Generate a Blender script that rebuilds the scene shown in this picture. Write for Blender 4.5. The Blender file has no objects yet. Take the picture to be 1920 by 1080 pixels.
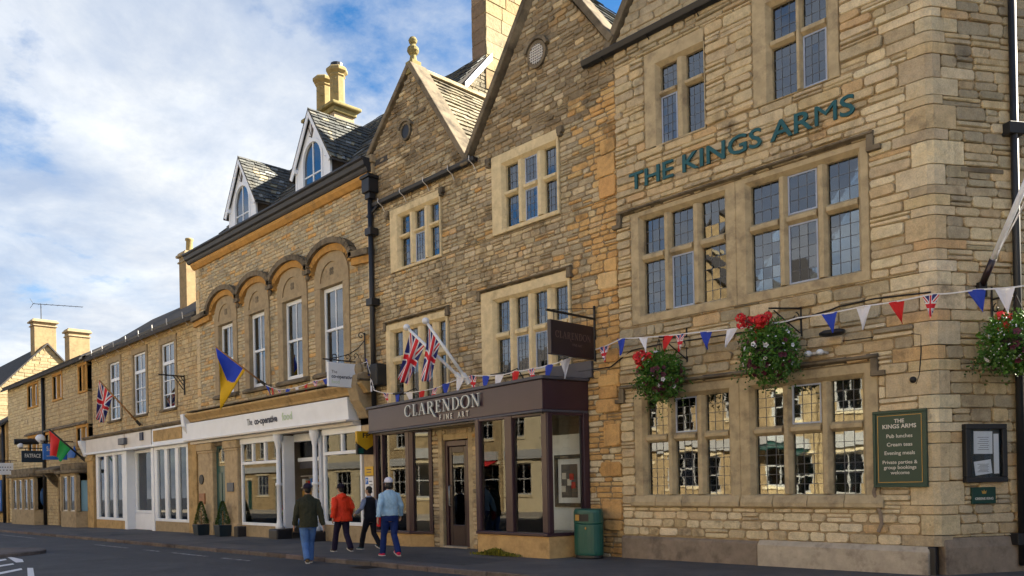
import bpy, bmesh, math, random
from mathutils import Vector, Matrix, noise as mnoise
R = random.Random(11)
rad = math.radians
scene = bpy.context.scene
COL = scene.collection

# ------------------------------------------------------------------ camera
# street frontage runs along X in the plane Y = 0; the camera stands across the road
F_PX, CX, CY, RHO = 1500., 960., 906., math.atan(.02)
AX, RX, CAM = (-.7203, .6937), (.6937, .7203), (0., -12.84, 1.5)
cd = bpy.data.cameras.new('camera'); cam = bpy.data.objects.new('camera', cd); COL.objects.link(cam)
cd.sensor_width = 36; cd.lens = 36*F_PX/1920; cd.clip_end = 3000
fw = Vector((AX[0], AX[1], 0)); rt = Vector((RX[0], RX[1], 0)); up = Vector((0, 0, 1))
RC, RS = math.cos(RHO), math.sin(RHO)
cr = rt*RC - up*RS; cu = up*RC + rt*RS
# principal point of the upright camera sits at (960, 906): lens shift instead of tilt
cam.matrix_world = Matrix(((cr.x, cu.x, -fw.x, CAM[0]), (cr.y, cu.y, -fw.y, CAM[1]), (cr.z, cu.z, -fw.z, CAM[2]), (0, 0, 0, 1)))
cd.shift_y = (CY-540)/1920.
scene.camera = cam
scene.render.resolution_x, scene.render.resolution_y = 1024, 576
scene.render.engine = 'CYCLES'
scene.view_settings.view_transform = 'Standard'; scene.view_settings.look = 'None'
scene.view_settings.gamma = 1; scene.view_settings.use_curve_mapping = False
scene.view_settings.exposure = 2.33

# ------------------------------------------------------------------ sky and sun
SUN_EL, SUN_AZ = rad(33), rad(31)          # azimuth from +Y towards +X
w = bpy.data.worlds.new('World'); scene.world = w; w.use_nodes = True
nt = w.node_tree; N = nt.nodes; L = nt.links; N.clear()
out = N.new('ShaderNodeOutputWorld'); bg = N.new('ShaderNodeBackground'); L.new(bg.outputs[0], out.inputs[0])
sky = N.new('ShaderNodeTexSky'); sky.sky_type = 'NISHITA'; sky.sun_disc = False
sky.sun_elevation = SUN_EL; sky.sun_rotation = SUN_AZ; sky.ozone_density = 2.2; sky.dust_density = .35; sky.air_density = .95
tc = N.new('ShaderNodeTexCoord'); sp = N.new('ShaderNodeSeparateXYZ'); L.new(tc.outputs['Generated'], sp.inputs[0])
def wm(op, a, b=None, clamp=False):
    n = N.new('ShaderNodeMath'); n.operation = op; n.use_clamp = clamp
    for i, v in enumerate((a, b)):
        if v is None: continue
        if isinstance(v, (int, float)): n.inputs[i].default_value = v
        else: L.new(v, n.inputs[i])
    return n.outputs[0]
zz = wm('ADD', wm('MAXIMUM', sp.outputs[2], 0.0), .22)
cb = N.new('ShaderNodeCombineXYZ'); L.new(wm('DIVIDE', sp.outputs[0], zz), cb.inputs[0]); L.new(wm('DIVIDE', sp.outputs[1], zz), cb.inputs[1])
def wnoise(scale, detail, rough, off, dist=0.0):
    mp = N.new('ShaderNodeMapping'); mp.inputs['Location'].default_value = off; L.new(cb.outputs[0], mp.inputs[0])
    n = N.new('ShaderNodeTexNoise'); n.inputs['Scale'].default_value = scale; n.inputs['Detail'].default_value = detail
    n.inputs['Roughness'].default_value = rough; n.inputs['Distortion'].default_value = dist
    L.new(mp.outputs[0], n.inputs['Vector']); return n.outputs['Fac']
def wramp(v, stops):
    r = N.new('ShaderNodeValToRGB'); e = r.color_ramp.elements
    while len(e) < len(stops): e.new(.5)
    for q, (p, c) in zip(e, stops):
        q.position = p; q.color = (c[0], c[1], c[2], 1)
    L.new(v, r.inputs[0]); return r.outputs[0]
cover = wm('ADD', wm('MULTIPLY', wnoise(1.35, 9, .60, (5.4, 3.35, 0), .22), .72), wm('MULTIPLY', wnoise(4.6, 7, .62, (7, 2, 1), .15), .28))
low = wm('MULTIPLY', wm('SUBTRACT', 1.0, wm('MULTIPLY', sp.outputs[2], 1.6), True), .16)      # cloud banks thicken towards the horizon
mask = wramp(wm('ADD', cover, low), [(.475, (0, 0, 0)), (.565, (.8, .8, .8)), (.68, (1, 1, 1))])
body = wramp(wnoise(2.6, 9, .62, (1.3, 5.2, 2), .2), [(.34, (1.12, 1.30, 1.62)), (.46, (1.46, 1.60, 1.82)), (.55, (1.76, 1.85, 1.97)), (.66, (2.2, 2.24, 2.28))])
mx = N.new('ShaderNodeMix'); mx.data_type = 'RGBA'; L.new(mask, mx.inputs[0])
sat = N.new('ShaderNodeHueSaturation'); sat.inputs['Saturation'].default_value = 1.32; sat.inputs['Value'].default_value = .42
L.new(sky.outputs[0], sat.inputs['Color']); L.new(sat.outputs[0], mx.inputs[6]); L.new(body, mx.inputs[7])
L.new(mx.outputs[2], bg.inputs[0]); bg.inputs[1].default_value = .10
sl = bpy.data.lights.new('sun', 'SUN'); so = bpy.data.objects.new('sun', sl); COL.objects.link(so)
sl.energy = 5.0; sl.angle = rad(.5); sl.color = (1, .90, .74)
sd = Vector((math.sin(SUN_AZ)*math.cos(SUN_EL), math.cos(SUN_AZ)*math.cos(SUN_EL), math.sin(SUN_EL)))
so.rotation_euler = sd.to_track_quat('Z', 'Y').to_euler()

# ------------------------------------------------------------------ helpers
def gz(x): return .008*(x+4.25)
def ray(px, py):
    du, dv = px-CX, py-CY
    u = du*RC-dv*RS; v = -du*RS-dv*RC
    return Vector((AX[0]*F_PX+RX[0]*u, AX[1]*F_PX+RX[1]*u, v))
def at(px, py, Y):
    """point of the upright plane Y = const seen at a photo pixel"""
    d = ray(px, py); t = (Y-CAM[1])/d.y
    return Vector(CAM)+d*t
def link(ob): COL.objects.link(ob); return ob
def par(o, p):
    if p is None: return o
    o.parent = p
    if p.type == 'EMPTY': o.matrix_parent_inverse = Matrix.Translation(-Vector(p.location))
    return o
def tag(o, label=None, cat=None, group=None, kind=None):
    for k, v in (('label', label), ('category', cat), ('group', group), ('kind', kind)):
        if v: o[k] = v
    return o
def thing(name, label, cat, loc=(0, 0, 0), group=None, kind=None):
    o = bpy.data.objects.new(name, None); o.location = loc; o.empty_display_size = .2
    return tag(link(o), label, cat, group, kind)

class MB:
    def __init__(s, M=None): s.v, s.f, s.m, s.c, s.M, s.mi, s.col, s.uv = [], [], [], [], M, 0, (.5, .5, .5), None
    def add(s, vs, fs, col=None):
        b = len(s.v)
        for p in vs:
            p = Vector(p); s.v.append(tuple(s.M @ p) if s.M else tuple(p))
        for f in fs: s.f.append(tuple(b+i for i in f)); s.m.append(s.mi)
        s.c += [col or s.col]*len(vs); return s
    def box(s, x0, x1, y0, y1, z0, z1, col=None):
        x0, x1 = min(x0, x1), max(x0, x1); y0, y1 = min(y0, y1), max(y0, y1); z0, z1 = min(z0, z1), max(z0, z1)
        return s.add([(x0, y0, z0), (x1, y0, z0), (x1, y1, z0), (x0, y1, z0), (x0, y0, z1), (x1, y0, z1), (x1, y1, z1), (x0, y1, z1)],
                     [(0, 3, 2, 1), (4, 5, 6, 7), (0, 1, 5, 4), (1, 2, 6, 5), (2, 3, 7, 6), (3, 0, 4, 7)], col)
    def quad(s, a, b, c, d, col=None): return s.add([a, b, c, d], [(0, 1, 2, 3)], col)
    def prism_y(s, poly, y0, y1, col=None):          # polygon in (x, z), extruded along y
        n = len(poly); ar = sum(poly[i][0]*poly[(i+1) % n][1]-poly[(i+1) % n][0]*poly[i][1] for i in range(n))
        if ar < 0: poly = poly[::-1]
        vs = [(x, y0, z) for x, z in poly]+[(x, y1, z) for x, z in poly]
        return s.add(vs, [tuple(range(n)), tuple(range(2*n-1, n-1, -1))]+[((i+1) % n, i, n+i, n+(i+1) % n) for i in range(n)], col)
    def prism_x(s, poly, x0, x1, col=None):          # polygon in (y, z)
        n = len(poly); ar = sum(poly[i][0]*poly[(i+1) % n][1]-poly[(i+1) % n][0]*poly[i][1] for i in range(n))
        if ar < 0: poly = poly[::-1]
        vs = [(x0, y, z) for y, z in poly]+[(x1, y, z) for y, z in poly]
        return s.add(vs, [tuple(range(n-1, -1, -1)), tuple(range(n, 2*n))]+[(i, (i+1) % n, n+(i+1) % n, n+i) for i in range(n)], col)
    def prism_z(s, poly, z0, z1, col=None):          # polygon in (x, y)
        n = len(poly); ar = sum(poly[i][0]*poly[(i+1) % n][1]-poly[(i+1) % n][0]*poly[i][1] for i in range(n))
        if ar < 0: poly = poly[::-1]
        vs = [(x, y, z0) for x, y in poly]+[(x, y, z1) for x, y in poly]
        return s.add(vs, [tuple(range(n-1, -1, -1)), tuple(range(n, 2*n))]+[(i, (i+1) % n, n+(i+1) % n, n+i) for i in range(n)], col)
    def tube(s, pts, r, n=8, col=None, caps=True):   # pts list, r scalar / list / list of (ra, rb)
        pts = [Vector(p) for p in pts]; rs = r if isinstance(r, (list, tuple)) else [r]*len(pts)
        vs, fs = [], []; ref = None
        for i, p in enumerate(pts):
            d = (pts[min(i+1, len(pts)-1)]-pts[max(i-1, 0)]).normalized()
            if ref is None: ref = Vector((1, 0, 0)) if abs(d.x) < .8 else Vector((0, 1, 0))
            a = (ref-d*ref.dot(d)).normalized(); ref = a; b = d.cross(a)
            ra, rb = rs[i] if isinstance(rs[i], (list, tuple)) else (rs[i], rs[i])
            vs += [p+a*ra*math.cos(2*math.pi*k/n)+b*rb*math.sin(2*math.pi*k/n) for k in range(n)]
        for i in range(len(pts)-1):
            for k in range(n):
                k2 = (k+1) % n; fs.append((i*n+k, i*n+k2, (i+1)*n+k2, (i+1)*n+k))
        if caps: fs += [tuple(range(n-1, -1, -1)), tuple(range((len(pts)-1)*n, len(pts)*n))]
        return s.add(vs, fs, col)
    def lathe(s, cx, cy, prof, n=16, col=None, rot=0):      # prof: (radius, z)
        vs, fs = [], []
        for r, z in prof: vs += [(cx+r*math.cos(rot+2*math.pi*k/n), cy+r*math.sin(rot+2*math.pi*k/n), z) for k in range(n)]
        for i in range(len(prof)-1):
            for k in range(n):
                k2 = (k+1) % n; fs.append((i*n+k, i*n+k2, (i+1)*n+k2, (i+1)*n+k))
        fs += [tuple(range(n-1, -1, -1)), tuple(range((len(prof)-1)*n, len(prof)*n))]
        return s.add(vs, fs, col)
    def ball(s, c, rx, ry=None, rz=None, n=10, m=7, col=None):
        ry = ry or rx; rz = rz or rx; vs = [(c[0], c[1], c[2]-rz)]; fs = []
        for i in range(1, m):
            a = -math.pi/2+math.pi*i/m
            vs += [(c[0]+rx*math.cos(a)*math.cos(2*math.pi*k/n), c[1]+ry*math.cos(a)*math.sin(2*math.pi*k/n), c[2]+rz*math.sin(a)) for k in range(n)]
        vs.append((c[0], c[1], c[2]+rz)); t = len(vs)-1
        for k in range(n):
            k2 = (k+1) % n; fs.append((0, 1+k2, 1+k)); fs.append((t, 1+(m-2)*n+k, 1+(m-2)*n+k2))
            for i in range(m-2): fs.append((1+i*n+k, 1+i*n+k2, 1+(i+1)*n+k2, 1+(i+1)*n+k))
        return s.add(vs, fs, col)
    def mesh(s, name, mats, smooth=False, colattr=False):
        me = bpy.data.meshes.new(name); me.from_pydata(s.v, [], s.f)
        for m in (mats if isinstance(mats, (list, tuple)) else [mats]): me.materials.append(m)
        if any(s.m): me.polygons.foreach_set('material_index', s.m)
        if smooth: me.polygons.foreach_set('use_smooth', [True]*len(s.f))
        if colattr:
            a = me.attributes.new('col', 'FLOAT_COLOR', 'POINT')
            a.data.foreach_set('color', [q for c in s.c for q in (c[0], c[1], c[2], 1)])
        if s.uv:
            ul = me.uv_layers.new(name='UVMap')
            for lp in me.loops: ul.data[lp.index].uv = s.uv[lp.vertex_index]
        me.update(); return me
    def build(s, name, mats, parent=None, smooth=False, bevel=0, colattr=False, **tg):
        o = link(bpy.data.objects.new(name, s.mesh(name, mats, smooth, colattr)))
        if bevel:
            b = o.modifiers.new('bevel', 'BEVEL'); b.width = bevel; b.segments = 2; b.limit_method = 'ANGLE'; b.angle_limit = rad(40)
        par(o, parent); tag(o, tg.get('label'), tg.get('cat'), tg.get('group'), tg.get('kind')); return o

# ------------------------------------------------------------------ materials
def nodes(name):
    m = bpy.data.materials.new(name); m.use_nodes = True; t = m.node_tree
    return m, t, t.nodes, t.links, t.nodes['Principled BSDF']
def tnoise(t, scale, detail=4, rough=.55, vec=None, coord='Object'):
    n = t.nodes.new('ShaderNodeTexNoise'); n.inputs['Scale'].default_value = scale; n.inputs['Detail'].default_value = detail; n.inputs['Roughness'].default_value = rough
    if vec is None:
        tcn = t.nodes.new('ShaderNodeTexCoord'); vec = tcn.outputs[coord]
    t.links.new(vec, n.inputs['Vector']); return n.outputs['Fac']
def tramp(t, v, stops):
    r = t.nodes.new('ShaderNodeValToRGB'); e = r.color_ramp.elements
    while len(e) < len(stops): e.new(.5)
    for q, (p, c) in zip(e, stops): q.position = p; q.color = (*(c if isinstance(c, (tuple, list)) else (c, c, c)), 1)
    t.links.new(v, r.inputs[0]); return r.outputs[0]
def tmix(t, fac, a, b, mode='MIX'):
    n = t.nodes.new('ShaderNodeMix'); n.data_type = 'RGBA'; n.blend_type = mode
    for i, v in ((0, fac), (6, a), (7, b)):
        if isinstance(v, (int, float)): n.inputs[i].default_value = v
        elif isinstance(v, tuple): n.inputs[i].default_value = (*v, 1)
        else: t.links.new(v, n.inputs[i])
    return n.outputs[2]
def tbump(t, b, h, strength, dist=.01):
    n = t.nodes.new('ShaderNodeBump'); n.inputs['Strength'].default_value = strength; n.inputs['Distance'].default_value = dist
    t.links.new(h, n.inputs['Height']); t.links.new(n.outputs[0], b.inputs['Normal'])
def pm(name, col, rough=.6, var=.18, vs=3, bs=60, bump=.15, spec=.4, metal=0):
    """painted / plain surface: base colour with mild wear, fine relief"""
    m, t, n, l, b = nodes(name)
    f = tramp(t, tnoise(t, vs, 5, .6), [(.3, 1-var), (.7, 1+var*.4)])
    l.new(tmix(t, 1.0, col, f, 'MULTIPLY'), b.inputs['Base Color'])
    b.inputs['Roughness'].default_value = rough; b.inputs['Specular IOR Level'].default_value = spec; b.inputs['Metallic'].default_value = metal
    if bump: tbump(t, b, tnoise(t, bs, 4), bump)
    return m
def stone_mat(name, lichen=.25, lcol=(.075, .06, .045), pale=.0, bump=.5):
    """stone coloured per piece by the attribute col, with grain, pits and lichen blotches"""
    m, t, n, l, b = nodes(name)
    at_ = n.new('ShaderNodeAttribute'); at_.attribute_name = 'col'
    g = tramp(t, tnoise(t, 7, 6, .65), [(.25, .72), (.5, 1.0), (.8, 1.22)])
    c = tmix(t, 1.0, at_.outputs['Color'], g, 'MULTIPLY')
    fine = tramp(t, tnoise(t, 55, 3, .6), [(.3, .82), (.6, 1.06)])
    c = tmix(t, 1.0, c, fine, 'MULTIPLY')
    big = tnoise(t, 1.1, 7, .68)
    lm = tramp(t, big, [(.60-lichen*.35, 0.0), (.76-lichen*.30, .85)])
    c = tmix(t, lm, c, lcol)
    sp_ = tramp(t, tnoise(t, 13, 5, .7), [(.66, 0.0), (.72, .55)])
    c = tmix(t, sp_, c, (.42, .39, .31))
    tcs = n.new('ShaderNodeTexCoord'); mps = n.new('ShaderNodeMapping'); mps.inputs['Scale'].default_value = (2.6, 2.6, .22); l.new(tcs.outputs['Object'], mps.inputs[0])
    streak = tnoise(t, 1.0, 6, .7, mps.outputs[0]); sm_ = tramp(t, streak, [(.56, 0.0), (.72, .62)])
    c = tmix(t, sm_, c, tmix(t, .55, c, lcol))
    gold = tramp(t, tnoise(t, 1.7, 5, .6), [(.55, 0.0), (.72, .35)]); c = tmix(t, gold, c, tmix(t, 1.0, c, (1.12, .92, .62), 'MULTIPLY'))
    l.new(c, b.inputs['Base Color']); b.inputs['Roughness'].default_value = .92; b.inputs['Specular IOR Level'].default_value = .15
    hb = n.new('ShaderNodeMath'); hb.operation = 'MULTIPLY_ADD'; hb.inputs[1].default_value = .45; l.new(tnoise(t, 38, 6, .7), hb.inputs[0]); l.new(tnoise(t, 11, 5, .6), hb.inputs[2])
    tbump(t, b, hb.outputs[0], bump*1.25, .05)
    return m
def glass_mat(name, ior=1.9, tint=(.75, .8, .8), wob=.0, extra=0.0):
    m, t, n, l, b = nodes(name); n.remove(b); o = n['Material Output']
    tr = n.new('ShaderNodeBsdfTransparent'); tr.inputs[0].default_value = (*tint, 1)
    gl = n.new('ShaderNodeBsdfGlossy'); gl.inputs['Roughness'].default_value = .015; gl.inputs['Color'].default_value = (.93, .96, 1, 1)
    fr = n.new('ShaderNodeFresnel'); fr.inputs[0].default_value = ior
    if wob:
        bp = n.new('ShaderNodeBump'); bp.inputs['Strength'].default_value = wob; bp.inputs['Distance'].default_value = .02
        l.new(tnoise(t, 5, 2), bp.inputs['Height']); l.new(bp.outputs[0], gl.inputs['Normal'])
    ms = n.new('ShaderNodeMixShader')
    if extra:
        ad = n.new('ShaderNodeMath'); ad.inputs[1].default_value = extra; l.new(fr.outputs[0], ad.inputs[0]); l.new(ad.outputs[0], ms.inputs[0])
    else: l.new(fr.outputs[0], ms.inputs[0])
    l.new(tr.outputs[0], ms.inputs[1]); l.new(gl.outputs[0], ms.inputs[2]); l.new(ms.outputs[0], o.inputs[0]); return m

M = {}
M['pub_stone'] = stone_mat('pub_stone', .10)
M['gal_stone'] = stone_mat('gallery_stone', .30, (.085, .066, .045))
M['coop_stone'] = stone_mat('grocery_stone', .16, (.10, .082, .06))
M['buff_stone'] = stone_mat('buff_stone', .10, bump=.35)
M['far_stone'] = stone_mat('far_stone', .12, bump=.4)
M['mortar'] = pm('mortar', (.38, .295, .18), .95, .45, 5, 30, .6, .1)
M['mortar_dark'] = pm('mortar_dark', (.29, .228, .145), .95, .45, 3, 30, .6, .1)
def dressed(name, col, dirt=(.10, .08, .055), amt=.5, spots=True):
    m, t, n, l, b = nodes(name)
    c = tmix(t, 1.0, col, tramp(t, tnoise(t, 5, 6, .65), [(.25, .75), (.7, 1.12)]), 'MULTIPLY')
    d = tramp(t, tnoise(t, 2.2, 8, .7), [(.58-amt*.12, 0.0), (.78-amt*.1, .8)])
    c = tmix(t, d, c, dirt); l.new(c, b.inputs['Base Color']); b.inputs['Roughness'].default_value = .9; b.inputs['Specular IOR Level'].default_value = .15
    tbump(t, b, tnoise(t, 35, 7, .7), .35, .015); return m
M['frame_pub'] = dressed('weathered_frame_stone', (.46, .375, .235), (.14, .115, .085), .7)
M['frame_gal'] = dressed('cream_frame_stone', (.66, .55, .34), (.24, .19, .11), .25)
M['frame_coop'] = dressed('grey_buff_stone', (.36, .285, .18), (.13, .105, .075), .45)
M['orange_stone'] = dressed('orange_stone', (.48, .27, .085), (.2, .14, .08), .3)
M['drip'] = dressed('blackened_stone', (.20, .165, .115), (.035, .031, .027), 1.1)
M['plinth_grey'] = dressed('grey_render', (.46, .405, .32), (.12, .10, .08), .5)
M['plinth_brown'] = dressed('brown_render', (.25, .205, .16), (.075, .06, .05), .7)
M['smooth_gold'] = dressed('smooth_gold_stone', (.52, .35, .16), (.28, .18, .08), .4)
M['slate'] = stone_mat('stone_slate', .2, (.03, .028, .027), bump=.5)
M['roof'] = dressed('dark_roof', (.075, .07, .066), (.035, .033, .03), .6)
M['lead'] = pm('lead_came', (.10, .11, .13), .5, .2, bump=0)
M['casement'] = pm('grey_blue_casement_paint', (.36, .42, .55), .45, .15, bump=.05)
M['white'] = pm('white_paint', (.74, .79, .86), .4, .07, 2, 40, .04)
M['offwhite'] = pm('off_white_paint', (.62, .60, .57), .45, .12, 2, 40, .05)
M['black'] = pm('black_paint', (.012, .013, .016), .5, .2, bump=.05, spec=.5)
M['iron'] = pm('black_iron', (.015, .014, .014), .5, .2)
M['aubergine'] = pm('aubergine_paint', (.044, .020, .030), .32, .15, 2, 40, .04, .5)
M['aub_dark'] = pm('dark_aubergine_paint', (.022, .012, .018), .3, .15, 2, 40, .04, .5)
M['green_sign'] = pm('dark_green_paint', (.006, .045, .034), .35, .15, 2, bump=.03)
M['green_letter'] = pm('green_letter_paint', (.008, .085, .10), .4, .1, bump=.03)
M['gold'] = pm('gold_paint', (.45, .27, .06), .4, .1, bump=0)
M['silver'] = pm('silver_letter', (.42, .46, .48), .3, .08, bump=0, metal=.35)
M['cream'] = pm('cream_letter', (.62, .61, .56), .5, .05, bump=0)
M['teal'] = pm('teal_door_paint', (.01, .07, .075), .3, .1, bump=.03)
M['bin'] = pm('green_plastic', (.008, .085, .066), .38, .15, 2, 80, .06, .5)
M['wood'] = pm('oak_frame', (.33, .17, .06), .6, .25, 4)
M['paper'] = pm('paper', (.74, .76, .80), .7, .04, bump=0)
M['glass'] = glass_mat('leaded_glass', 2.1, (.55, .6, .6), .010, .03)
M['glass_shop'] = glass_mat('shop_glass', 1.45, (.93, .95, .95), 0, .015)
M['glass_food'] = glass_mat('food_shop_glass', 1.3, (.94, .96, .97), 0, .01)
M['glass_case'] = glass_mat('case_glass', 1.25, (.96, .97, .97), 0, 0)
M['glass_sash'] = glass_mat('sash_glass', 2.2, (.6, .65, .65), .03, .04)
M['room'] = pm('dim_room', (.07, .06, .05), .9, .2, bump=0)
M['room_pale'] = pm('pale_room', (.34, .31, .27), .9, .1, bump=0)
M['curtain'] = pm('net_curtain', (.55, .54, .50), .9, .2, 6, bump=.1)
M['red'] = pm('red_cloth', (.55, .018, .02), .75, .1, bump=.1)
M['blue'] = pm('blue_cloth', (.02, .055, .42), .75, .1, bump=.1)
M['wcloth'] = pm('white_cloth', (.70, .72, .80), .75, .08, bump=.1)
M['rope'] = pm('white_tape', (.68, .68, .70), .8, .1, bump=0)
M['yellowp'] = pm('yellow_paint', (.60, .36, .015), .5, .1, bump=0)
M['bluep'] = pm('blue_paint', (.03, .16, .55), .5, .1, bump=0)

# ------------------------------------------------------------------ text
def text_mesh(s, size=1, extrude=0.0, offset=0.0):
    cu_ = bpy.data.curves.new('lettering', 'FONT'); cu_.body = s; cu_.size = size; cu_.extrude = extrude; cu_.offset = offset; cu_.resolution_u = 3
    ob = bpy.data.objects.new('lettering', cu_); me = bpy.data.meshes.new_from_object(ob)
    bpy.data.objects.remove(ob); bpy.data.curves.remove(cu_)
    return me
def ext(me):
    xs = [v.co.x for v in me.vertices]; ys = [v.co.y for v in me.vertices]
    return min(xs), max(xs), min(ys), max(ys)
def place_text(me, x0, x1, z0, z1, y, name, mat, parent, FR=None, depth=.0, keep=None):
    """fit flat text mesh into the rectangle x0..x1, z0..z1 of an upright plane"""
    a, b, c, d = keep or ext(me)
    sx = (x1-x0)/(b-a); sz = (z1-z0)/(d-c)
    for v in me.vertices:
        p = Vector((x0+(v.co.x-a)*sx, y-v.co.z, z0+(v.co.y-c)*sz)); v.co = FR @ p if FR else p
    me.materials.clear(); me.materials.append(mat); me.name = name
    return par(link(bpy.data.objects.new(name, me)), parent)
def text_line(s, xc, z0, h, y, name, mat, parent, FR=None, wmax=None, extrude=.002, offset=0.0, sx=1.0):
    me = text_mesh(s, 1, extrude, offset); ref = text_mesh('H', 1); _, _, c, d = ext(ref); a, b, c2, d2 = ext(me)
    k = h/(d-c); wd = (b-a)*k*sx
    if wmax and wd > wmax: wd = wmax
    return place_text(me, xc-wd/2, xc+wd/2, z0+(c2-c)*k, z0+(d2-c)*k, y, name, mat, parent, FR)
# serif capitals drawn from strokes: (x0, z0, x1, z1, width) bars and ('a', cx, cz, rx, rz, from, to, thin, thick) arcs
TK, TN = .15, .05
def serif_mesh(word, depth, gap=.16):
    G = {'C': (.80, [('a', .42, .5, .38, .48, 42, 318, TN, TK), (.705, .64, .735, .9, .05), (.69, .2, .735, .32, .05)]),
         'L': (.62, [(.2, 0, .2, 1, TK), (.02, .02, .56, .02, TN), (.56, 0, .6, .26, .05), (.06, .98, .34, .98, TN)]),
         'A': (.86, [(.12, 0, .43, 1, TN), (.43, 1, .74, 0, TK), (.24, .36, .63, .36, TN), (.0, .02, .24, .02, TN), (.58, .02, .88, .02, TN)]),
         'R': (.84, [(.2, 0, .2, 1, TK), ('a', .38, .74, .27, .24, -90, 90, TN, TK), (.1, .98, .4, .98, TN), (.2, .5, .4, .5, TN), (.42, .5, .62, .12, TK), (.62, .12, .92, -.30, .12), (.88, -.27, 1.05, -.36, .05), (.04, .02, .34, .02, TN)]),
         'E': (.66, [(.2, 0, .2, 1, TK), (.04, .02, .58, .02, TN), (.04, .98, .56, .98, TN), (.2, .52, .46, .52, TN), (.58, 0, .62, .24, .05), (.56, 1, .57, .78, .05), (.46, .43, .46, .61, .05)]),
         'N': (.88, [(.16, 0, .16, 1, TN), (.13, 1, .74, 0, TK), (.74, 0, .74, 1, TN), (.02, .02, .3, .02, TN), (.0, .98, .2, .98, TN), (.6, .98, .88, .98, TN)]),
         'D': (.86, [(.2, 0, .2, 1, TK), ('a', .34, .5, .44, .48, -90, 90, TN, TK), (.04, .02, .36, .02, TN), (.04, .98, .36, .98, TN)]),
         'O': (.90, [('a', .45, .5, .42, .49, 0, 360, TN, TK)])}
    out_ = []; x = 0
    for ch in word:
        mb = MB(); wd, st = G[ch]
        def bar(x0, z0, x1, z1, wdt, k):
            d = Vector((x1-x0, z1-z0)); n = Vector((-d.y, d.x)).normalized()*wdt/2
            p = [(x+x0+n.x, z0+n.y), (x+x0-n.x, z0-n.y), (x+x1-n.x, z1-n.y), (x+x1+n.x, z1+n.y)]
            mb.prism_y(p, -depth-k*.0007, 0)
        for k, s in enumerate(st):
            if s[0] == 'a':
                _, cx, cz, rx, rz, a0, a1, tn, tk = s; m_ = max(8, int(abs(a1-a0)/14))
                ring = []
                for i in range(m_+1):
                    a = rad(a0+(a1-a0)*i/m_); th = tn+(tk-tn)*abs(math.cos(a))
                    ring.append((a, th))
                for i in range(m_):
                    q = []
                    for (a, th), sg in ((ring[i], 1), (ring[i+1], 1), (ring[i+1], -1), (ring[i], -1)):
                        q.append((x+cx+(rx+sg*th/2)*math.cos(a), cz+(rz+sg*th*.5)*math.sin(a)))
                    mb.prism_y(q, -depth-k*.0007, 0)
            else: bar(*s, k)
        out_.append((ch, mb)); x += wd+gap
    return out_, x-gap
def place_serif(word, p0, p1, z0, h, name, mat, parent, depth):
    """word along the plan line p0 -> p1 (x, y), base z0, cap height h"""
    lt, wd = serif_mesh(word, 1.0); d = Vector((p1[0]-p0[0], p1[1]-p0[1])); ln = d.length; d.normalize(); nrm = Vector((d.y, -d.x))
    for ch, mb in lt:
        mb.v = [tuple(Vector((p0[0]+d.x*x/wd*ln+nrm.x*-y*depth, p0[1]+d.y*x/wd*ln+nrm.y*-y*depth, z0+z*h))) for x, y, z in mb.v]
        mb.build(name, mat, parent)

# ------------------------------------------------------------------ masonry
def jit(c, r, k=.12):
    f = 1+r.uniform(-k, k); return (c[0]*f*(1+r.uniform(-.04, .04)), c[1]*f, c[2]*f*(1+r.uniform(-.06, .06)))
def _pick(r, pal):
    t = r.random()*sum(p[0] for p in pal)
    for wt, c in pal:
        t -= wt
        if t <= 0: return jit(c, r)
    return jit(pal[-1][1], r)
def pick(r, pal, k=.46):
    c = _pick(r, pal); n = sum(p[0] for p in pal); a = [sum(p[0]*p[1][i] for p in pal)/n for i in range(3)]
    q = [1.44*(a[i]+(c[i]-a[i])*k) for i in range(3)]; g = .35*q[0]+.5*q[1]+.15*q[2]
    q = (q[0]*.965, q[1]*1.015, q[2]*.99); return tuple(v+(g-v)*.13 for v in q)
def stone_piece(mb, r, xa, xb, za, zb, d, ring, col, base=.03, e=.012):
    w_, h_ = xb-xa, zb-za; c = min(.035, .28*h_, .2*w_)
    if ring == 8:
        o = [(xa+c, za), (xb-c, za), (xb, za+c), (xb, zb-c), (xb-c, zb), (xa+c, zb), (xa, zb-c), (xa, za+c)]
        j = min(.010, .08*h_); o = [(x+r.uniform(-j, j), z+r.uniform(-j, j)) for x, z in o]
    else:
        j = min(.010, .09*h_); o = [(x+r.uniform(-j, j), z+r.uniform(-j, j)) for x, z in ((xa, za), (xb, za), (xb, zb), (xa, zb))]
    n = len(o); cx, cz = (xa+xb)/2, (za+zb)/2
    tx, tz = r.uniform(-.012, .012)/max(w_, .1), r.uniform(-.012, .012)/max(h_, .08)
    vs = [(x, base, z) for x, z in o]+[(x, -d*.45, z) for x, z in o]
    fx, fz = 1-2*e/w_, 1-2*e/h_
    vs += [(cx+(x-cx)*fx, -d+tx*(x-cx)+tz*(z-cz), cz+(z-cz)*fz) for x, z in o]
    fs = [(k*n+i, k*n+(i+1) % n, (k+1)*n+(i+1) % n, (k+1)*n+i) for k in (0, 1) for i in range(n)]+[tuple(range(2*n, 3*n))]
    mb.add(vs, fs, col)
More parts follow.
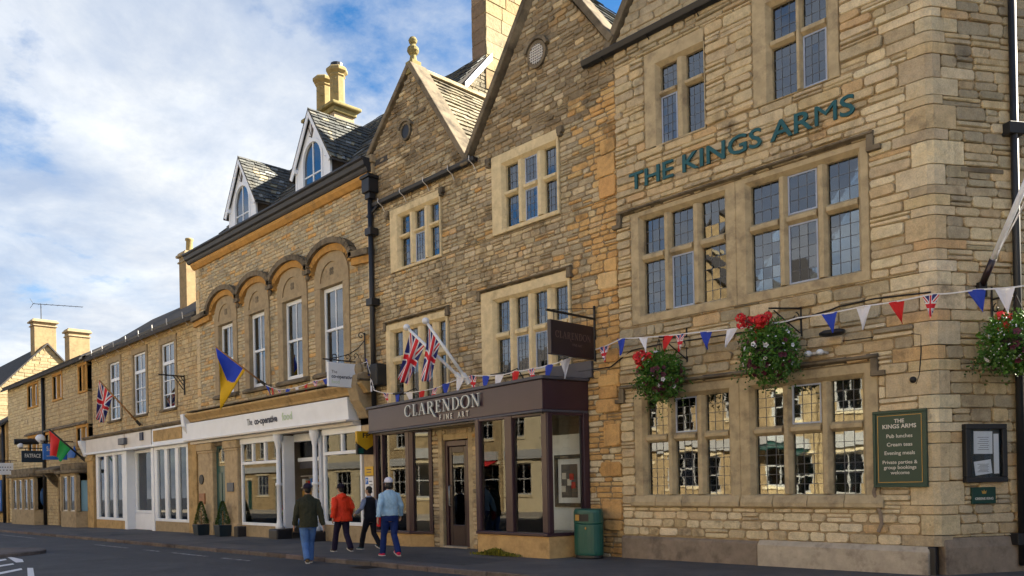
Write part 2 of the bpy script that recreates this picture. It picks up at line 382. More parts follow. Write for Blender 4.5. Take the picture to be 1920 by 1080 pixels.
def rubble(bld, span, z0, z1, holes, hr, lr, colf, mat, FR=None, ring=8, n_ind=300, seed=1, dr=(.012, .038), joint=.011, name='stone', split=.12):
    r = random.Random(seed); brk = sorted({z0, z1} | {h[2] for h in holes if z0 < h[2] < z1} | {h[3] for h in holes if z0 < h[3] < z1})
    cs = []
    for a, b in zip(brk, brk[1:]):
        if b-a < .02: continue
        n = max(1, round((b-a)/(sum(hr)/2))); hs = [r.uniform(*hr) for _ in range(n)]; k = (b-a)/sum(hs); z = a
        for h in hs: cs.append((z, z+h*k)); z += h*k
    pcs = []
    for za, zb in cs:
        zm = (za+zb)/2; iv = list(span(zm))
        for h in holes:
            if h[2] < zm < h[3]:
                nv = []
                for a, b in iv:
                    if h[1] <= a or h[0] >= b: nv.append((a, b)); continue
                    if h[0] > a: nv.append((a, h[0]))
                    if h[1] < b: nv.append((h[1], b))
                iv = nv
        for a, b in iv:
            if b-a < .06: continue
            n = max(1, round((b-a)/(sum(lr)/2))); ls = [r.uniform(*lr) for _ in range(n)]; k = (b-a)/sum(ls); x = a
            for l in ls:
                x2 = x+l*k
                if zb-za > hr[0]*1.25 and r.random() < split and x2-x > .16:
                    zz_ = za+(zb-za)*r.uniform(.4, .6); pcs += [(x, x2, za, zz_), (x, x2, zz_, zb)]
                else: pcs.append((x, x2, za, zb))
                x = x2
    def seen(p):
        v = Vector(((p[0]+p[1])/2, 0, (p[2]+p[3])/2)); v = FR @ v if FR else v
        q = v-Vector(CAM); dz = q.x*AX[0]+q.y*AX[1]; py = CY-F_PX*q.z/dz
        return ((p[1]-p[0])*(p[3]-p[2]))**.5/q.length*(1 if py > -25 else .2)
    order = sorted(range(len(pcs)), key=lambda i: -seen(pcs[i])); ind = set(order[:n_ind])
    stuff = MB(FR)
    for i, (xa, xb, za, zb) in enumerate(pcs):
        g = joint*.5; col = colf((xa+xb)/2, (za+zb)/2, xb-xa, r); d = r.uniform(*dr)
        if xb-xa < .05 or zb-za < .035: continue
        if i in ind:
            mb = MB(FR); stone_piece(mb, r, xa+g, xb-g, za+g, zb-g, d, ring, col)
            mb.build(name, mat, bld, colattr=True)
        else: stone_piece(stuff, r, xa+g, xb-g, za+g, zb-g, d, ring, col)
    if stuff.v: stuff.build('rubble_stone', mat, bld, colattr=True, kind='stuff')
def sheet(mb, x0, x1, z0, z1, holes, y0=0.0, y1=.3):
    """solid wall slab in pieces round its openings"""
    xs = sorted({x0, x1} | {v for h in holes for v in h[:2] if x0 < v < x1}); zs = sorted({z0, z1} | {v for h in holes for v in h[2:] if z0 < v < z1})
    for a, b in zip(xs, xs[1:]):
        run = None
        for c, d in zip(zs, zs[1:]):
            mx_, mz = (a+b)/2, (c+d)/2; hole = any(h[0] < mx_ < h[1] and h[2] < mz < h[3] for h in holes)
            if hole:
                if run: mb.box(a, b, y0, y1, *run); run = None
            else: run = (run[0], d) if run else (c, d)
        if run: mb.box(a, b, y0, y1, *run)
def slates(bld, p00, p10, p01, p11, rows, cols, colf, mat, seed=2, n_ind=150, name='roof_slate', th=.022, lift=.03, taper=True):
    """overlapping roof slates on the quad p00-p10 (eaves) to p01-p11 (ridge)"""
    r = random.Random(seed); p00, p10, p01, p11 = map(Vector, (p00, p10, p01, p11)); nrm = (p10-p00).cross(p01-p00).normalized()
    if nrm.z < 0: nrm = -nrm
    cells = []; v = 0
    vs_ = [0]; s_h = 1.25
    for i in range(rows): vs_.append(vs_[-1]+s_h); s_h *= (.975 if taper else 1)
    for i in range(rows):
        v0, v1 = vs_[i]/vs_[-1], vs_[i+1]/vs_[-1]; n = max(2, cols+r.randint(-2, 2)); ws = [r.uniform(.6, 1.4) for _ in range(n)]; k = sum(ws); u = 0
        for wd in ws:
            cells.append((u/k, (u+wd)/k, v0, min(1, v1+(v1-v0)*.25))); u += wd
    P_ = lambda u, v: (p00*(1-u)+p10*u)*(1-v)+(p01*(1-u)+p11*u)*v
    stuff = MB(); cnt = 0; order = list(range(len(cells))); r.shuffle(order); ind = set(order[:n_ind])
    for i, (u0, u1, v0, v1) in enumerate(cells):
        du = .03*(u1-u0); dv = r.uniform(-.12, .12)*(v1-v0); mb = MB() if i in ind else stuff
        a, b, c, d = P_(u0+du, max(0, v0+dv)-.001), P_(u1-du, max(0, v0+dv+r.uniform(-.1, .1)*(v1-v0))), P_(u1-du, v1), P_(u0+du, v1)
        lo = lift*r.uniform(.8, 1.3); t = th*r.uniform(.8, 1.4)
        top = [a+nrm*(lo+t), b+nrm*(lo+t), c+nrm*(.004+t*.3), d+nrm*(.004+t*.3)]; bot = [a+nrm*lo, b+nrm*lo, c-nrm*.01, d-nrm*.01]
        fs = [(0, 1, 2, 3), (4, 7, 6, 5), (0, 4, 5, 1), (1, 5, 6, 2), (2, 6, 7, 3), (3, 7, 4, 0)]
        if (top[1]-top[0]).cross(top[2]-top[0]).dot(nrm) < 0: fs = [f[::-1] for f in fs]
        mb.add(top+bot, fs, colf(r))
        if i in ind: mb.build(name, mat, bld, colattr=True)
    if stuff.v: stuff.build('roof_slates', mat, bld, colattr=True, kind='stuff')

# ------------------------------------------------------------------ windows
def ring_rect(mb, ra, ya, rb, yb_):
    """frame faces between rectangle ra at depth ya and rectangle rb at depth yb"""
    c = lambda q, y: [(q[0], y, q[2]), (q[1], y, q[2]), (q[1], y, q[3]), (q[0], y, q[3])]
    mb.add(c(ra, ya)+c(rb, yb_), [(i, (i+1) % 4, 4+(i+1) % 4, 4+i) for i in range(4)])
def stone_frame(mb, outer, inner, yf=-.035, splay=.07, yb=.2):
    ring_rect(mb, outer, .05, outer, yf+.012); e = (outer[0]+.012, outer[1]-.012, outer[2]+.012, outer[3]-.012)
    ring_rect(mb, outer, yf+.012, e, yf); m_ = (inner[0]-splay, inner[1]+splay, inner[2]-splay*.6, inner[3]+splay)
    ring_rect(mb, e, yf, m_, yf); ring_rect(mb, m_, yf, inner, yf+splay*1.3); ring_rect(mb, inner, yf+splay*1.3, inner, yb)
def mullion_v(mb, x, z0, z1, hw, yf=-.01, yb=.17):
    f = hw*.42; mb.prism_z([(x-hw, yb), (x-hw, yf+.075), (x-f, yf), (x+f, yf), (x+hw, yf+.075), (x+hw, yb)], z0, z1)
def mullion_h(mb, z, x0, x1, hw, yf=-.007, yb=.165):
    f = hw*.42; mb.prism_x([(yb, z-hw), (yf+.075, z-hw), (yf, z-f), (yf, z+f), (yf+.075, z+hw), (yb, z+hw)], x0, x1)
PANES = {}
def glaze(win, bld, x0, x1, z0, z1, nc, nr, y, glass, r, came=.009, budget=300, FR=None, tilt=.0011, lead='lead'):
    """single panes between lead cames (or bars); beyond the budget the panes are one part"""
    cm = MB(FR); dx, dz = (x1-x0)/nc, (z1-z0)/nr; st = MB(FR)
    if z0 > 4.5: tilt = .0055; T1, T2 = r.gauss(0, .022), r.gauss(0, .022)
    else: T1, T2 = r.gauss(0, .004), r.gauss(0, .004)
    for i in range(1, nc): cm.box(x0+i*dx-came/2, x0+i*dx+came/2, y-.008, y+.006, z0, z1)
    for j in range(1, nr): cm.box(x0, x1, y-.0065, y+.0045, z0+j*dz-came/2, z0+j*dz+came/2)
    for i in range(nc):
        for j in range(nr):
            a, b, c, d = x0+i*dx, x0+(i+1)*dx, z0+j*dz, z0+(j+1)*dz
            t1, t2 = T1+r.gauss(0, tilt), T2+r.gauss(0, tilt)
            vs = [(px, y+sg*.002+t1*(px-(a+b)/2)+t2*(pz-(c+d)/2), pz) for sg in (-1, 1) for px, pz in ((a, c), (b, c), (b, d), (a, d))]
            fs = [(0, 1, 2, 3), (7, 6, 5, 4), (1, 0, 4, 5), (2, 1, 5, 6), (3, 2, 6, 7), (0, 3, 7, 4)]
            k = PANES.get(bld.name, 0)
            if k < budget:
                PANES[bld.name] = k+1; mb = MB(FR); mb.add(vs, fs); mb.build('pane', glass, win)
            else: st.add(vs, fs)
    if cm.v: cm.build('glazing_bars', M[lead], win)
    if st.v: st.build('panes', glass, win, kind='stuff')
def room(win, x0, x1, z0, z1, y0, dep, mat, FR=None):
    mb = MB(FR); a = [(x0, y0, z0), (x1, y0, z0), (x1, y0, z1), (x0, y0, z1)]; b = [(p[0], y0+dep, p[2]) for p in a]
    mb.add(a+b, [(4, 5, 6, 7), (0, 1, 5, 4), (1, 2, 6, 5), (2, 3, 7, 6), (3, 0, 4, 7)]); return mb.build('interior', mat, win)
def casement(win, x0, x1, z0, z1, y, mat, wd=.03, FR=None, name='casement'):
    mb = MB(FR)
    mb.box(x0, x0+wd, y-.03, y+.01, z0, z1); mb.box(x1-wd, x1, y-.03, y+.01, z0, z1)
    mb.box(x0+wd, x1-wd, y-.029, y+.009, z0, z0+wd); mb.box(x0+wd, x1-wd, y-.029, y+.009, z1-wd, z1); return mb.build(name, mat, win)
def mullioned(bld, cols, zlo, zhi, outer, fmat, r, grid_lo=(3, 5), grid_hi=(3, 3), open_=(), budget=300, hood=None, label=None, piers=(), extra=None, curtain=False, yg=.125):
    mb = MB(); inner = (cols[0][0], cols[-1][1], zlo[0], zhi[1]); stone_frame(mb, outer, inner)
    for a, b in zip(cols, cols[1:]):
        hw = (b[0]-a[1])/2
        if hw > .2: mb.box(a[1], b[0], -.034, .17, zlo[0], zhi[1])
        else: mullion_v(mb, (a[1]+b[0])/2, zlo[0], zhi[1], hw)
    hw = (zhi[0]-zlo[1])/2
    for a, b in cols: mullion_h(mb, (zlo[1]+zhi[0])/2, a-.001, b+.001, hw)
    win = mb.build('window', fmat, bld, bevel=.008, label=label)
    for i, (a, b) in enumerate(cols):
        for k, (c, d) in enumerate((zlo, zhi)):
            nc, nr = grid_lo if k == 0 else grid_hi
            if (i, k) in open_:
                casement(win, a+.004, b-.004, c+.004, d-.004, yg-.03, M['casement'], .026)
                glaze(win, bld, a+.03, b-.03, c+.03, d-.03, nc, nr, yg-.04, M['glass'], r, budget=budget)
            else: glaze(win, bld, a, b, c, d, nc, nr, yg, M['glass'], r, budget=budget)
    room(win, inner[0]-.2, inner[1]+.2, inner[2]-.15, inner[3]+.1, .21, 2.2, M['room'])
    if curtain:
        for sx in (0, 1):
            mb = MB(); x = inner[0] if sx == 0 else inner[1]-.32
            for k in range(6): mb.box(x+k*.053, x+(k+1)*.053-.002, .26+(k % 2)*.02, .275+(k % 2)*.02, inner[2], inner[3])
            mb.build('curtain', M['curtain'], win)
    return win
def hood(bld, x0, x1, z, drop, mat, th=.13, pr=.11, endw=.22):
    mb = MB(); prof = [(.03, z), (-pr, z+th*.35), (-pr, z+th*.6), (.03, z+th)]
    mb.prism_x(prof, x0, x1)
    for a, s_ in ((x0, 1), (x1, -1)):
        b = a+s_*.11; mb.box(min(a, b)+.002, max(a, b)-.002, -pr*.85, .02, z-drop, z+th*.3)
        c, d = (a-endw+.11, a+.108) if s_ == 1 else (a-.108, a+endw-.11); mb.box(c, d, -pr*.95, .025, z-drop-.07, z-drop+.012)
    return mb.build('drip_mould', mat, bld, bevel=.012)
def pipe(bld, pts, r, mat, name='drainpipe', FR=None, n=10, label=None):
    mb = MB(FR); mb.tube(pts, r, n); return mb.build(name, mat, bld, smooth=True, label=label)

# ------------------------------------------------------------------ ground
def ground():
    mb = MB(); xs = [-700, -120, -60, -30, -10, 60, 500]
    for a, b in zip(xs, xs[1:]): mb.quad((a, -400, gz(a)-.10), (b, -400, gz(b)-.10), (b, 400, gz(b)-.10), (a, 400, gz(a)-.10))
    m, t, n, l, b = nodes('asphalt')
    big = tramp(t, tnoise(t, .5, 6, .65), [(.3, (.034, .036, .042)), (.5, (.05, .052, .058)), (.7, (.068, .068, .07))])
    c = tmix(t, 1.0, big, tramp(t, tnoise(t, 90, 3, .7), [(.3, .6), (.7, 1.35)]), 'MULTIPLY')
    crack = tramp(t, tnoise(t, .9, 10, .78), [(.485, 1.0), (.498, .42), (.502, .42), (.515, 1.0)])
    oil = tramp(t, tnoise(t, .35, 8, .72), [(.56, 1.0), (.68, .55)]); c = tmix(t, 1.0, c, oil, 'MULTIPLY')
    l.new(tmix(t, 1.0, c, crack, 'MULTIPLY'), b.inputs['Base Color']); b.inputs['Roughness'].default_value = .78; tbump(t, b, tnoise(t, 160, 3, .7), .5, .006)
    M['asphalt'] = m; mb.build('road', m, kind='structure')
    m2, t, n, l, b = nodes('pavement_asphalt')
    big = tramp(t, tnoise(t, .8, 6, .65), [(.3, (.056, .053, .054)), (.5, (.082, .077, .076)), (.7, (.115, .108, .104))])
    l.new(tmix(t, 1.0, big, tramp(t, tnoise(t, 110, 3, .7), [(.3, .65), (.7, 1.3)]), 'MULTIPLY'), b.inputs['Base Color']); b.inputs['Roughness'].default_value = .85; tbump(t, b, tnoise(t, 150, 3, .7), .5, .005)
    mb = MB()
    def slab(x0, x1, y0, y1, n=1):
        for k in range(n):
            a, b2 = x0+(x1-x0)*k/n, x0+(x1-x0)*(k+1)/n
            mb.add([(a, y0, gz(a)-.2), (b2, y0, gz(b2)-.2), (b2, y1, gz(b2)-.2), (a, y1, gz(a)-.2), (a, y0, gz(a)), (b2, y0, gz(b2)), (b2, y1, gz(b2)), (a, y1, gz(a))],
                   [(4, 5, 6, 7), (0, 1, 5, 4), (1, 2, 6, 5), (3, 0, 4, 7)])
    slab(-150, 2.2, -3.24, 14); mb.build('pavement', m2, kind='structure')
    # patched strip and slab joints
    mb = MB()
    for x0, x1, y0, y1 in ((-14.9, -11.7, -2.9, -1.6), (-24.5, -21.2, -2.3, -.7), (-37, -33, -2.9, -1.2)):
        mb.quad((x0, y0, gz(x0)+.005), (x1, y0, gz(x1)+.005), (x1, y1, gz(x1)+.005), (x0, y1, gz(x0)+.005))
    mb.build('pavement_patch', M['asphalt'], kind='structure')
    rp, t, n, l, b = nodes('patched_asphalt'); l.new(tmix(t, 1.0, (.030, .031, .035), tramp(t, tnoise(t, 80, 3, .7), [(.3, .65), (.7, 1.35)]), 'MULTIPLY'), b.inputs['Base Color']); b.inputs['Roughness'].default_value = .7; tbump(t, b, tnoise(t, 150, 3, .7), .5, .006)
    for x0, x1, y0, y1 in ((-27, -19.5, -5.6, -4.9), (-17.2, -13.2, -5.0, -4.2), (-40, -31, -7.2, -6.1)):
        mb = MB(); mb.quad((x0, y0, gz(x0)-.097), (x1, y0, gz(x1)-.097), (x1+.4, y1, gz(x1)-.097), (x0+.2, y1, gz(x0)-.097)); mb.build('road_patch', rp, kind='structure')
    fl, t, n, l, b = nodes('bounce_flagstones'); l.new(tmix(t, 1.0, (.40, .35, .27), tramp(t, tnoise(t, 2, 6, .65), [(.3, .75), (.7, 1.1)]), 'MULTIPLY'), b.inputs['Base Color']); b.inputs['Roughness'].default_value = .9; tbump(t, b, tnoise(t, 40, 4), .3)
    mb = MB()
    for x0 in range(-90, 20, 10): mb.add([(x0, -24, gz(x0)-.2), (x0+10, -24, gz(x0+10)-.2), (x0+10, -17.6, gz(x0+10)-.2), (x0, -17.6, gz(x0)-.2), (x0, -24, gz(x0)), (x0+10, -24, gz(x0+10)), (x0+10, -17.6, gz(x0+10)), (x0, -17.6, gz(x0))], [(4, 5, 6, 7), (2, 3, 7, 6)])
    mb.build('bounce_pavement', fl, kind='structure')  # unseen pale paving added across the road to bounce sunlight onto the fronts
    kerb = thing('kerb', None, None, (-20, -3.32, gz(-20)), kind='structure'); x = -70; r = random.Random(5)
    km = stone_mat('kerb_stone', .15, (.05, .04, .04), bump=.4)
    while x < 2.2:
        l_ = r.uniform(.8, 1.05); mb = MB(); mb.col = jit((.135, .115, .108), r, .25); dz = r.uniform(-.006, .006)
        v = MB().box(x+.006, x+l_-.006, -3.40+r.uniform(-.008, .008), -3.246, -.2, .004+dz)
        mb.add([(p[0], p[1], p[2]+gz(p[0])) for p in v.v], v.f); mb.build('kerb_stone', km, kerb, bevel=.02, colattr=True); x += l_
    wm_, t, n, l, b = nodes('worn_road_paint')
    wf = tramp(t, tnoise(t, 7, 8, .8), [(.46, 0.0), (.60, .8)])
    l.new(tmix(t, wf, (.06, .06, .065), (.55, .55, .54)), b.inputs['Base Color']); b.inputs['Roughness'].default_value = .7
    wn, t, n, l, b = nodes('road_paint')
    wf = tramp(t, tnoise(t, 12, 6, .75), [(.28, 0.0), (.38, 1.0)])
    l.new(tmix(t, wf, (.06, .06, .065), (.72, .72, .72)), b.inputs['Base Color']); b.inputs['Roughness'].default_value = .6
    H = lambda x, y: (x, y, gz(x)-.10+.004)
    for x0, x1 in ((-29.3, -26.2), (-24.8, -23.5), (-22.7, -20.3), (-19.4, -17.9), (-43, -37), (-52, -47)):
        mb = MB(); mb.quad(H(x0, -4.30), H(x1, -4.30), H(x1, -4.18), H(x0, -4.18)); mb.build('road_line', wm_, kind='structure')
    mb = MB()
    for k in range(9): x = -14.25+.055*k; mb.box(x, x+.028, -3.80, -3.44, gz(x)-.1, gz(x)-.088)
    mb.box(-14.28, -13.74, -3.83, -3.41, gz(-14)-.1, gz(-14)-.094); mb.build('drain_cover', M['iron'], kind='structure')
    isl = thing('hatched_island_marking', None, None, (-22, -8, gz(-22)-.1), kind='structure')
    def gpt(px, py):
        d = ray(px, py); t_ = (gz(0)-.10-CAM[2])/(d.z-.008*d.x); return (d.x*t_, CAM[1]+d.y*t_)
    for quadpx in (((9, 1042), (42, 1049), (44.5, 1054), (30, 1055)), ((51, 1065), (62, 1065), (65, 1083), (52, 1083)), ((-14, 1052), (10, 1048), (13, 1050), (-14, 1055)),
                   ((-14, 1062), (24, 1056.5), (27, 1058.5), (-14, 1065)), ((-14, 1076), (40, 1065.5), (42, 1068.5), (-14, 1080))):
        mb = MB(); q = [gpt(*p) for p in quadpx]; ar = sum(q[i][0]*q[(i+1) % 4][1]-q[(i+1) % 4][0]*q[i][1] for i in range(4))
        if ar < 0: q = q[::-1]
        mb.add([H(*p) for p in q], [(0, 1, 2, 3)]); mb.build('stripe', wn, isl)
    g0 = gpt(-30, 1042); mb = MB(); mb.lathe(g0[0], g0[1], [(1.55, gz(g0[0])-.2), (1.55, gz(g0[0])), (1.48, gz(g0[0])+.02)], 28)
    mb.c = [(.16, .14, .13)]*len(mb.v); mb.build('traffic_island', km, kind='structure', colattr=True)
ground()

# ------------------------------------------------------------------ the pub on the corner
PAL_PUB = [(3, (.42, .325, .195)), (2.2, (.43, .305, .155)), (2, (.35, .27, .175)), (1.6, (.48, .385, .25)), (.7, (.44, .24, .085)), (.9, (.26, .205, .14))]
PAL_GREY = [(3, (.31, .245, .155)), (2, (.25, .20, .135)), (1.5, (.37, .29, .175)), (1.2, (.19, .155, .11)), (.5, (.37, .24, .11)), (.6, (.40, .33, .235))]
PAL_ORANGE = [(3, (.46, .26, .085)), (2, (.43, .22, .06)), (1, (.45, .31, .14))]
PAL_PALE = [(3, (.50, .40, .255)), (2, (.46, .345, .20)), (1, (.54, .45, .32))]
CORNER = Vector((-4.2, 0, 0)); SWD = Vector((.523, .853, 0)); SWN = Vector((.853, -.523, 0))
SW = Matrix(((SWD.x, -SWN.x, 0, CORNER.x), (SWD.y, -SWN.y, 0, CORNER.y), (0, 0, 1, 0), (0, 0, 0, 1)))
def build_pub():
    r = random.Random(21)
    b = thing('pub_building', 'corner pub of honey coloured rubble stone with mullioned leaded windows', 'pub', (-7.2, 0, 0))
    x0, x1 = -10.1, -4.2
    apx, apz = -7.15, 14.6
    holes = [(-9.37, -8.0, 7.94, 9.8), (-7.05, -5.52, 7.94, 9.95), (-9.76, -5.1, 4.58, 6.8), (-9.76, -5.02, .98, 3.3)]
    mb = MB(); sheet(mb, x0, x1-.2, -.3, 10.25, holes, 0, .35)
    mb.prism_y([(x0, 10.25), (x1, 10.25), (apx, apz)], .001, .35); mb.build('wall', M['mortar'], b)
    mb = MB(SW); mb.box(.35, 9, .02, .35, -.3, 10.25); mb.build('side_wall', M['mortar'], b)
    # coursed rubble; big dressed quoins at the corner, paler repaired courses under the ground floor sill
    def span(z): 
        if z > 10.25: k = (apz-z)/(apz-10.25); return [(apx+(x0-apx)*k, apx+(x1-apx)*k)]
        return [(x0, x1-.52)]
    def colf(x, z, l, rr):
        if z < 1.0: return pick(rr, PAL_PALE if rr.random() < .75 else PAL_PUB)
        if x > -5.2 and rr.random() < .5: return pick(rr, PAL_PALE)
        if 3.3 < z < 4.6 and rr.random() < .55: return pick(rr, PAL_GREY)
        if z > 9.9: return pick(rr, PAL_GREY)
        return pick(rr, PAL_PUB)
    st = [(a-.002, c+.002, d-.002, e+.002) for a, c, d, e in holes]
    sc = lambda x, z, l, rr: pick(rr, PAL_PUB if rr.random() < .6 else PAL_GREY)
    z = .42; k = 0; qa, qb = [], []
    P2 = lambda s, n_: CORNER+SWD*s+SWN*n_
    while z < 10.2:
        h = r.choice((.14, .17, .21, .26, .31, .36)); h = h if 10.25-z-h > .12 else 10.25-z
        wa, wb = (r.uniform(.18, .38), r.uniform(.38, .62)) if k % 2 else (r.uniform(.36, .72), r.uniform(.18, .34))
        pr = r.uniform(.022, .036); ch = .045; qa.append((x1-wa, x1+.1, z, z+h)); qb.append((0, wb, z, z+h))
        pts = [(x1-wa+.006, .1), (x1-wa+.006, -pr), (x1-ch, -pr)]+[tuple(P2(ch, pr)[:2]), tuple(P2(wb-.006, pr)[:2]), tuple(P2(wb-.006, -.1)[:2])]
        mb = MB(); mb.prism_z(pts, z+.005, z+h-.005); mb.col = pick(r, PAL_PALE if r.random() < .35 else PAL_PUB, .6); mb.c = [mb.col]*len(mb.v)
        mb.build('quoin', M['pub_stone'], b, bevel=.008, colattr=True); z += h; k += 1
    def span(z):
        if z > 10.25: k_ = (apz-z)/(apz-10.25); return [(apx+(x0-apx)*k_, apx+(x1-apx)*k_)]
        return [(x0, x1)]
    rubble(b, span, .42, .98, st+qa, (.10, .15), (.24, .5), colf, M['pub_stone'], n_ind=60, seed=3, joint=.020, dr=(.016, .034), split=.05)
    rubble(b, span, .98, 10.25, st+qa, (.10, .19), (.20, .72), colf, M['pub_stone'], n_ind=170, seed=4, split=.25, joint=.015, dr=(.018, .062))
    rubble(b, span, 10.26, 14.5, [], (.12, .18), (.25, .6), colf, M['pub_stone'], n_ind=0, seed=5)
    rubble(b, lambda z: [(.1, 5)], .55, 10.25, qb, (.11, .21), (.22, .66), sc, M['pub_stone'], FR=SW, n_ind=64, seed=6, split=.2, joint=.013)
    # plinths
    mb = MB(); mb.prism_x([(.1, -.3), (-.07, -.3), (-.065, .37), (-.02, .40), (.1, .40)], x0-.02, -7.12); mb.build('plinth', M['plinth_brown'], b, bevel=.02)
    mb = MB(); mb.prism_x([(.1, -.3), (-.10, -.3), (-.095, .34), (-.02, .43), (.1, .43)], -7.118, x1-.10); mb.build('plinth', M['plinth_grey'], b, bevel=.04, label='paler grey length of rendered plinth')
    mb = MB(SW); mb.prism_x([(.1, -.3), (-.06, -.3), (-.055, .40), (-.02, .55), (.1, .55)], .08, 6); mb.build('plinth', M['plinth_brown'], b, bevel=.02)
    mb = MB(); mb.box(x1-.14, x1-.02, -.045, .1, -.3, .42); mb.build('corner_guard', M['black'], b, bevel=.02)
    # windows
    c3a, c3b = [(-9.50, -9.02), (-8.85, -8.37), (-8.18, -7.69)], [(-7.17, -6.65), (-6.49, -5.97), (-5.80, -5.29)]
    for cols, lab in ((c3a, None), (c3b, None)):
        o = (-9.76, -7.43, .98, 3.29) if cols is c3a else (-7.428, -5.02, .98, 3.29)
        mullioned(b, cols, (1.22, 2.24), (2.40, 3.07), o, M['frame_pub'], r, (3, 6), (3, 4), open_=((1, 1),))
    for cols in (c3a, c3b):
        o = (-9.76, -7.43, 4.58, 6.79) if cols is c3a else (-7.428, -5.1, 4.58, 6.79)
        mullioned(b, cols, (4.78, 5.79), (5.96, 6.63), o, M['frame_pub'], r, (3, 5), (3, 3), open_=((1, 0),) if cols is c3a else ((1, 0), (1, 1)), curtain=False)
    mullioned(b, [(-9.03, -8.66), (-8.45, -8.07)], (7.97, 8.89), (9.01, 9.47), (-9.36, -8.005, 7.945, 9.795), M['frame_pub'], r, (3, 5), (3, 3), open_=((0, 0),))
    mullioned(b, [(-6.72, -6.28), (-6.17, -5.76)], (8.0, 8.88), (9.03, 9.6), (-7.04, -5.525, 7.945, 9.945), M['frame_pub'], r, (3, 5), (3, 3), open_=((1, 0),))
    for q in ((-9.86, -7.45, .975), (-7.43, -4.95, .98)):
        n = 4; r2 = random.Random(8)
        for i in range(n):
            a, c = q[0]+(q[1]-q[0])*i/n, q[0]+(q[1]-q[0])*(i+1)/n
            mb = MB(); mb.prism_x([(.03, 1.0), (-.085, 1.0), (-.09, 1.08), (-.035, 1.205), (.03, 1.205)], a+.004, c-.004); mb.build('sill_stone', M['frame_pub'], b, bevel=.015)
    hood(b, -10.07, -5.0, 6.80, .16, M['drip']); hood(b, -10.08, -5.0, 3.31, .18, M['drip'])
    # gutter, verge, roof
    mb = MB(); mb.prism_x([(-.20, 10.20), (-.16, 10.11), (-.08, 10.08), (-.0, 10.12), (.02, 10.22), (-.2, 10.22)], -10.85, -4.4); mb.build('gutter', M['black'], b, bevel=.015)
    for x in (-10.3, -9.2, -8.1, -7.0):
        mb = MB(); mb.tube([(x, -.02, 10.0), (x, -.08, 10.06), (x, -.19, 10.1)], .012, 6); mb.build('gutter_bracket', M['iron'], b)
    for sgn, xe in ((1, x0), (-1, x1)):
        mb = MB(); d = Vector((apx-xe, apz-10.25)).normalized(); n = Vector((-d.y, d.x))*sgn
        a = Vector((xe-.12*sgn, 10.18)); e = Vector((apx+.0*sgn, apz+.12)); mb.prism_y([tuple(a), tuple(e), tuple(e+n*.16), tuple(a+n*.16)], -.10+.003*sgn, .30); mb.build('verge_coping', M['drip'], b, bevel=.02)
        mb = MB(); y1 = 9; mb.add([(xe-.15*sgn, .3, 10.1), (xe-.15*sgn, y1, 10.1), (apx, y1, apz), (apx, .3, apz), (xe-.15*sgn, .3, 9.95), (xe-.15*sgn, y1, 9.95), (apx, y1, apz-.15), (apx, .3, apz-.15)],
               [(0, 1, 2, 3), (7, 6, 5, 4), (0, 4, 5, 1), (3, 2, 6, 7), (0, 3, 7, 4), (1, 5, 6, 2)]); mb.build('roof', M['roof'], b)
    mb = MB(); mb.box(x0, x1+4, 8.5, 8.9, -.3, 10.2); mb.prism_y([(x0, 10.2), (x1, 10.2), (apx, apz-.2)], 8.5, 8.9); mb.build('rear_wall', M['mortar'], b)
    # cast iron downpipe on the side wall
    p = lambda s, z, n_=.10: tuple(CORNER+SWD*s+SWN*n_+Vector((0, 0, z)))
    dp = pipe(b, [p(1.40, 10.1), p(1.40, 5.0), p(1.40, .1)], .055, M['black'], label='black downpipe on the side wall')
    for z in (6.72, 3.25, .5):
        mb = MB(SW); mb.box(1.26, 1.54, -.17, .0, z-.09, z+.09); mb.build('pipe_collar', M['black'], dp, bevel=.01)
    mb = MB(SW); mb.box(.50, 1.26, -.035, .02, 6.05, 6.12); mb.build('recess_strip', M['drip'], b, bevel=.01)  # dark strip, its colour standing for the shade in a thin recess
    # repaired crack in the render beside the board
    mb = MB(); zz_ = [.62, .75, .9, 1.05, 1.25, 1.5, 1.8]; 
    pts = [(-5.06+.05*math.sin(z*9)+(.04 if z < .9 else 0), -.045, z) for z in zz_]
    mb.tube(pts, [(.03, .012)]*len(pts), 6); mb.build('mortar_repair', M['plinth_brown'], b)
    return b
pub = build_pub()

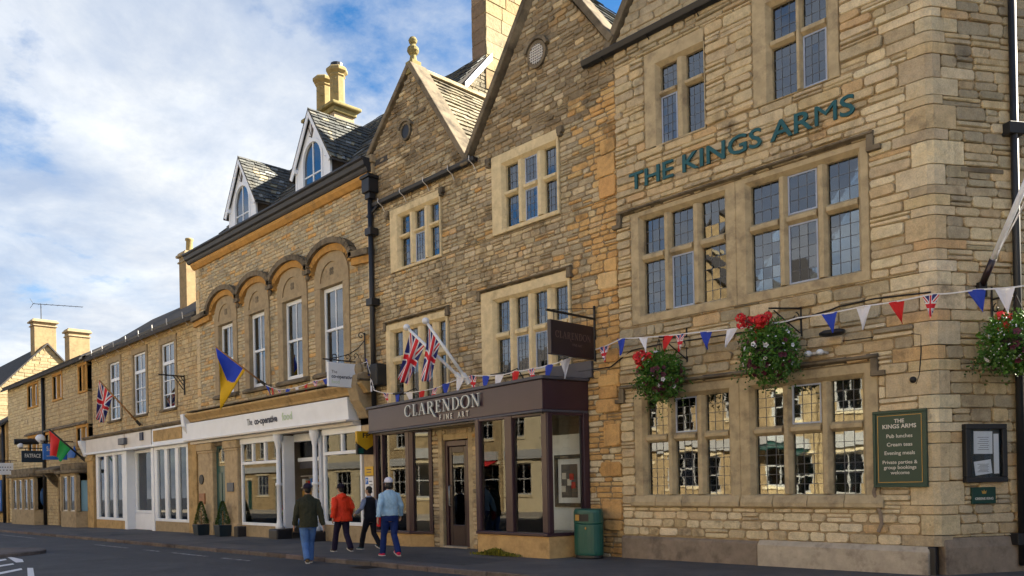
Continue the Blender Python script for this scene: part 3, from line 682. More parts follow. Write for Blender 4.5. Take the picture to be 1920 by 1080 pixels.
# ------------------------------------------------------------------ the gallery with two gables
PAL_SLATE_DK = [(3, (.075, .074, .072)), (2, (.055, .056, .058)), (1.2, (.11, .105, .095)), (.35, (.30, .31, .31))]
PAL_SLATE_TAN = [(3, (.20, .165, .11)), (2, (.16, .13, .09)), (1, (.25, .205, .14)), (.8, (.11, .095, .07))]
def vent(bld, x, z, rr_, mesh_grille):
    mb = MB(); n = 20
    for i in range(n):
        a0, a1 = 2*math.pi*i/n, 2*math.pi*(i+1)/n; q = []
        for a, k in ((a0, 1.35), (a1, 1.35), (a1, 1), (a0, 1)): q.append((x+rr_*k*math.cos(a), z+rr_*k*1.05*math.sin(a)))
        mb.prism_y(q, -.05, .02)
    v = mb.build('vent', M['drip'], bld)
    mb = MB(); mb.prism_y([(x+rr_*math.cos(2*math.pi*i/n), z+rr_*1.05*math.sin(2*math.pi*i/n)) for i in range(n)], -.028, .0); mb.build('opening', M['black'], v)
    mb = MB()
    for i in range(8):
        a0, a1 = rad(20+140*i/8), rad(20+140*(i+1)/8)
        mb.prism_y([(x+rr_*1.5*math.cos(a0), z+rr_*1.5*math.sin(a0)), (x+rr_*1.5*math.cos(a1), z+rr_*1.5*math.sin(a1)), (x+rr_*1.85*math.cos(a1), z+rr_*1.85*math.sin(a1)), (x+rr_*1.85*math.cos(a0), z+rr_*1.85*math.sin(a0))], -.09, .02)
    mb.build('hood_stone', M['drip'], v)
    if mesh_grille:
        mb = MB()
        for i in range(-3, 4):
            t = i*rr_*.27; h = math.sqrt(max(0, rr_**2-t*t))
            mb.tube([(x+t, -.045, z-h), (x+t, -.045, z+h)], .012, 5); mb.tube([(x-h, -.05, z+t), (x+h, -.05, z+t)], .012, 5)
        mb.build('grille', M['offwhite'], v)
def build_gallery():
    r = random.Random(31)
    b = thing('gallery_building', 'grey brown stone gallery with two steep gables beside the pub', 'gallery', (-14.4, 0, 0))
    x0, x1 = -18.72, -10.11
    left = [(-18.72, 9.3), (-18.72, 10.75), (-16.88, 12.45), (-14.72, 9.3)]
    rap = (-12.30, 12.30); right = [(-14.55, 9.3), rap, (-10.12, 10.25), (-10.12, 9.3)]
    # door, bays, windows
    holes = [(-17.90, -15.72, 7.26, 8.98), (-13.80, -11.66, 7.30, 9.16), (-14.27, -11.40, 3.95, 6.05), (-18.20, -15.52, 3.55, 5.90),
             (-18.5, -16.3, -.3, 3.3), (-16.0, -14.75, -.3, 2.75), (-13.35, -11.0, -.3, 3.3)]
    mb = MB(); sheet(mb, x0, x1, -.4, 9.3, holes, .03, .38); mb.prism_y(left, .031, .38)
    apr = (-12.0, 12.72); rr_poly = [(-14.55, 9.3), (-12.0, 12.72), (-10.12, 10.25), (-10.12, 9.3)]
    mb.prism_y(rr_poly, .032, .38); mb.build('wall', M['mortar_dark'], b)
    def inpoly(poly, z):
        xs = []
        for (ax, az), (bx, bz) in zip(poly, poly[1:]+poly[:1]):
            if (az <= z < bz) or (bz <= z < az): xs.append(ax+(bx-ax)*(z-az)/(bz-az))
        xs.sort(); return [(xs[i], xs[i+1]) for i in range(0, len(xs)-1, 2)]
    def span(z):
        if z < 9.3: return [(x0, x1)]
        return inpoly(left, z)+inpoly(rr_poly, z)
    def colf(x, z, l, rr):
        if x > -11.35 and z < 9.6 and rr.random() < (.75 if x > -10.75 else .35): return pick(rr, PAL_ORANGE)
        if x > -11.6 and z < 3.6: return pick(rr, PAL_PALE if rr.random() < .6 else PAL_ORANGE)
        g = min(1, max(0, (z-5.5)/5.0)); n = mnoise.noise(Vector((x*.55, z*.55, 3)))
        if z > 9.2 and rr.random() < .75: c = pick(rr, [(2, (.21, .16, .105)), (2, (.155, .12, .08)), (1, (.26, .195, .12)), (.8, (.33, .20, .075)), (.5, (.30, .245, .17))]); return c
        if rr.random() < .35+.45*g+n*.5: return pick(rr, PAL_GREY)
        if rr.random() < .08: return pick(rr, PAL_ORANGE)
        return pick(rr, PAL_PUB)
    st = [(a-.002, c+.002, d-.002, e+.002) for a, c, d, e in holes]
    sh = MB()
    for v in ():
        pass
    fr = Matrix.Translation((0, .03, 0))
    rubble(b, span, -.3, 12.7, st, (.085, .145), (.16, .42), colf, M['gal_stone'], FR=fr, ring=8, n_ind=297, seed=9, joint=.02, dr=(.010, .036))
    vent(b, -17.1, 10.88, .17, False); vent(b, -12.24, 10.98, .21, True)
    # large orange ironstone blocks of the party pier, standing a little proud
    z = .5
    while z < 9.2:
        h = r.uniform(.22, .5)
        if r.random() < .55:
            w_ = r.uniform(.35, .8); xa = r.uniform(-10.85, -10.2-w_*.5); xb = min(xa+w_, -10.14)
            mb = MB(); stone_piece(mb, r, xa, xb, z, z+h-.02, .020, 8, pick(r, PAL_ORANGE, .8)); mb.build('ironstone_block', M['buff_stone'], b, colattr=True)
        z += h
    # windows
    mullioned(b, [(-17.5, -17.08), (-16.87, -16.46), (-16.23, -15.83)], (7.38, 8.13), (8.25, 8.72), (-17.9, -15.72, 7.27, 8.97), M['frame_gal'], r, (3, 4), (3, 3), open_=((1, 0),), budget=260)
    mullioned(b, [(-13.39, -12.98), (-12.77, -12.38), (-12.15, -11.78)], (7.44, 8.14), (8.28, 8.86), (-13.80, -11.66, 7.31, 9.15), M['frame_gal'], r, (3, 4), (3, 3), open_=((1, 0), (1, 1)), budget=260)
    mullioned(b, [(-13.78, -13.35), (-13.14, -12.74), (-12.54, -12.16), (-11.92, -11.53)], (4.05, 4.88), (5.05, 5.76), (-14.26, -11.41, 3.96, 6.04), M['frame_gal'], r, (3, 5), (3, 4), open_=((1, 0), (2, 0)), budget=260)
    mullioned(b, [(-17.92, -17.52), (-17.21, -16.85), (-16.58, -16.24), (-15.97, -15.66)], (3.72, 4.80), (5.02, 5.66), (-18.19, -15.53, 3.56, 5.89), M['frame_gal'], r, (2, 4), (3, 3), budget=260)
    def labels(x0_, x1_, z, full):
        if full: hood(b, x0_, x1_, z, .12, M['drip'], .10, .09, .14); return
        for x, s_ in ((x0_, -1), (x1_, 1)):
            mb = MB(); mb.box(x, x+s_*.16, -.09, .03, z-.14, z); mb.box(x+s_*.04, x+s_*.12, -.11, .03, z-.22, z-.142); mb.build('label_stop', M['drip'], b, bevel=.012)
    labels(-17.9, -15.72, 8.98, False); labels(-13.80, -11.66, 9.16, False); labels(-14.36, -11.36, 6.06, True); labels(-18.26, -15.46, 5.92, True)
    # copings with kneelers and finial
    def coping(a, e, w_=.17, y0=-.13, y1=.42):
        a, e = Vector(a), Vector(e); d = (e-a).normalized(); n = Vector((-d.y, d.x)); n = n if n.y > 0 else -n
        mb = MB(); mb.prism_y([tuple(a), tuple(e), tuple(e+n*w_), tuple(a+n*w_)], y0, y1); mb.build('verge_coping', M['drip'], b, bevel=.025)
    coping((-18.86, 10.72), (-16.9, 12.52), .14, -.06); coping((-16.86, 12.50), (-14.66, 9.28), .15, -.128)
    coping((-14.62, 9.30), (-12.02, 12.84), .14, -.131); coping((-11.98, 12.84), (-10.16, 10.36), .15, -.129)
    mb = MB(); mb.box(-18.98, -18.55, -.14, .3, 10.5, 10.72); mb.box(-18.9, -18.6, -.1, .3, 10.2, 10.498); mb.build('kneeler', M['frame_coop'], b, bevel=.03)
    mb = MB(); mb.box(-14.80, -14.5, -.16, .3, 9.22, 9.40); mb.build('kneeler', M['drip'], b, bevel=.03)
    mb = MB(); cx, cy = -16.9, .12
    mb.box(cx-.15, cx+.15, cy-.15, cy+.15, 12.35, 12.68); mb.lathe(cx, cy, [(.13, 12.68), (.10, 12.74), (.075, 12.86), (.12, 12.90), (.16, 12.97), (.15, 13.05), (.09, 13.11), (.06, 13.15), (.10, 13.19), (.12, 13.26), (.08, 13.33), (.01, 13.36)], 14)
    mb.build('finial', stone_finial, b, smooth=False, bevel=.01)
    # gutter and roofs
    mb = MB(); mb.prism_x([(-.17, 9.33), (-.15, 9.24), (-.09, 9.2), (-.02, 9.23), (.0, 9.33)], -18.7, -14.28); g = mb.build('gutter', M['black'], b, bevel=.012)
    for x in (-18.2, -17.2, -16.2, -15.2, -14.4):
        mb = MB(); mb.tube([(x, .02, 9.05), (x, -.06, 9.18), (x, -.2, 9.26), (x, -.19, 9.36)], .012, 6); mb.build('gutter_bracket', M['offwhite'], g)
    mb = MB(); mb.tube([(-18.35, -.09, 9.25), (-18.55, -.13, 9.1), (-18.8, -.13, 9.02)], .045, 8); mb.build('gutter_outlet', M['black'], g, smooth=True)
    sl = lambda pal: (lambda rr: pick(rr, pal))
    rid = 5.6
    def plane(p, name='roof'):
        mb = MB(); mb.add([*p, *[(q[0], q[1], q[2]-.12) for q in p]], [(0, 1, 2, 3), (7, 6, 5, 4), (0, 4, 5, 1), (1, 5, 6, 2), (2, 6, 7, 3), (3, 7, 4, 0)]); return mb.build(name, M['roof'], b)
    # left gable: sunlit stone slates on its right slope
    plane([(-14.70, .35, 9.34), (-14.70, rid, 9.34), (-16.88, rid, 12.48), (-16.88, .35, 12.48)])
    plane([(-18.75, rid, 9.7), (-18.75, .35, 9.7), (-16.88, .35, 12.46), (-16.88, rid, 12.46)])
    slates(b, (-14.66, .44, 9.40), (-14.66, rid, 9.40), (-16.86, .44, 12.50), (-16.86, rid, 12.50), 19, 17, sl(PAL_SLATE_TAN), M['slate'], 3, 150)
    mb = MB(); rr2 = random.Random(2); y = .45
    while y < rid-.2:
        l_ = rr2.uniform(.38, .5); mb2 = MB(); mb2.prism_y([(-17.06, 12.42), (-16.88, 12.64), (-16.68, 12.42), (-16.74, 12.40), (-16.88, 12.56), (-17.0, 12.40)], y+.005, y+l_-.005)
        mb2.col = (.36, .29, .18); mb2.c = [mb2.col]*len(mb2.v); mb2.build('ridge_tile', M['slate'], b, colattr=True); y += l_
    # right gable: dark slates towards the pub
    plane([(-10.1, .35, 10.1), (-10.1, rid+2, 10.1), (-12.0, rid+2, 12.72), (-12.0, .35, 12.72)])
    plane([(-14.6, rid+2, 9.25), (-14.6, .35, 9.25), (-12.0, .35, 12.70), (-12.0, rid+2, 12.70)])
    slates(b, (-10.12, .44, 10.16), (-10.12, rid, 10.16), (-12.0, .44, 12.76), (-12.0, rid, 12.76), 14, 16, sl(PAL_SLATE_DK), M['slate'], 4, 90)
    mb = MB(); mb.box(x0, x1, 8, 8.4, -.3, 9.3); mb.prism_y([(x0, 9.3), (x1, 9.3), (-12, 12.7), (-14.6, 9.31), (-16.9, 12.4)], 8.0, 8.4); mb.build('rear_wall', M['mortar_dark'], b)
    plane([(x0, 5.0, 9.0), (x1, 5.0, 9.0), (x1, 8.4, 9.0), (x0, 8.4, 9.0)], 'rear_roof')
    # ------------- shopfront: fascia on a skewed line, angled bays, recessed door
    fl, frt = (-18.62, -.36), (-11.2, -1.16)
    f = lambda x: fl[1]+(frt[1]-fl[1])*(x-fl[0])/(frt[0]-fl[0])
    gzz = gz(-14)
    mb = MB(); mb.prism_z([fl, frt, (-10.98, .02), (-18.70, .02)], 2.99, 3.60); fas = mb.build('fascia', M['aubergine'], b, bevel=.012)
    mb = MB(); e = .05; mb.prism_z([(fl[0]-e, fl[1]-e), (frt[0]+.02, frt[1]-e), (frt[0]+e, frt[1]-e*.6), (-10.92, .0), (-18.74, .0)], 3.602, 3.67)
    mb.prism_z([(fl[0]-.01, fl[1]-.02), (frt[0], frt[1]-.02), (-10.98, -.01), (-18.7, -.01)], 2.935, 2.988); mb.build('cornice', M['lead_flash'], fas, bevel=.012)
    mb = MB(); mb.prism_z([(-12.1, -.06), (-10.82, -.06), (-10.82, .02), (-12.1, .02)], 3.672, 4.02); mb.build('lead_flashing', M['lead_flash'], b, bevel=.01)
    # soffit over the lobby
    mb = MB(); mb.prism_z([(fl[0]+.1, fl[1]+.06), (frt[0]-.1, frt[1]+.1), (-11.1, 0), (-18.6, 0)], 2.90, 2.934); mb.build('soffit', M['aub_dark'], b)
    def bay(name, pl, zsill, ztop, stall, posts):
        """glazed screen along the plan line pl: stall riser, sill, posts, glass"""
        o = None; mb = MB()
        n = len(pl); back = [(pl[-1][0], .03), (pl[0][0], .03)]
        mb.prism_z(pl+back, -.25, zsill-.07); root = mb.build(name, M['smooth_gold'], b, bevel=.012)
        mb = MB(); ex = [(x+(.04 if i == n-1 else 0), y-.045) for i, (x, y) in enumerate(pl)]; mb.prism_z(ex+back, zsill-.068, zsill); mb.build('sill', M['aubergine'], root, bevel=.012)
        for i in range(n-1):
            a, c = Vector(pl[i]), Vector(pl[i+1]); d = (c-a); ln = d.length; d.normalize(); nn = Vector((d.y, -d.x))
            FRm = Matrix(((d.x, -nn.x, 0, a.x), (d.y, -nn.y, 0, a.y), (0, 0, 1, 0), (0, 0, 0, 1)))
            cuts = posts[i]
            for (s0, s1) in cuts:
                mb = MB(FRm); mb.box(s0*ln, s1*ln, -.02, .13, zsill, ztop); mb.build('post', M['aubergine'], root, bevel=.015)
                mb = MB(FRm); q = .022; mb.box(s0*ln-q, s0*ln, .04, .10, zsill, ztop-.05) if s0 > .02 else None
                mb.box(s1*ln, s1*ln+q, .04, .10, zsill, ztop-.05) if s1 < .98 else None
                if mb.v: mb.build('bead', M['aub_dark'], root)
            mb = MB(FRm); mb.box(0, ln, -.005, .12, ztop-.06, ztop); mb.build('head_rail', M['aubergine'], root, bevel=.01)
            ed = [0]+[v for c_ in cuts for v in c_]+[1]
            for s0, s1 in zip(ed[0::2], ed[1::2]):
                if s1-s0 < .04: continue
                mb = MB(FRm); mb.box(s0*ln+.015, s1*ln-.015, .066, .074, zsill, ztop-.055); mb.build('pane', M['glass_shop'], root)
        return root
    rb = bay('bay_window', [(-13.42, .0), (-13.42, -1.02), (-11.22, -1.02), (-10.98, .0)], .46, 2.94, None,
             [[(.0, .1), (.86, 1.0)], [(.0, .055), (.435, .535), (.93, 1.0)], [(.0, .12), (.86, 1.0)]])
    lb = bay('bay_window', [(-18.48, .0), (-18.48, -.30), (-16.86, -.30), (-16.28, .0)], .30, 2.93, None,
             [[(0, .9)], [(.0, .07), (.22, .27), (.9, 1.0)], [(.0, .18), (.84, 1.0)]])
    # lobby wall, door
    mb = MB(); mb.box(-16.02, -15.86, -.02, .3, -.2, 2.93); mb.box(-14.90, -14.6, .02, .3, -.2, 2.93); mb.box(-15.858, -14.902, .02, .3, 2.62, 2.93); mb.build('door_surround', M['frame_pub'], b, bevel=.02)
    dr = MB(); dr.box(-15.84, -15.74, .06, .2, gzz-.02, 2.60); dr.box(-15.02, -14.92, .06, .2, gzz-.02, 2.60); dr.box(-15.738, -15.022, .06, .2, 2.46, 2.60)
    door = dr.build('door', M['aubergine'], b, bevel=.012)
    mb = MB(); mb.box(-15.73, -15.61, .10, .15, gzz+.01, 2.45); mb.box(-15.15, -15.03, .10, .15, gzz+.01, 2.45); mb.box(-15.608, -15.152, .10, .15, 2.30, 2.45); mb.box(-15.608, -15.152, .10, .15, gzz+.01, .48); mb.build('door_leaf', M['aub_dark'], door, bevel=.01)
    mb = MB(); mb.box(-15.608, -15.152, .12, .13, .48, 2.30); mb.build('pane', M['glass_shop'], door)
    mb = MB(); mb.tube([(-15.67, .10, .95), (-15.67, .04, .97), (-15.67, .04, 1.45), (-15.67, .10, 1.47)], .014, 8); mb.build('handle', M['silver'], door, smooth=True)
    mb = MB(); mb.box(-15.86, -14.90, -.05, .2, gzz-.1, gzz+.03); mb.build('threshold', M['plinth_grey'], b)
    # pale gallery interior behind the glass
    mb = MB(); mb.add([(-18.6, .1, -.1), (-10.6, .1, -.1), (-10.6, 4.5, -.1), (-18.6, 4.5, -.1)], [(0, 1, 2, 3)]); mb.build('shop_floor', M['wood'], b)
    mb = MB(); mb.box(-18.6, -10.6, 4.0, 4.1, -.1, 3.4); mb.box(-18.6, -18.5, .4, 4.0, -.1, 3.4); mb.box(-10.7, -10.6, .4, 4.0, -.1, 3.4); mb.box(-18.49, -10.71, .4, 3.99, 3.3, 3.4); mb.build('shop_interior', M['room_pale'], b)
    mb = MB(); mb.box(-12.35, -11.15, .25, .31, .25, 2.55); mb.build('display_panel', M['white'], b, bevel=.01)
    # lettering
    u = Vector((frt[0]-fl[0], frt[1]-fl[1])).normalized(); n = Vector((u.y, -u.x))
    on = lambda x, o=.0: (x+n.x*o, f(x)+n.y*o)
    sg = thing('gallery_sign', 'silver serif letters CLARENDON FINE ART on the aubergine fascia', 'sign', (-14.9, f(-14.9), 3.1))
    place_serif('CLARENDON', on(-16.55, .03), on(-13.28, .03), 3.235, .29, 'letter', M['silver'], sg, .035)
    FRm = Matrix(((u.x, -n.x, 0, on(-14.95, .02)[0]), (u.y, -n.y, 0, on(-14.95, .02)[1]), (0, 0, 1, 0), (0, 0, 0, 1)))
    x = 0
    for ch in 'FINE ART':
        if ch != ' ': text_line(ch, x, 3.05, .12, 0, 'letter', M['cream'], sg, FRm, extrude=.004, offset=.02, sx=.9)
        x += .165 if ch != 'I' else .145
    return b, on
M['lead_flash'] = pm('lead_flashing', (.075, .075, .095), .5, .25, 3, 30, .15)
stone_finial = dressed('mossy_finial_stone', (.26, .22, .10), (.09, .085, .04), .6)
gallery, gal_on = build_gallery()

# ------------------------------------------------------------------ the food shop with four arched windows and two dormers
def build_grocery():
    r = random.Random(41)
    b = thing('grocery_building', 'buff stone food shop with four arched windows and two white dormers', 'shop', (-24.8, 0, gz(-24.8)))
    x0, x1 = -30.85, -18.76; gzz = gz(-25)
    wx = [(-28.85, -27.65), (-26.38, -25.22), (-23.97, -22.72), (-21.60, -20.33)]
    holes = [(a-.32, c+.32, 4.84, 8.30) for a, c in wx]+[(-30.9, -18.7, -.6, 4.42)]
    mb = MB(); sheet(mb, x0, x1, -.5, 10.1, [(a, c, d, 7.6) for a, c, d, e in [(p-.05, q+.05, 4.95, 0) for p, q in wx]]+[(-30.5, -19.2, -.5, 3.5)], .03, .4); mb.build('wall', M['mortar'], b)
    def colf(x, z, l, rr):
        t = rr.random()
        if t < .5: return pick(rr, [(2, (.33, .27, .18)), (2, (.27, .225, .16)), (1.4, (.40, .325, .21)), (.9, (.22, .19, .145))])
        if t < .58: return pick(rr, PAL_ORANGE)
        return pick(rr, PAL_PUB)
    fr = Matrix.Translation((0, .03, 0))
    rubble(b, lambda z: [(x0, x1-.25)], 4.44, 10.08, [(a, c, d, e) for a, c, d, e in holes], (.10, .135), (.18, .46), colf, M['coop_stone'], FR=fr, ring=4, n_ind=290, seed=12, joint=.024, dr=(.010, .028), split=.05)
    z = 4.5
    while z < 9.9:
        h = r.uniform(.24, .36); mb = MB(); mb.box(x1-.27, x1-.01, -.005, .05, z, z+h-.02); mb.c = [pick(r, PAL_PUB)]*8; mb.build('quoin', M['buff_stone'], b, bevel=.012, colattr=True)
        mb = MB(); mb.box(x0-.01, x0+.3, -.005, .05, z, z+h-.02); mb.c = [pick(r, PAL_PUB)]*8; mb.build('quoin', M['buff_stone'], b, bevel=.012, colattr=True); z += h
    # windows: stone surround with carved tympanum, white sash
    arc = lambda cx, cz, rx, rz, a0, a1, n: [(cx+rx*math.cos(rad(a0+(a1-a0)*i/n)), cz+rz*math.sin(rad(a0+(a1-a0)*i/n))) for i in range(n+1)]
    for i, (a, c) in enumerate(wx):
        cx, hw = (a+c)/2, (c-a)/2
        mb = MB()
        for s_ in (-1, 1):
            e0, e1 = cx+s_*hw, cx+s_*(hw+.33); mb.box(e0, e1, -.03, .28, 4.98, 7.55)
        w_ = mb.build('window', M['frame_coop'], b, bevel=.015)
        mb = MB(); mb.box(cx-hw-.33, cx+hw+.33, -.028, .28, 7.552, 7.70)
        pa = arc(cx, 7.70, hw+.33, .98, 0, 180, 18); pi = arc(cx, 7.70, hw-.02, .56, 0, 180, 18)
        for k in range(18): mb.prism_y([pa[k], pa[k+1], pi[k+1], pi[k]], -.03, .1)
        mb.build('arch_stone', M['frame_coop'], w_)
        mb = MB(); mb.prism_y(pi, .008, .1); mb.build('tympanum', M['frame_coop'], w_)
        mb = MB()
        for k in range(4):
            an = rad(45+90*k); q = [(cx+.075*math.cos(an)+.06*math.cos(2*math.pi*t/10), 7.98+.075*math.sin(an)+.06*math.sin(2*math.pi*t/10)) for t in range(10)]; mb.prism_y(q, .002-.0008*k, .06)
        mb.build('quatrefoil', M['drip'], w_)
        mb = MB(); mb.prism_x([(.2, 4.82), (-.14, 4.82), (-.15, 4.90), (-.05, 4.98), (.2, 4.98)], a-.36, c+.36); mb.build('sill', M['drip'], w_, bevel=.015)
        y = .14; sash = MB()
        sash.box(a, a+.09, y-.02, y+.1, 5.0, 7.54); sash.box(c-.09, c, y-.02, y+.1, 5.0, 7.54); sash.box(a+.09, c-.09, y-.019, y+.1, 7.42, 7.54); sash.box(a+.09, c-.09, y-.019, y+.1, 5.0, 5.13)
        sash.box(a+.09, c-.09, y-.015, y+.08, 6.22, 6.30); s1 = sash.build('sash', M['white'], w_, bevel=.006)
        mb = MB(); mb.box(cx-.02, cx+.02, y+.005, y+.05, 5.13, 6.22); mb.box(cx-.02, cx+.02, y-.005, y+.04, 6.30, 7.42); mb.build('glazing_bar', M['white'], w_)
        for (p, q) in ((a+.09, cx-.02), (cx+.02, c-.09)):
            for (u, v, o) in ((5.13, 6.22, .03), (6.30, 7.42, .015)):
                mb = MB(); mb.box(p, q, y+o, y+o+.006, u, v); mb.build('pane', M['glass_sash'], w_)
        room(w_, a, c, 5.0, 7.54, .3, 2, M['room'])
        for k, xx in enumerate((a+.1, c-.4)):
            mb = MB(); 
            for q in range(5): mb.box(xx+q*.06, xx+q*.06+.056, .32+(q % 2)*.025, .33+(q % 2)*.025, 5.1, 7.5)
            mb.build('curtain', M['curtain'], w_)
    # label mould scalloped over the four heads
    path = [(x0-.05, 7.98)]
    for i, (a, c) in enumerate(wx):
        cx = (a+c)/2; l = (wx[i-1][1]+a)/2 if i else a-.62; rgt = (c+wx[i+1][0])/2 if i < 3 else c+.62
        n = 16
        for k in range(n+1):
            t = math.pi*(1-k/n); hwx = (cx-l) if k <= n/2 else (rgt-cx); path.append((cx+hwx*math.cos(t), 8.06+.68*math.sin(t)))
    path += [(x1-.0, 7.98)]
    mb = MB(); mo = MB()
    for (ax, az), (bx, bz) in zip(path, path[1:]):
        d = Vector((bx-ax, bz-az)); 
        if d.length < .01: continue
        d.normalize(); n = Vector((-d.y, d.x))
        mb.prism_y([(ax, az), (bx, bz), (bx+n.x*.17, bz+n.y*.17), (ax+n.x*.17, az+n.y*.17)], -.22, .05)
        mo.prism_y([(ax-n.x*.2, az-n.y*.2), (bx-n.x*.2, bz-n.y*.2), (bx-n.x*.003, bz-n.y*.003), (ax-n.x*.003, az-n.y*.003)], -.11, .05)
    mb.build('label_mould', M['drip'], b); mo.build('arch_moulding', M['orange_stone'], b)
    for i in range(3):
        x = (wx[i][1]+wx[i+1][0])/2; mb = MB(); mb.ball((x, -.12, 7.98), .09, .07, .11, 8, 6); mb.build('label_stop', M['drip'], b, smooth=True)
    # stone cornice, black moulded gutter
    mb = MB(); mb.prism_x([(.1, 10.02), (-.06, 10.02), (-.16, 10.14), (-.18, 10.24), (.1, 10.24)], x0-.08, x1+.02); mb.build('cornice', M['orange_stone'], b, bevel=.015)
    mb = MB(); mb.prism_x([(.1, 10.243), (-.2, 10.243), (-.24, 10.30), (-.26, 10.36), (-.33, 10.40), (-.36, 10.52), (-.42, 10.56), (-.42, 10.62), (.1, 10.62)], x0-.25, x1+.12); gt = mb.build('gutter', M['black_gutter'], b, bevel=.012)
    dp = pipe(b, [(-18.62, -.16, 9.6), (-18.62, -.16, 6.5), (-18.62, -.16, 3.6)], .075, M['black'])
    mb = MB(); mb.box(-18.80, -18.44, -.32, .0, 9.62, 10.0); mb.box(-18.74, -18.5, -.26, -.05, 9.45, 9.618); mb.box(-18.84, -18.40, -.36, .0, 10.002, 10.1); mb.build('hopper', M['black'], dp, bevel=.02)
    for z in (8.55, 6.6, 4.7):
        mb = MB(); mb.box(-18.76, -18.48, -.27, .0, z-.1, z+.1); mb.build('pipe_collar', M['black'], dp, bevel=.012)
    mb = MB(); mb.box(-18.54, -18.2, -.34, .0, 4.25, 4.85); mb.build('meter_box', M['black'], b, bevel=.03)
    # main roof
    zr, yr = 14.85, 4.0
    gab = [(.1, 10.5), (yr, zr), (yr+4, 10.5)]
    for p, q in ((x0+.02, x0+.35), (-18.4, -18.05)): mb = MB(); mb.prism_x(gab, p, q); mb.build('gable_wall', M['mortar'], b)
    colg = lambda x, z, l, rr: pick(rr, PAL_SLATE_TAN)
    FRg = Matrix(((0, -1, 0, -18.05), (1, 0, 0, 0), (0, 0, 1, 0), (0, 0, 0, 1)))
    rubble(b, lambda z: [(.3+(z-10.5)*.9, 2*yr-.3-(z-10.5)*.9)] if z < 14.6 else [], 10.6, 14.6, [], (.10, .16), (.2, .5), colg, M['coop_stone'], FR=FRg, ring=4, n_ind=0, seed=14)
    mb = MB(); t = .14
    mb.add([(x0, 0, 10.55), (-18.0, 0, 10.55), (-18.0, yr, zr), (x0, yr, zr), (x0, 0, 10.40), (-18, 0, 10.40), (-18, yr, zr-.15), (x0, yr, zr-.15)], [(0, 1, 2, 3), (7, 6, 5, 4), (0, 4, 5, 1), (1, 5, 6, 2), (3, 7, 4, 0)])
    mb.add([(x0, 8, 10.5), (-18.0, 8, 10.5), (-18.0, yr, zr), (x0, yr, zr), (x0, 8, 10.35), (-18, 8, 10.35), (-18, yr, zr-.15), (x0, yr, zr-.15)], [(1, 0, 3, 2), (4, 5, 6, 7), (1, 0, 4, 5)][:2])
    mb.build('roof', M['roof'], b); mb = MB(); mb.box(x0, -18.05, 7.8, 8.1, -.5, 10.4); mb.box(x0, x0+.3, .4, 7.8, -.5, 10.5); mb.build('rear_wall', M['mortar'], b)
    mb = MB(); dz = (zr-10.55)/yr; mb.prism_x([(2.85, 10.55+2.85*dz-.36), (3.95, 10.55+3.95*dz-.30), (3.95, 10.55+3.95*dz-.08), (2.85, 10.55+2.85*dz-.14)], -17.98, -17.93); mb.build('barge_board', M['white'], b)
    slates(b, (x0+.05, .15, 10.70), (-18.0, .15, 10.70), (x0+.05, yr, zr+.02), (-18.0, yr, zr+.02), 16, 46, lambda rr: pick(rr, PAL_SLATE_DK), M['slate'], 21, 20, name='main_roof_slate')
    # dormers
    for cx, sd in ((-27.78, 1), (-22.78, 2)):
        yf = .50; zb, ze, za = 10.66, 12.02, 13.62; hw = .98
        mb = MB()
        wi = arc(cx, 11.95, .56, .62, 0, 180, 14); opening = [(cx+.56, 11.0)]+wi+[(cx-.56, 11.0)]
        outer = [(cx-hw, zb), (cx-hw, ze), (cx-.5, ze+.62), (cx, za-.25), (cx+.5, ze+.62), (cx+hw, ze), (cx+hw, zb)]
        # face built as two halves round the arched light
        hl = [(cx-hw, zb), (cx-.56, zb), (cx-.56, 11.95)]+[p for p in reversed(wi) if p[0] < cx-.01][1:]+[(cx, 12.57), (cx, za-.2), (cx-hw, ze)]
        hr = [(2*cx-x, z) for x, z in hl]
        mb.prism_y(hl, yf, yf+.08); mb.prism_y(hr, yf, yf+.08); mb.box(cx-.56, cx+.56, yf+.003, yf+.08, zb, 11.0)
        d = mb.build('dormer', M['white'], b, bevel=.008)
        mb = MB()
        po, pi = arc(cx, 11.95, .66, .72, 0, 180, 14), arc(cx, 11.95, .555, .615, 0, 180, 14)
        for k in range(14): mb.prism_y([po[k], po[k+1], pi[k+1], pi[k]], yf-.03, yf+.1)
        for s_ in (-1, 1): mb.box(cx+s_*.555, cx+s_*.64, yf-.029, yf+.1, 10.98, 11.948)
        mb.box(cx-.66, cx+.66, yf-.05, yf+.1, 10.90, 10.979); mb.box(cx-.025, cx+.025, yf+.02, yf+.07, 10.98, 12.56); mb.box(cx-.55, cx-.026, yf+.022, yf+.068, 11.52, 11.56); mb.box(cx+.026, cx+.55, yf+.022, yf+.068, 11.52, 11.56)
        mb.build('window_frame', M['white'], d)
        for s_ in (-1, 1):
            pl = [(cx+s_*.026, 11.56)]+[(cx+s_*.55, 11.56), (cx+s_*.55, 11.95)]+[(cx+s_*.55*math.cos(rad(a)), 11.95+.61*math.sin(rad(a))) for a in range(10, 86, 15)]+[(cx+s_*.026, 12.56)]
            mb = MB(); mb.prism_y(pl, yf+.04, yf+.046); mb.build('pane', M['glass_sash'], d)
            mb = MB(); mb.box(cx+s_*.026, cx+s_*.55, yf+.04, yf+.046, 10.98, 11.52); mb.build('pane', M['glass_sash'], d)
        room(d, cx-.6, cx+.6, 10.9, 12.6, yf+.1, 1.2, M['curtain'])
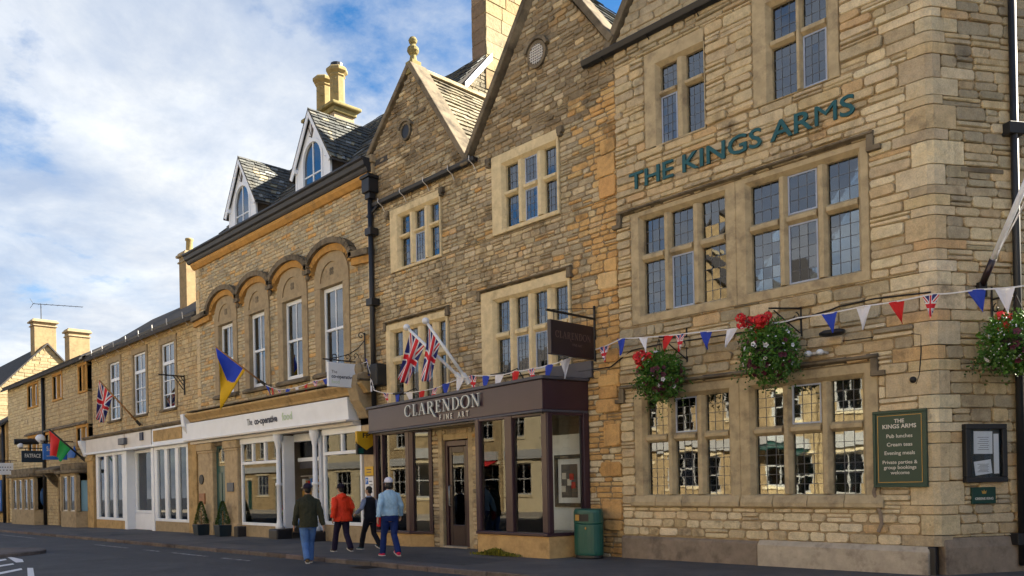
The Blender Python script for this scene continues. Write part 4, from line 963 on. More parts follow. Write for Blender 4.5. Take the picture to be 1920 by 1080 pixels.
        # barge boards with fretted spandrel
        for s_ in (-1, 1):
            mb = MB(); a = Vector((cx+s_*1.30, 11.70)); e = Vector((cx, za+.02)); dd = (e-a).normalized(); n = Vector((-dd.y, dd.x)); n = -n if n.y > 0 else n
            mb.prism_y([tuple(a), tuple(e), tuple(e+Vector((0, -.30))), tuple(a+n*.20)], yf-.13+.002*s_, yf-.09); mb.build('barge_board', M['white'], d, bevel=.008)
            mb = MB(); mb.box(cx+s_*(hw-.02), cx+s_*(hw+.1), yf-.02, yf+.06, zb, ze); mb.box(cx+s_*(hw-.06), cx+s_*(hw+.16), yf-.13, yf+.05, ze-.22, ze-.08); mb.build('bracket', M['white'], d, bevel=.01)
            ye = (ze-10.55)/dz; mb = MB(); mb.prism_x([(yf+.1, zb-.2), (yf+.1, ze), (ye+.05, ze), (yf+.2, zb-.2)], cx+s_*(hw-.08), cx+s_*hw); mb.build('cheek', M['roof_render'], d)
            # slope
            yb_ = (za-10.55)/dz; ee = (cx+s_*1.30, 11.66)
            yee = max(.9, (11.66-10.55)/dz)
            q = [(ee[0], yf-.14, ee[1]), (ee[0], yee, ee[1]), (cx, yb_, za), (cx, yf-.14, za)]
            mb = MB(); mb.add([*q, *[(p[0], p[1], p[2]-.05) for p in q]], [(0, 1, 2, 3), (7, 6, 5, 4), (0, 4, 5, 1), (1, 5, 6, 2), (2, 6, 7, 3), (3, 7, 4, 0)]); mb.build('dormer_roof', M['roof'], d)
            if s_ == 1: slates(b, (ee[0], yf-.16, ee[1]+.01), (ee[0]-.02, yee+.1, ee[1]+.01), (cx, yf-.16, za+.01), (cx, yb_, za+.01), 13, 9, lambda rr: pick(rr, PAL_SLATE_DK+([(1.5, (.36, .29, .17))] if rr.random() < .2 else [])), M['slate'], 30+sd, 125, name='dormer_slate')
        mb = MB()
        for k in range(6):
            x = cx-.05+.02*k; an = k*1.1
            mb.tube([(cx, yf-.012, 12.72), (cx+.18*math.sin(an*2.1-2.2), yf-.012, 12.8+.09*k)], .014, 5)
        mb.build('fret_carving', M['roof_render'], d)
    # chimney on the ridge with two octagonal shafts
    mb = MB(); cx, cy = -27.3, 4.0
    mb.box(cx-.95, cx+.95, cy-.45, cy+.45, 14.2, 15.75); ch = mb.build('chimney', M['frame_coop'], b, bevel=.02)
    mb = MB(); mb.prism_z([(cx-1.2, cy-.65), (cx+1.2, cy-.65), (cx+1.2, cy+.65), (cx-1.2, cy+.65)], 15.95, 16.08); mb.prism_z([(cx-1.05, cy-.52), (cx+1.05, cy-.52), (cx+1.05, cy+.52), (cx-1.05, cy+.52)], 15.752, 15.948); mb.build('chimney_cap', stone_finial, ch, bevel=.04)
    for dx in (-.50, .50):
        mb = MB(); X = cx+dx
        mb.lathe(X, cy, [(.40, 16.08), (.40, 16.22), (.33, 16.27), (.29, 16.33), (.28, 17.3), (.33, 17.36), (.30, 17.42), (.42, 17.52), (.42, 17.62), (.36, 17.68), (.25, 17.70)], 8, rot=rad(22)); pt = mb.build('chimney_pot', M['yellow_pot'], ch, bevel=.01)
        for k in range(8):
            for j in range(6):
                if j % 2 == k % 2: continue
                an = rad(22+22.5+45*k); mb = MB(); u = Vector((-math.sin(an), math.cos(an), 0)); o = Vector((X+.262*math.cos(an), cy+.262*math.sin(an), 16.48+.145*j)); n_ = Vector((math.cos(an), math.sin(an), 0))
                mb.add([o-u*.08, o+Vector((0, 0, -.07)), o+u*.08, o+Vector((0, 0, .07)), o+n_*.03], [(0, 1, 4), (1, 2, 4), (2, 3, 4), (3, 0, 4)])
                if k in (3, 4, 5, 6): mb.build('lozenge', M['yellow_pot'], pt)
    mb = MB(); mb.lathe(cx+.5, cy, [(.24, 17.70), (.24, 17.86), (.2, 17.88)], 12); mb.build('chimney_cowl', M['black'], ch)
    # tall stack over the gable next to the gallery
    mb = MB(); mb.box(-18.62, -18.0, 3.75, 6.3, 13.6, 18.3); ch = mb.build('chimney', M['buff_block'], b)
    rr = random.Random(77); z = 14.2
    FRc = Matrix(((0, -1, 0, -18.0), (1, 0, 0, 0), (0, 0, 1, 0), (0, 0, 0, 1)))
    while z < 17.7:
        h = rr.uniform(.32, .46); y = 3.76
        while y < 6.25:
            l_ = min(rr.uniform(.5, .95), 6.29-y)
            if l_ > .1:
                mb = MB(FRc); stone_piece(mb, rr, y+.006, y+l_-.006, z+.006, z+h-.006, .02, 4, pick(rr, [(2, (.27, .20, .09)), (2, (.23, .18, .11)), (1, (.26, .21, .135)), (1, (.22, .14, .055))])); mb.build('block', M['buff_stone'], ch, colattr=True)
            y += l_
        mb = MB(); stone_piece(mb, rr, -18.615, -18.01, z+.006, z+h-.006, .02, 4, pick(rr, [(2, (.15, .10, .065)), (1, (.20, .13, .08))])); mb.v = [(x, y_+3.75, z_) for x, y_, z_ in mb.v]; mb.build('block', M['buff_stone'], ch, colattr=True)  # street-side blocks coloured darker, shade of that face put into the colour
        z += h
    mb = MB(); mb.box(-18.75, -17.88, 3.6, 6.45, 17.72, 17.86); mb.box(-18.82, -17.80, 3.52, 6.53, 17.862, 18.0); mb.build('chimney_cap', M['frame_coop'], ch, bevel=.03)
    # --------------------------------------------------- shop front
    yf = -.12
    mb = MB(); mb.prism_x([(.1, 4.10), (-.30, 4.10), (-.34, 4.18), (-.42, 4.26), (-.50, 4.34), (-.50, 4.40), (.1, 4.46)], x0-.1, x1+.05); mb.build('shop_cornice', M['orange_frieze'], b, bevel=.015)
    mb = MB(); mb.box(x0, x1-.05, -.50, .03, 4.461, 4.50); mb.build('lead_flashing', M['drip'], b)
    mb = MB(); mb.prism_x([(-.05, 3.40), (-.40, 3.40), (-.44, 4.04), (-.05, 4.04)], x0-.1, -19.55); fb = mb.build('sign_board', M['white'], b, bevel=.01)
    mb = MB(); mb.box(x0-.15, -19.5, -.54, -.02, 3.34, 3.398); mb.box(x0-.1, -19.5, -.30, -.02, 3.24, 3.338); mb.build('moulding', M['offwhite'], fb, bevel=.012)
    FRs = Matrix.Translation((0, -.40, 3.40)) @ Matrix.Rotation(math.atan2(.04, .64), 4, 'X')
    sg = thing('grocery_sign', 'lettering The co-operative food on the long white shop board', 'sign', (-24.4, -.45, 3.6))
    text_line('The', -25.62, .24, .21, -.012, 'lettering', M['grey_text'], sg, FRs, sx=.8)
    text_line('co-operative', -24.48, .24, .21, -.012, 'lettering', M['navy_text'], sg, FRs, offset=.03, wmax=1.72)
    text_line('food', -23.05, .24, .24, -.012, 'lettering', M['pale_green'], sg, FRs, offset=.01)
    # pilasters, brackets
    def pil(xa, xb, y=-.22):
        mb = MB(); mb.box(xa, xb, y, .2, gzz-.3, 3.1); mb.box(xa-.05, xb+.05, y-.05, .2, gzz-.3, .28); mb.box(xa-.05, xb+.05, y-.06, .2, 2.95, 3.23); mb.box(xa-.03, xb+.03, y-.03, .2, 2.86, 2.948); mb.build('pilaster', M['frame_coop2'], b, bevel=.03)
    pil(-30.45, -29.15); pil(-28.12, -27.1); pil(-19.35, -18.78, -.06)
    mb = MB(); mb.prism_x([(0, 3.42), (-.18, 3.42), (-.25, 3.6), (-.45, 3.9), (-.55, 4.3), (-.5, 4.6), (-.3, 4.7), (0, 4.7)], -19.38, -18.92); mb.ball((-19.15, -.3, 4.78), .16, .14, .2, 8, 6); mb.ball((-19.15, -.3, 5.0), .09, .09, .12, 8, 6); mb.build('console_bracket', M['frame_coop'], b, bevel=.02)
    mb = MB(); mb.prism_x([(0, 3.42), (-.18, 3.42), (-.25, 3.6), (-.5, 3.95), (-.55, 4.42), (0, 4.42)], x0-.42, x0-.12); mb.build('console_bracket', M['white'], b, bevel=.02)
    # recessed teal door
    mb = MB(); mb.box(-29.14, -28.13, -.06, .02, gzz, 3.09); dd = mb.build('door', M['teal'], b)
    mb = MB()
    for (u, v) in ((gzz+.12, .85), (.98, 2.1)):
        for (p, q) in ((-29.0, -28.67), (-28.58, -28.25)): mb.box(p, q, -.08, -.061, u, v)
    mb.build('door_panel', M['teal'], dd, bevel=.015); mb = MB(); mb.box(-29.0, -28.25, -.075, -.061, 2.35, 3.0); mb.build('fanlight', M['glass_shop'], dd)
    mb = MB(); mb.ball((-28.35, -.1, 1.0), .035); mb.build('handle', M['gold'], dd)
    mb = MB(); mb.box(-29.1, -28.15, -.15, .15, 3.1, 3.23); mb.build('door_head', M['drip'], b)
    # white glazed fronts: (x0, x1, transom lights, door?)
    def front(xa, xb, zsill, lights, ztr, col=M['white']):
        mb = MB(); f = .09; y0, y1 = yf, yf+.12
        mb.box(xa, xa+f, y0, y1, zsill, 3.05); mb.box(xb-f, xb, y0, y1, zsill, 3.05); mb.box(xa+f, xb-f, y0+.002, y1, zsill, zsill+.1); mb.box(xa+f, xb-f, y0+.002, y1, ztr, ztr+.1); mb.box(xa-.02, xb+.02, y0-.02, y1, 3.05, 3.24)
        for k in range(1, lights): x = xa+(xb-xa)*k/lights; mb.box(x-.05, x+.05, y0+.004, y1, ztr+.1, 3.05)
        wn = mb.build('shop_window', col, b, bevel=.01)
        mb = MB(); mb.box(xa+f, xb-f, y0+.05, y0+.06, zsill+.1, ztr); mb.build('pane', M['glass_food'], wn)
        for k in range(lights):
            p, q = xa+(xb-xa)*k/lights, xa+(xb-xa)*(k+1)/lights; mb = MB(); mb.box(p+.06, q-.06, y0+.05, y0+.06, ztr+.1, 3.05); mb.build('pane', M['glass_food'], wn)
        return wn
    front(-27.0, -24.32, .22, 3, 2.33); front(-21.45, -19.36, .36, 2, 2.45)
    for p, q, h in ((-27.05, -24.0, .22), (-21.5, -19.3, .36)): mb = MB(); mb.box(p, q, yf+.02, .2, gzz-.3, h); mb.build('stall_riser', M['frame_coop'], b, bevel=.015)
    # entrance with white cast columns on black stone bases
    mb = MB(); mb.box(-24.0, -21.9, .45, .55, 2.35, 2.47); mb.box(-24.0, -21.9, .3, .5, 3.0, 3.24); e = mb.build('entrance', M['white'], b)
    mb = MB(); mb.box(-23.95, -21.95, .49, .5, 2.47, 3.0); mb.build('pane', M['glass_shop'], e)
    mb = MB(); mb.box(-23.95, -21.95, .48, .55, 2.12, 2.35); mb.build('entrance_board', M['grey_text'], e)
    for X in (-24.02, -21.72):
        mb = MB(); mb.lathe(X, -.24, [(.13, .16), (.14, .24), (.10, .34), (.08, .5), (.075, 1.55), (.11, 1.58), (.11, 1.64), (.075, 1.67), (.07, 2.75), (.09, 2.85), (.11, 2.95), (.16, 3.1), (.16, 3.24)], 14); c = mb.build('column', M['white'], b, smooth=True)
        mb = MB(); mb.box(X-.3, X+.3, -.5, .05, gz(X)-.05, .17); mb.build('column_base', M['black_stone'], c, bevel=.05)
        mb = MB(); mb.box(X-.07, X+.07, -.08, .30, .17, 3.2); mb.build('column_pier', M['white'], c, bevel=.01)
    mb = MB(); mb.box(-27.04, -26.72, -.42, .0, gz(-27)-.05, .18); mb.build('plinth_block', M['black_stone'], b, bevel=.04)
    # interior
    mb = MB(); mb.box(-30.6, -19.0, 5, 5.1, -.4, 3.3); mb.box(-27.1, -27.0, .3, 4.98, -.4, 3.3); mb.box(-19.1, -19.0, .3, 4.98, -.4, 3.3); mb.box(-26.98, -19.12, .3, 4.98, 3.25, 3.3); mb.build('shop_interior', M['room_pale'], b)
    mb = MB(); mb.box(-26.9, -19.2, .0, 5, -.35, -.2); mb.build('shop_floor', M['plinth_grey'], b)
    mb = MB(); mb.box(-26.85, -24.45, .07, .08, 2.13, 2.33); mb.build('window_vinyl', M['sky_blue'], b)
    mb = MB(); mb.box(-21.2, -20.3, .2, .26, .4, 2.4); mb.box(-20.2, -19.6, .25, .3, .4, 2.4); mb.build('inner_door', M['white'], b, bevel=.01)
    mb = MB(); mb.box(-21.05, -20.9, .18, .198, .5, 2.0); mb.build('door_strip', M['yellowp'], b)
    # small wall plates
    for nm, xa, xb, za, zb, m_, rd in (('wall_plaque', -30.25, -29.95, 1.75, 2.0, 'iron', 1), ('wall_plaque', -30.3, -29.8, .95, 1.35, 'copper', 0), ('wall_plaque', -27.85, -27.35, 1.4, 1.72, 'lead', 0)):
        mb = MB()
        if rd: mb.prism_y([((xa+xb)/2+.19*math.cos(k*math.pi/8), (za+zb)/2+.19*math.sin(k*math.pi/8)) for k in range(16)], -.26, -.22)
        else: mb.box(xa, xb, -.27, -.22, za, zb)
        mb.build(nm, M[m_], b, bevel=.01)
    return b
M['black_gutter'] = pm('weathered_black_gutter', (.030, .031, .036), .5, .3, 2, 30, .1)
M['roof_render'] = pm('grey_render', (.13, .115, .11), .9, .3, 3, 30, .2)
M['yellow_pot'] = dressed('yellow_chimney_pot', (.31, .24, .115), (.24, .19, .07), .4)
M['buff_block'] = dressed('buff_block_joint', (.30, .22, .12), (.12, .09, .06), .4)
M['orange_frieze'] = dressed('buff_orange_frieze', (.46, .32, .15), (.12, .09, .05), .6)
M['frame_coop2'] = dressed('smooth_buff_pilaster', (.46, .36, .225), (.19, .14, .09), .4)
M['grey_text'] = pm('grey_text', (.06, .06, .075), .5, .1, bump=0)
M['navy_text'] = pm('navy_text', (.012, .02, .06), .5, .1, bump=0)
M['pale_green'] = pm('pale_green_text', (.48, .64, .44), .5, .05, bump=0)
M['black_stone'] = pm('black_painted_stone', (.02, .02, .025), .45, .2, 3, 30, .2)
M['sky_blue'] = pm('sky_blue_vinyl', (.22, .45, .70), .5, .1, bump=0)
M['copper'] = pm('brown_plaque', (.30, .13, .05), .5, .2, bump=0)
grocery = build_grocery()

# ------------------------------------------------------------------ houses further down the street
def simple_roof(b, x0, x1, ye, ze, yr, zr, yb, mat='roof', ov=.25, th=.14):
    for (ya, za, y2, z2, nm) in ((ye-ov, ze-ov*(zr-ze)/(yr-ye), yr, zr, 'roof'), (yb+ov, ze-ov*(zr-ze)/(yb-yr), yr, zr, 'roof')):
        mb = MB(); q = [(x0, ya, za), (x1, ya, za), (x1, y2, z2), (x0, y2, z2)]
        mb.add([*q, *[(p[0], p[1], p[2]-th) for p in q]], [(0, 1, 2, 3), (7, 6, 5, 4), (0, 4, 5, 1), (1, 5, 6, 2), (2, 6, 7, 3), (3, 7, 4, 0)]); mb.build(nm, M[mat], b)
def chimney(b, cx, cy, wx, wy, z0, z1, mat, pots=(), cap=.12):
    mb = MB(); mb.box(cx-wx, cx+wx, cy-wy, cy+wy, z0, z1); c = mb.build('chimney', mat, b, bevel=.02)
    mb = MB(); e = cap; mb.box(cx-wx-e*.5, cx+wx+e*.5, cy-wy-e*.5, cy+wy+e*.5, z1-.28, z1-.2); mb.box(cx-wx-e, cx+wx+e, cy-wy-e, cy+wy+e, z1+.002, z1+.12); mb.box(cx-wx-e*.4, cx+wx+e*.4, cy-wy-e*.4, cy+wy+e*.4, z1+.122, z1+.22); mb.build('chimney_cap', M['frame_coop'], c, bevel=.02)
    for dx in pots:
        mb = MB(); mb.lathe(cx+dx, cy, [(.2, z1+.2), (.17, z1+.35), (.15, z1+.8), (.2, z1+.85), (.19, z1+.93)], 12); mb.build('chimney_pot', M['yellow_pot'], c, smooth=True)
    return c
def sash_window(b, a, c, z0, z1, y, nx, nz, frame='white', glass='glass_sash', sill=True, surround=None, rm='room'):
    mb = MB(); f = .08
    mb.box(a, a+f, y+.06, y+.16, z0, z1); mb.box(c-f, c, y+.06, y+.16, z0, z1); mb.box(a+f, c-f, y+.061, y+.16, z0, z0+f); mb.box(a+f, c-f, y+.061, y+.16, z1-f, z1)
    for i in range(1, nx): x = a+(c-a)*i/nx; mb.box(x-.025, x+.025, y+.07, y+.13, z0+f, z1-f)
    for zf in nz: z = z0+(z1-z0)*zf[0]; mb.box(a+f, c-f, y+zf[2] if len(zf) > 2 else y+.065, y+.135, z-zf[1], z+zf[1])
    w_ = mb.build('window', M[frame], b, bevel=.006)
    xs = [a+(c-a)*i/nx for i in range(nx+1)]; zs = [z0]+[z0+(z1-z0)*q[0] for q in nz]+[z1]
    for i in range(nx):
        for j in range(len(zs)-1):
            mb = MB(); mb.box(xs[i]+.025, xs[i+1]-.025, y+.10, y+.106, zs[j]+.01, zs[j+1]-.01); mb.build('pane', M[glass], w_)
    room(w_, a, c, z0, z1, y+.17, 1.6, M[rm])
    if sill: mb = MB(); mb.prism_x([(y+.15, z0-.12), (y-.10, z0-.12), (y-.11, z0-.05), (y-.0, z0), (y+.15, z0)], a-.12, c+.12); mb.build('sill', M['drip'], w_, bevel=.012)
    if surround:
        mb = MB(); sw_ = .2
        mb.box(a-sw_, a-.003, y-.03, y+.1, z0-.0, z1); mb.box(c+.003, c+sw_, y-.03, y+.1, z0, z1); mb.box(a-sw_, c+sw_, y-.032, y+.1, z1+.002, z1+.26); mb.build('stone_surround', M[surround], w_, bevel=.01)
    return w_
def build_parade():
    r = random.Random(51)
    b = thing('white_front_shop', 'long two storey shop with white painted shopfront and three tall windows', 'shop', (-37.8, .2, gz(-37.8)))
    x0, x1, y0 = -44.55, -30.95, .2; g0 = gz(-38)
    wn = [(-41.82, -40.28), (-38.45, -36.88), (-35.08, -33.58)]
    holes = [(a, c, 4.95, 7.72) for a, c in wn]+[(-43.4, -31.4, g0-.5, 3.45)]
    mb = MB(); sheet(mb, x0, x1, g0-.4, 8.3, holes, y0+.03, y0+.4); mb.build('wall', M['mortar'], b)
    colf = lambda x, z, l, rr: pick(rr, [(3, (.38, .28, .15)), (2, (.33, .245, .14)), (1.5, (.43, .33, .19)), (1, (.42, .25, .10)), (.8, (.25, .20, .13))])
    st = [(a-.22, c+.22, d-.01, e+.28) for a, c, d, e in holes[:3]]+[(x0, x1, g0-.5, 4.35)]
    rubble(b, lambda z: [(x0, x1)], 4.35, 8.28, st, (.14, .22), (.25, .62), colf, M['far_stone'], FR=Matrix.Translation((0, y0+.03, 0)), ring=4, n_ind=110, seed=16, joint=.026, dr=(.012, .03))
    for a, c in wn: sash_window(b, a, c, 4.95, 7.72, y0, 2, [(.22, .02), (.43, .02), (.70, .07, .05)], surround='frame_coop')
    mb = MB(); mb.prism_x([(y0+.1, 8.22), (y0-.10, 8.22), (y0-.12, 8.36), (y0+.1, 8.36)], x0, x1); mb.build('eaves_course', M['orange_frieze'], b)
    mb = MB(); mb.prism_x([(y0-.06, 8.42), (y0-.12, 8.34), (y0-.22, 8.34), (y0-.26, 8.46), (y0-.06, 8.46)], x0, x1+.02); gt = mb.build('gutter', M['black_gutter'], b, bevel=.01)
    for k in range(8):
        x = -43.6+k*1.65; mb = MB(); mb.tube([(x, y0-.02, 8.1), (x, y0-.24, 8.3), (x, y0-.27, 8.6)], .022, 6); mb.build('gutter_bracket', M['offwhite'], gt)
    simple_roof(b, x0, x1, y0-.1, 8.45, 3.3, 10.75, 7)
    chimney(b, -38.7, 3.0, .42, .36, 9.5, 12.75, M['buff_block'], (0,))
    mb = MB(); mb.box(x0, x1, 6.7, 7, g0-.4, 8.3); mb.prism_x([(y0+.4, 8.3), (3.3, 10.6), (7, 8.3)], x0+.02, x0+.3); mb.build('rear_wall', M['mortar'], b)
    # shopfront
    y = .02
    mb = MB(); mb.prism_x([(y0+.1, 4.12), (y0-.42, 4.12), (y0-.5, 4.2), (y0-.5, 4.25), (y0+.1, 4.4)], x0-.1, x1+.1); mb.build('lead_cornice', M['drip'], b, bevel=.02)
    mb = MB(); mb.box(x0+.15, -38.75, y-.20, y0+.1, 3.46, 4.115); mb.box(-38.65, -35.4, y-.20, y0+.1, 3.46, 4.115); fs_ = mb.build('fascia', M['offwhite'], b, bevel=.02)
    mb = MB(); mb.box(-35.28, -31.3, y-.20, y0+.1, 3.46, 4.115); mb.build('fascia', M['white'], b, bevel=.02)
    mb = MB(); mb.box(-35.05, -32.0, y-.235, y-.202, 3.56, 4.03); mb.build('name_board', M['orange_frieze'], b, bevel=.01)
    mb = MB(); mb.box(-36.6, -36.25, y-.26, y-.202, 3.7, 4.05); mb.build('name_flag', M['navy_text'], b)
    mb = MB(); mb.box(-39.1, -38.3, y-.36, y-.202, 3.62, 3.92); mb.build('alarm_box', M['lead'], b, bevel=.03)
    mb = MB(); mb.box(x0, x1, y-.26, y0+.1, 3.36, 3.458); mb.build('architrave', M['white'], b, bevel=.012)
    mb = MB(); mb.prism_x([(y0, 3.3), (y-.2, 3.3), (y-.26, 3.5), (y-.42, 3.9), (y-.46, 4.1), (y0, 4.1)], x0-.3, x0+.13); mb.build('console_bracket', M['white'], b, bevel=.03)
    mb = MB(); mb.box(x0, x0+.95, y-.12, y0+.1, g0-.4, 3.355); mb.box(x0-.05, x0+1.0, y-.2, y0+.1, 3.05, 3.2); mb.build('pier', M['orange_frieze'], b, bevel=.02)
    mb = MB(); mb.box(-31.75, x1, y-.1, y0+.1, g0-.4, 3.355); mb.build('pier', M['orange_frieze'], b, bevel=.02)
    def bayw(xa, xb, n, zs, yy, wd=.16):
        mb = MB(); mb.box(xa, xb, yy-.03, yy+.14, zs, zs+.12); mb.box(xa, xb, yy-.028, yy+.139, 3.22, 3.355)
        for k in range(n+1): x = xa+wd/2+(xb-xa-wd)*k/n; mb.box(x-wd/2, x+wd/2, yy-.026, yy+.138, zs+.12, 3.22)
        w_ = mb.build('shop_window', M['white'], b, bevel=.012)
        for k in range(n):
            a, c = xa+wd+(xb-xa-wd)*k/n, xa+(xb-xa-wd)*(k+1)/n; mb = MB(); mb.box(a, c, yy+.05, yy+.06, zs+.12, 3.22); mb.build('pane', M['glass_shop'], w_)
    bayw(-43.45, -39.3, 3, g0+.38, y, .34); bayw(-38.94, -35.9, 1, g0+.75, y+.35, .2); bayw(-35.55, -31.8, 3, g0+.45, y, .3)
    mb = MB(); mb.box(-39.28, -38.95, y-.05, y0+.4, g0-.3, 3.354); mb.box(-35.88, -35.57, y-.05, y0+.4, g0-.3, 3.354); mb.build('post', M['white'], b, bevel=.012)
    mb = MB(); mb.box(-38.94, -35.9, y+.30, y+.5, g0-.3, g0+.74); mb.build('stall_riser', M['white'], b)
    mb = MB(); mb.box(-43.5, -39.3, y-.01, y0+.2, g0-.4, g0+.377); mb.build('stall_riser', M['orange_frieze'], b)
    mb = MB(); mb.box(-35.55, -31.76, y-.01, y0+.2, g0-.4, g0+.447); mb.build('stall_riser', M['frame_coop'], b)
    mb = MB(); mb.box(-43.3, -31.6, 3.2, 3.3, g0, 3.4); mb.box(-43.3, -31.6, .6, 3.19, 3.36, 3.4); mb.box(-43.3, -31.6, .5, 3.2, g0-.1, g0); mb.build('shop_interior', M['room'], b)
    for k, (x, cmat) in enumerate(((-42.3, 'red'), (-40.9, 'sky_blue'), (-34.6, 'offwhite'), (-33.0, 'bluep'))):
        mb = MB(); mb.box(x-.3, x+.3, .9, 1.0, g0+.9, g0+1.9); mb.build('display_card', M[cmat], b)
parade = build_parade()
def build_clothes_shop():
    r = random.Random(61)
    b = thing('clothing_shop_building', 'low old stone shop with small timber windows and two bay windows', 'shop', (-53, 0, gz(-53)))
    x0, x1, y0 = -61.6, -44.6, 0.; g0 = gz(-55)
    up_ = [(-56.3, -54.1), (-50.75, -49.1), (-45.95, -44.75)]
    lo_ = [(-56.35, -54.3), (-52.6, -51.0), (-46.4, -44.75)]
    holes = [(a, c, 6.76, 8.05) for a, c in up_]+[(a, c, 3.85, 4.85) for a, c in lo_]+[(-58.6, -52.9, g0, 2.4), (-50.2, -48.6, g0-.3, 2.2), (-47.7, -44.7, g0, 2.45)]
    mb = MB(); sheet(mb, x0, x1, g0-.4, 8.4, holes, y0+.03, y0+.4); mb.build('wall', M['mortar'], b)
    pal = lambda x, z, l, rr: pick(rr, [(3, (.42, .32, .18)), (2, (.36, .27, .155)), (2, (.47, .37, .22))] if x < -53 else [(3, (.34, .255, .145)), (2, (.30, .225, .13)), (1, (.40, .29, .15))])
    st = [(a-.15, c+.15, d-.12, e+.15) for a, c, d, e in holes]
    rubble(b, lambda z: [(x0, x1)], g0, 8.35, st, (.15, .24), (.3, .75), pal, M['far_stone'], FR=Matrix.Translation((0, y0+.03, 0)), ring=4, n_ind=60, seed=18, joint=.03, dr=(.012, .035))
    def oldw(a, c, z0, z1):
        mb = MB(); mb.box(a-.15, a, -.03, .25, z0, z1); mb.box(c, c+.15, -.03, .25, z0, z1); mb.box(a-.15, c+.15, -.032, .25, z1+.001, z1+.16); mb.box(a-.15, c+.15, -.05, .25, z0-.12, z0-.001); m_ = (a+c)/2; mb.box(m_-.1, m_+.1, -.02, .25, z0, z1)
        w_ = mb.build('window', M['orange_stone'], b, bevel=.02)
        for p, q in ((a, m_-.1), (m_+.1, c)):
            casement(w_, p, q, z0, z1, .16, M['white'], .09); mb = MB(); mb.box(p+.08, q-.08, .15, .156, z0+.08, z1-.08); mb.build('pane', M['glass_sash'], w_)
        room(w_, a-.1, c+.1, z0, z1, .26, 1.5, M['room'])
    for a, c in up_: oldw(a, c, 6.76, 8.05)
    for a, c in lo_: oldw(a, c, 3.85, 4.85)
    mb = MB(); mb.prism_x([(.03, 5.02), (-.14, 5.0), (-.14, 5.08), (.03, 5.2)], -56.9, -44.7); mb.build('drip_mould', M['drip'], b)
    for (a, c, pr, zt) in ((-58.7, -52.8, .55, 2.42), (-47.9, -44.7, .55, 2.45)):
        mb = MB(); mb.prism_z([(a, .03), (a+.3, -pr), (c-.3, -pr), (c, .03)], g0-.3, g0+.9); bw = mb.build('bay_window', M['frame_coop'], b, bevel=.02)
        mb = MB(); mb.prism_z([(a-.2, .03), (a+.15, -pr-.25), (c-.15, -pr-.25), (c+.2, .03)], zt+.02, zt+.2); mb.prism_z([(a-.1, .03), (a+.3, -pr), (c-.3, -pr), (c+.1, .03)], zt+.21, zt+.55); mb.build('bay_roof', M['drip'], bw, bevel=.04)
        n = 4 if c-a > 4 else 2
        mb = MB(); mb.box(a+.3, c-.3, -pr+.0, -pr+.2, zt-.1, zt+.02)
        for k in range(n+1): x = a+.3+(c-a-.6)*k/n; wd = .2 if k % 2 else .3; mb.box(x-wd/2, x+wd/2, -pr+.002, -pr+.2, g0+.9, zt-.1)
        mb.build('stone_mullion', M['frame_coop'], bw, bevel=.015)
        for k in range(n):
            x, x2 = a+.3+(c-a-.6)*k/n+.14, a+.3+(c-a-.6)*(k+1)/n-.14; casement(bw, x, x2, g0+.9, zt-.1, -pr+.12, M['offwhite'], .07)
            mb = MB(); mb.box(x+.07, x2-.07, -pr+.09, -pr+.1, g0+.95, zt-.15); mb.build('pane', M['glass_shop'], bw)
        mb = MB(); mb.add([(a+.2, 1.6, g0+.5), (c-.2, 1.6, g0+.5), (c-.2, 1.6, zt), (a+.2, 1.6, zt)], [(0, 1, 2, 3)]); mb.build('interior', M['room'], bw)
    mb = MB(); mb.box(-46.3, -45.0, .1, .14, .35, 2.1); mb.build('window_poster', M['sky_blue'], b)
    mb = MB(); mb.ball((-54.6, .35, 1.25), .3, .2, .55); mb.build('window_mannequin', M['bluep'], b, smooth=True)
    mb = MB(); mb.prism_x([(.03, 2.5), (-.75, 2.55), (-.8, 2.75), (.03, 3.0)], -51.6, -47.9); mb.build('door_hood', M['drip'], b, bevel=.04)
    mb = MB(); mb.prism_x([(.03, 1.75), (-.12, 1.9), (-.6, 2.5), (.03, 2.5)], -50.6, -50.3); mb.prism_x([(.03, 1.75), (-.12, 1.9), (-.6, 2.5), (.03, 2.5)], -48.5, -48.2); mb.build('hood_brackets', M['drip'], b)
    mb = MB(); mb.box(-50.2, -48.6, .2, .3, g0-.2, 2.2); mb.build('door', M['aub_dark'], b)
    pipe(b, [(-52.55, -.1, 8.2), (-52.55, -.1, g0)], .09, M['black'])
    mb = MB(); mb.prism_x([(-.0, 8.42), (-.2, 8.34), (-.3, 8.48), (0, 8.5)], x0-.2, x1); mb.build('gutter', M['black_gutter'], b)
    simple_roof(b, x0-.25, x1, -.1, 8.48, 3.0, 10.3, 7)
    chimney(b, -57.6, 3.2, .5, .62, 9.2, 11.9, M['buff_block'])
    mb = MB(); mb.box(x0, x1, 6.7, 7, g0-.4, 8.3); mb.prism_x([(.4, g0), (.4, 8.3), (3.0, 10.1), (6.8, 8.3), (6.8, g0)], x0, x0+.3); mb.build('rear_wall', M['mortar'], b)
build_clothes_shop()
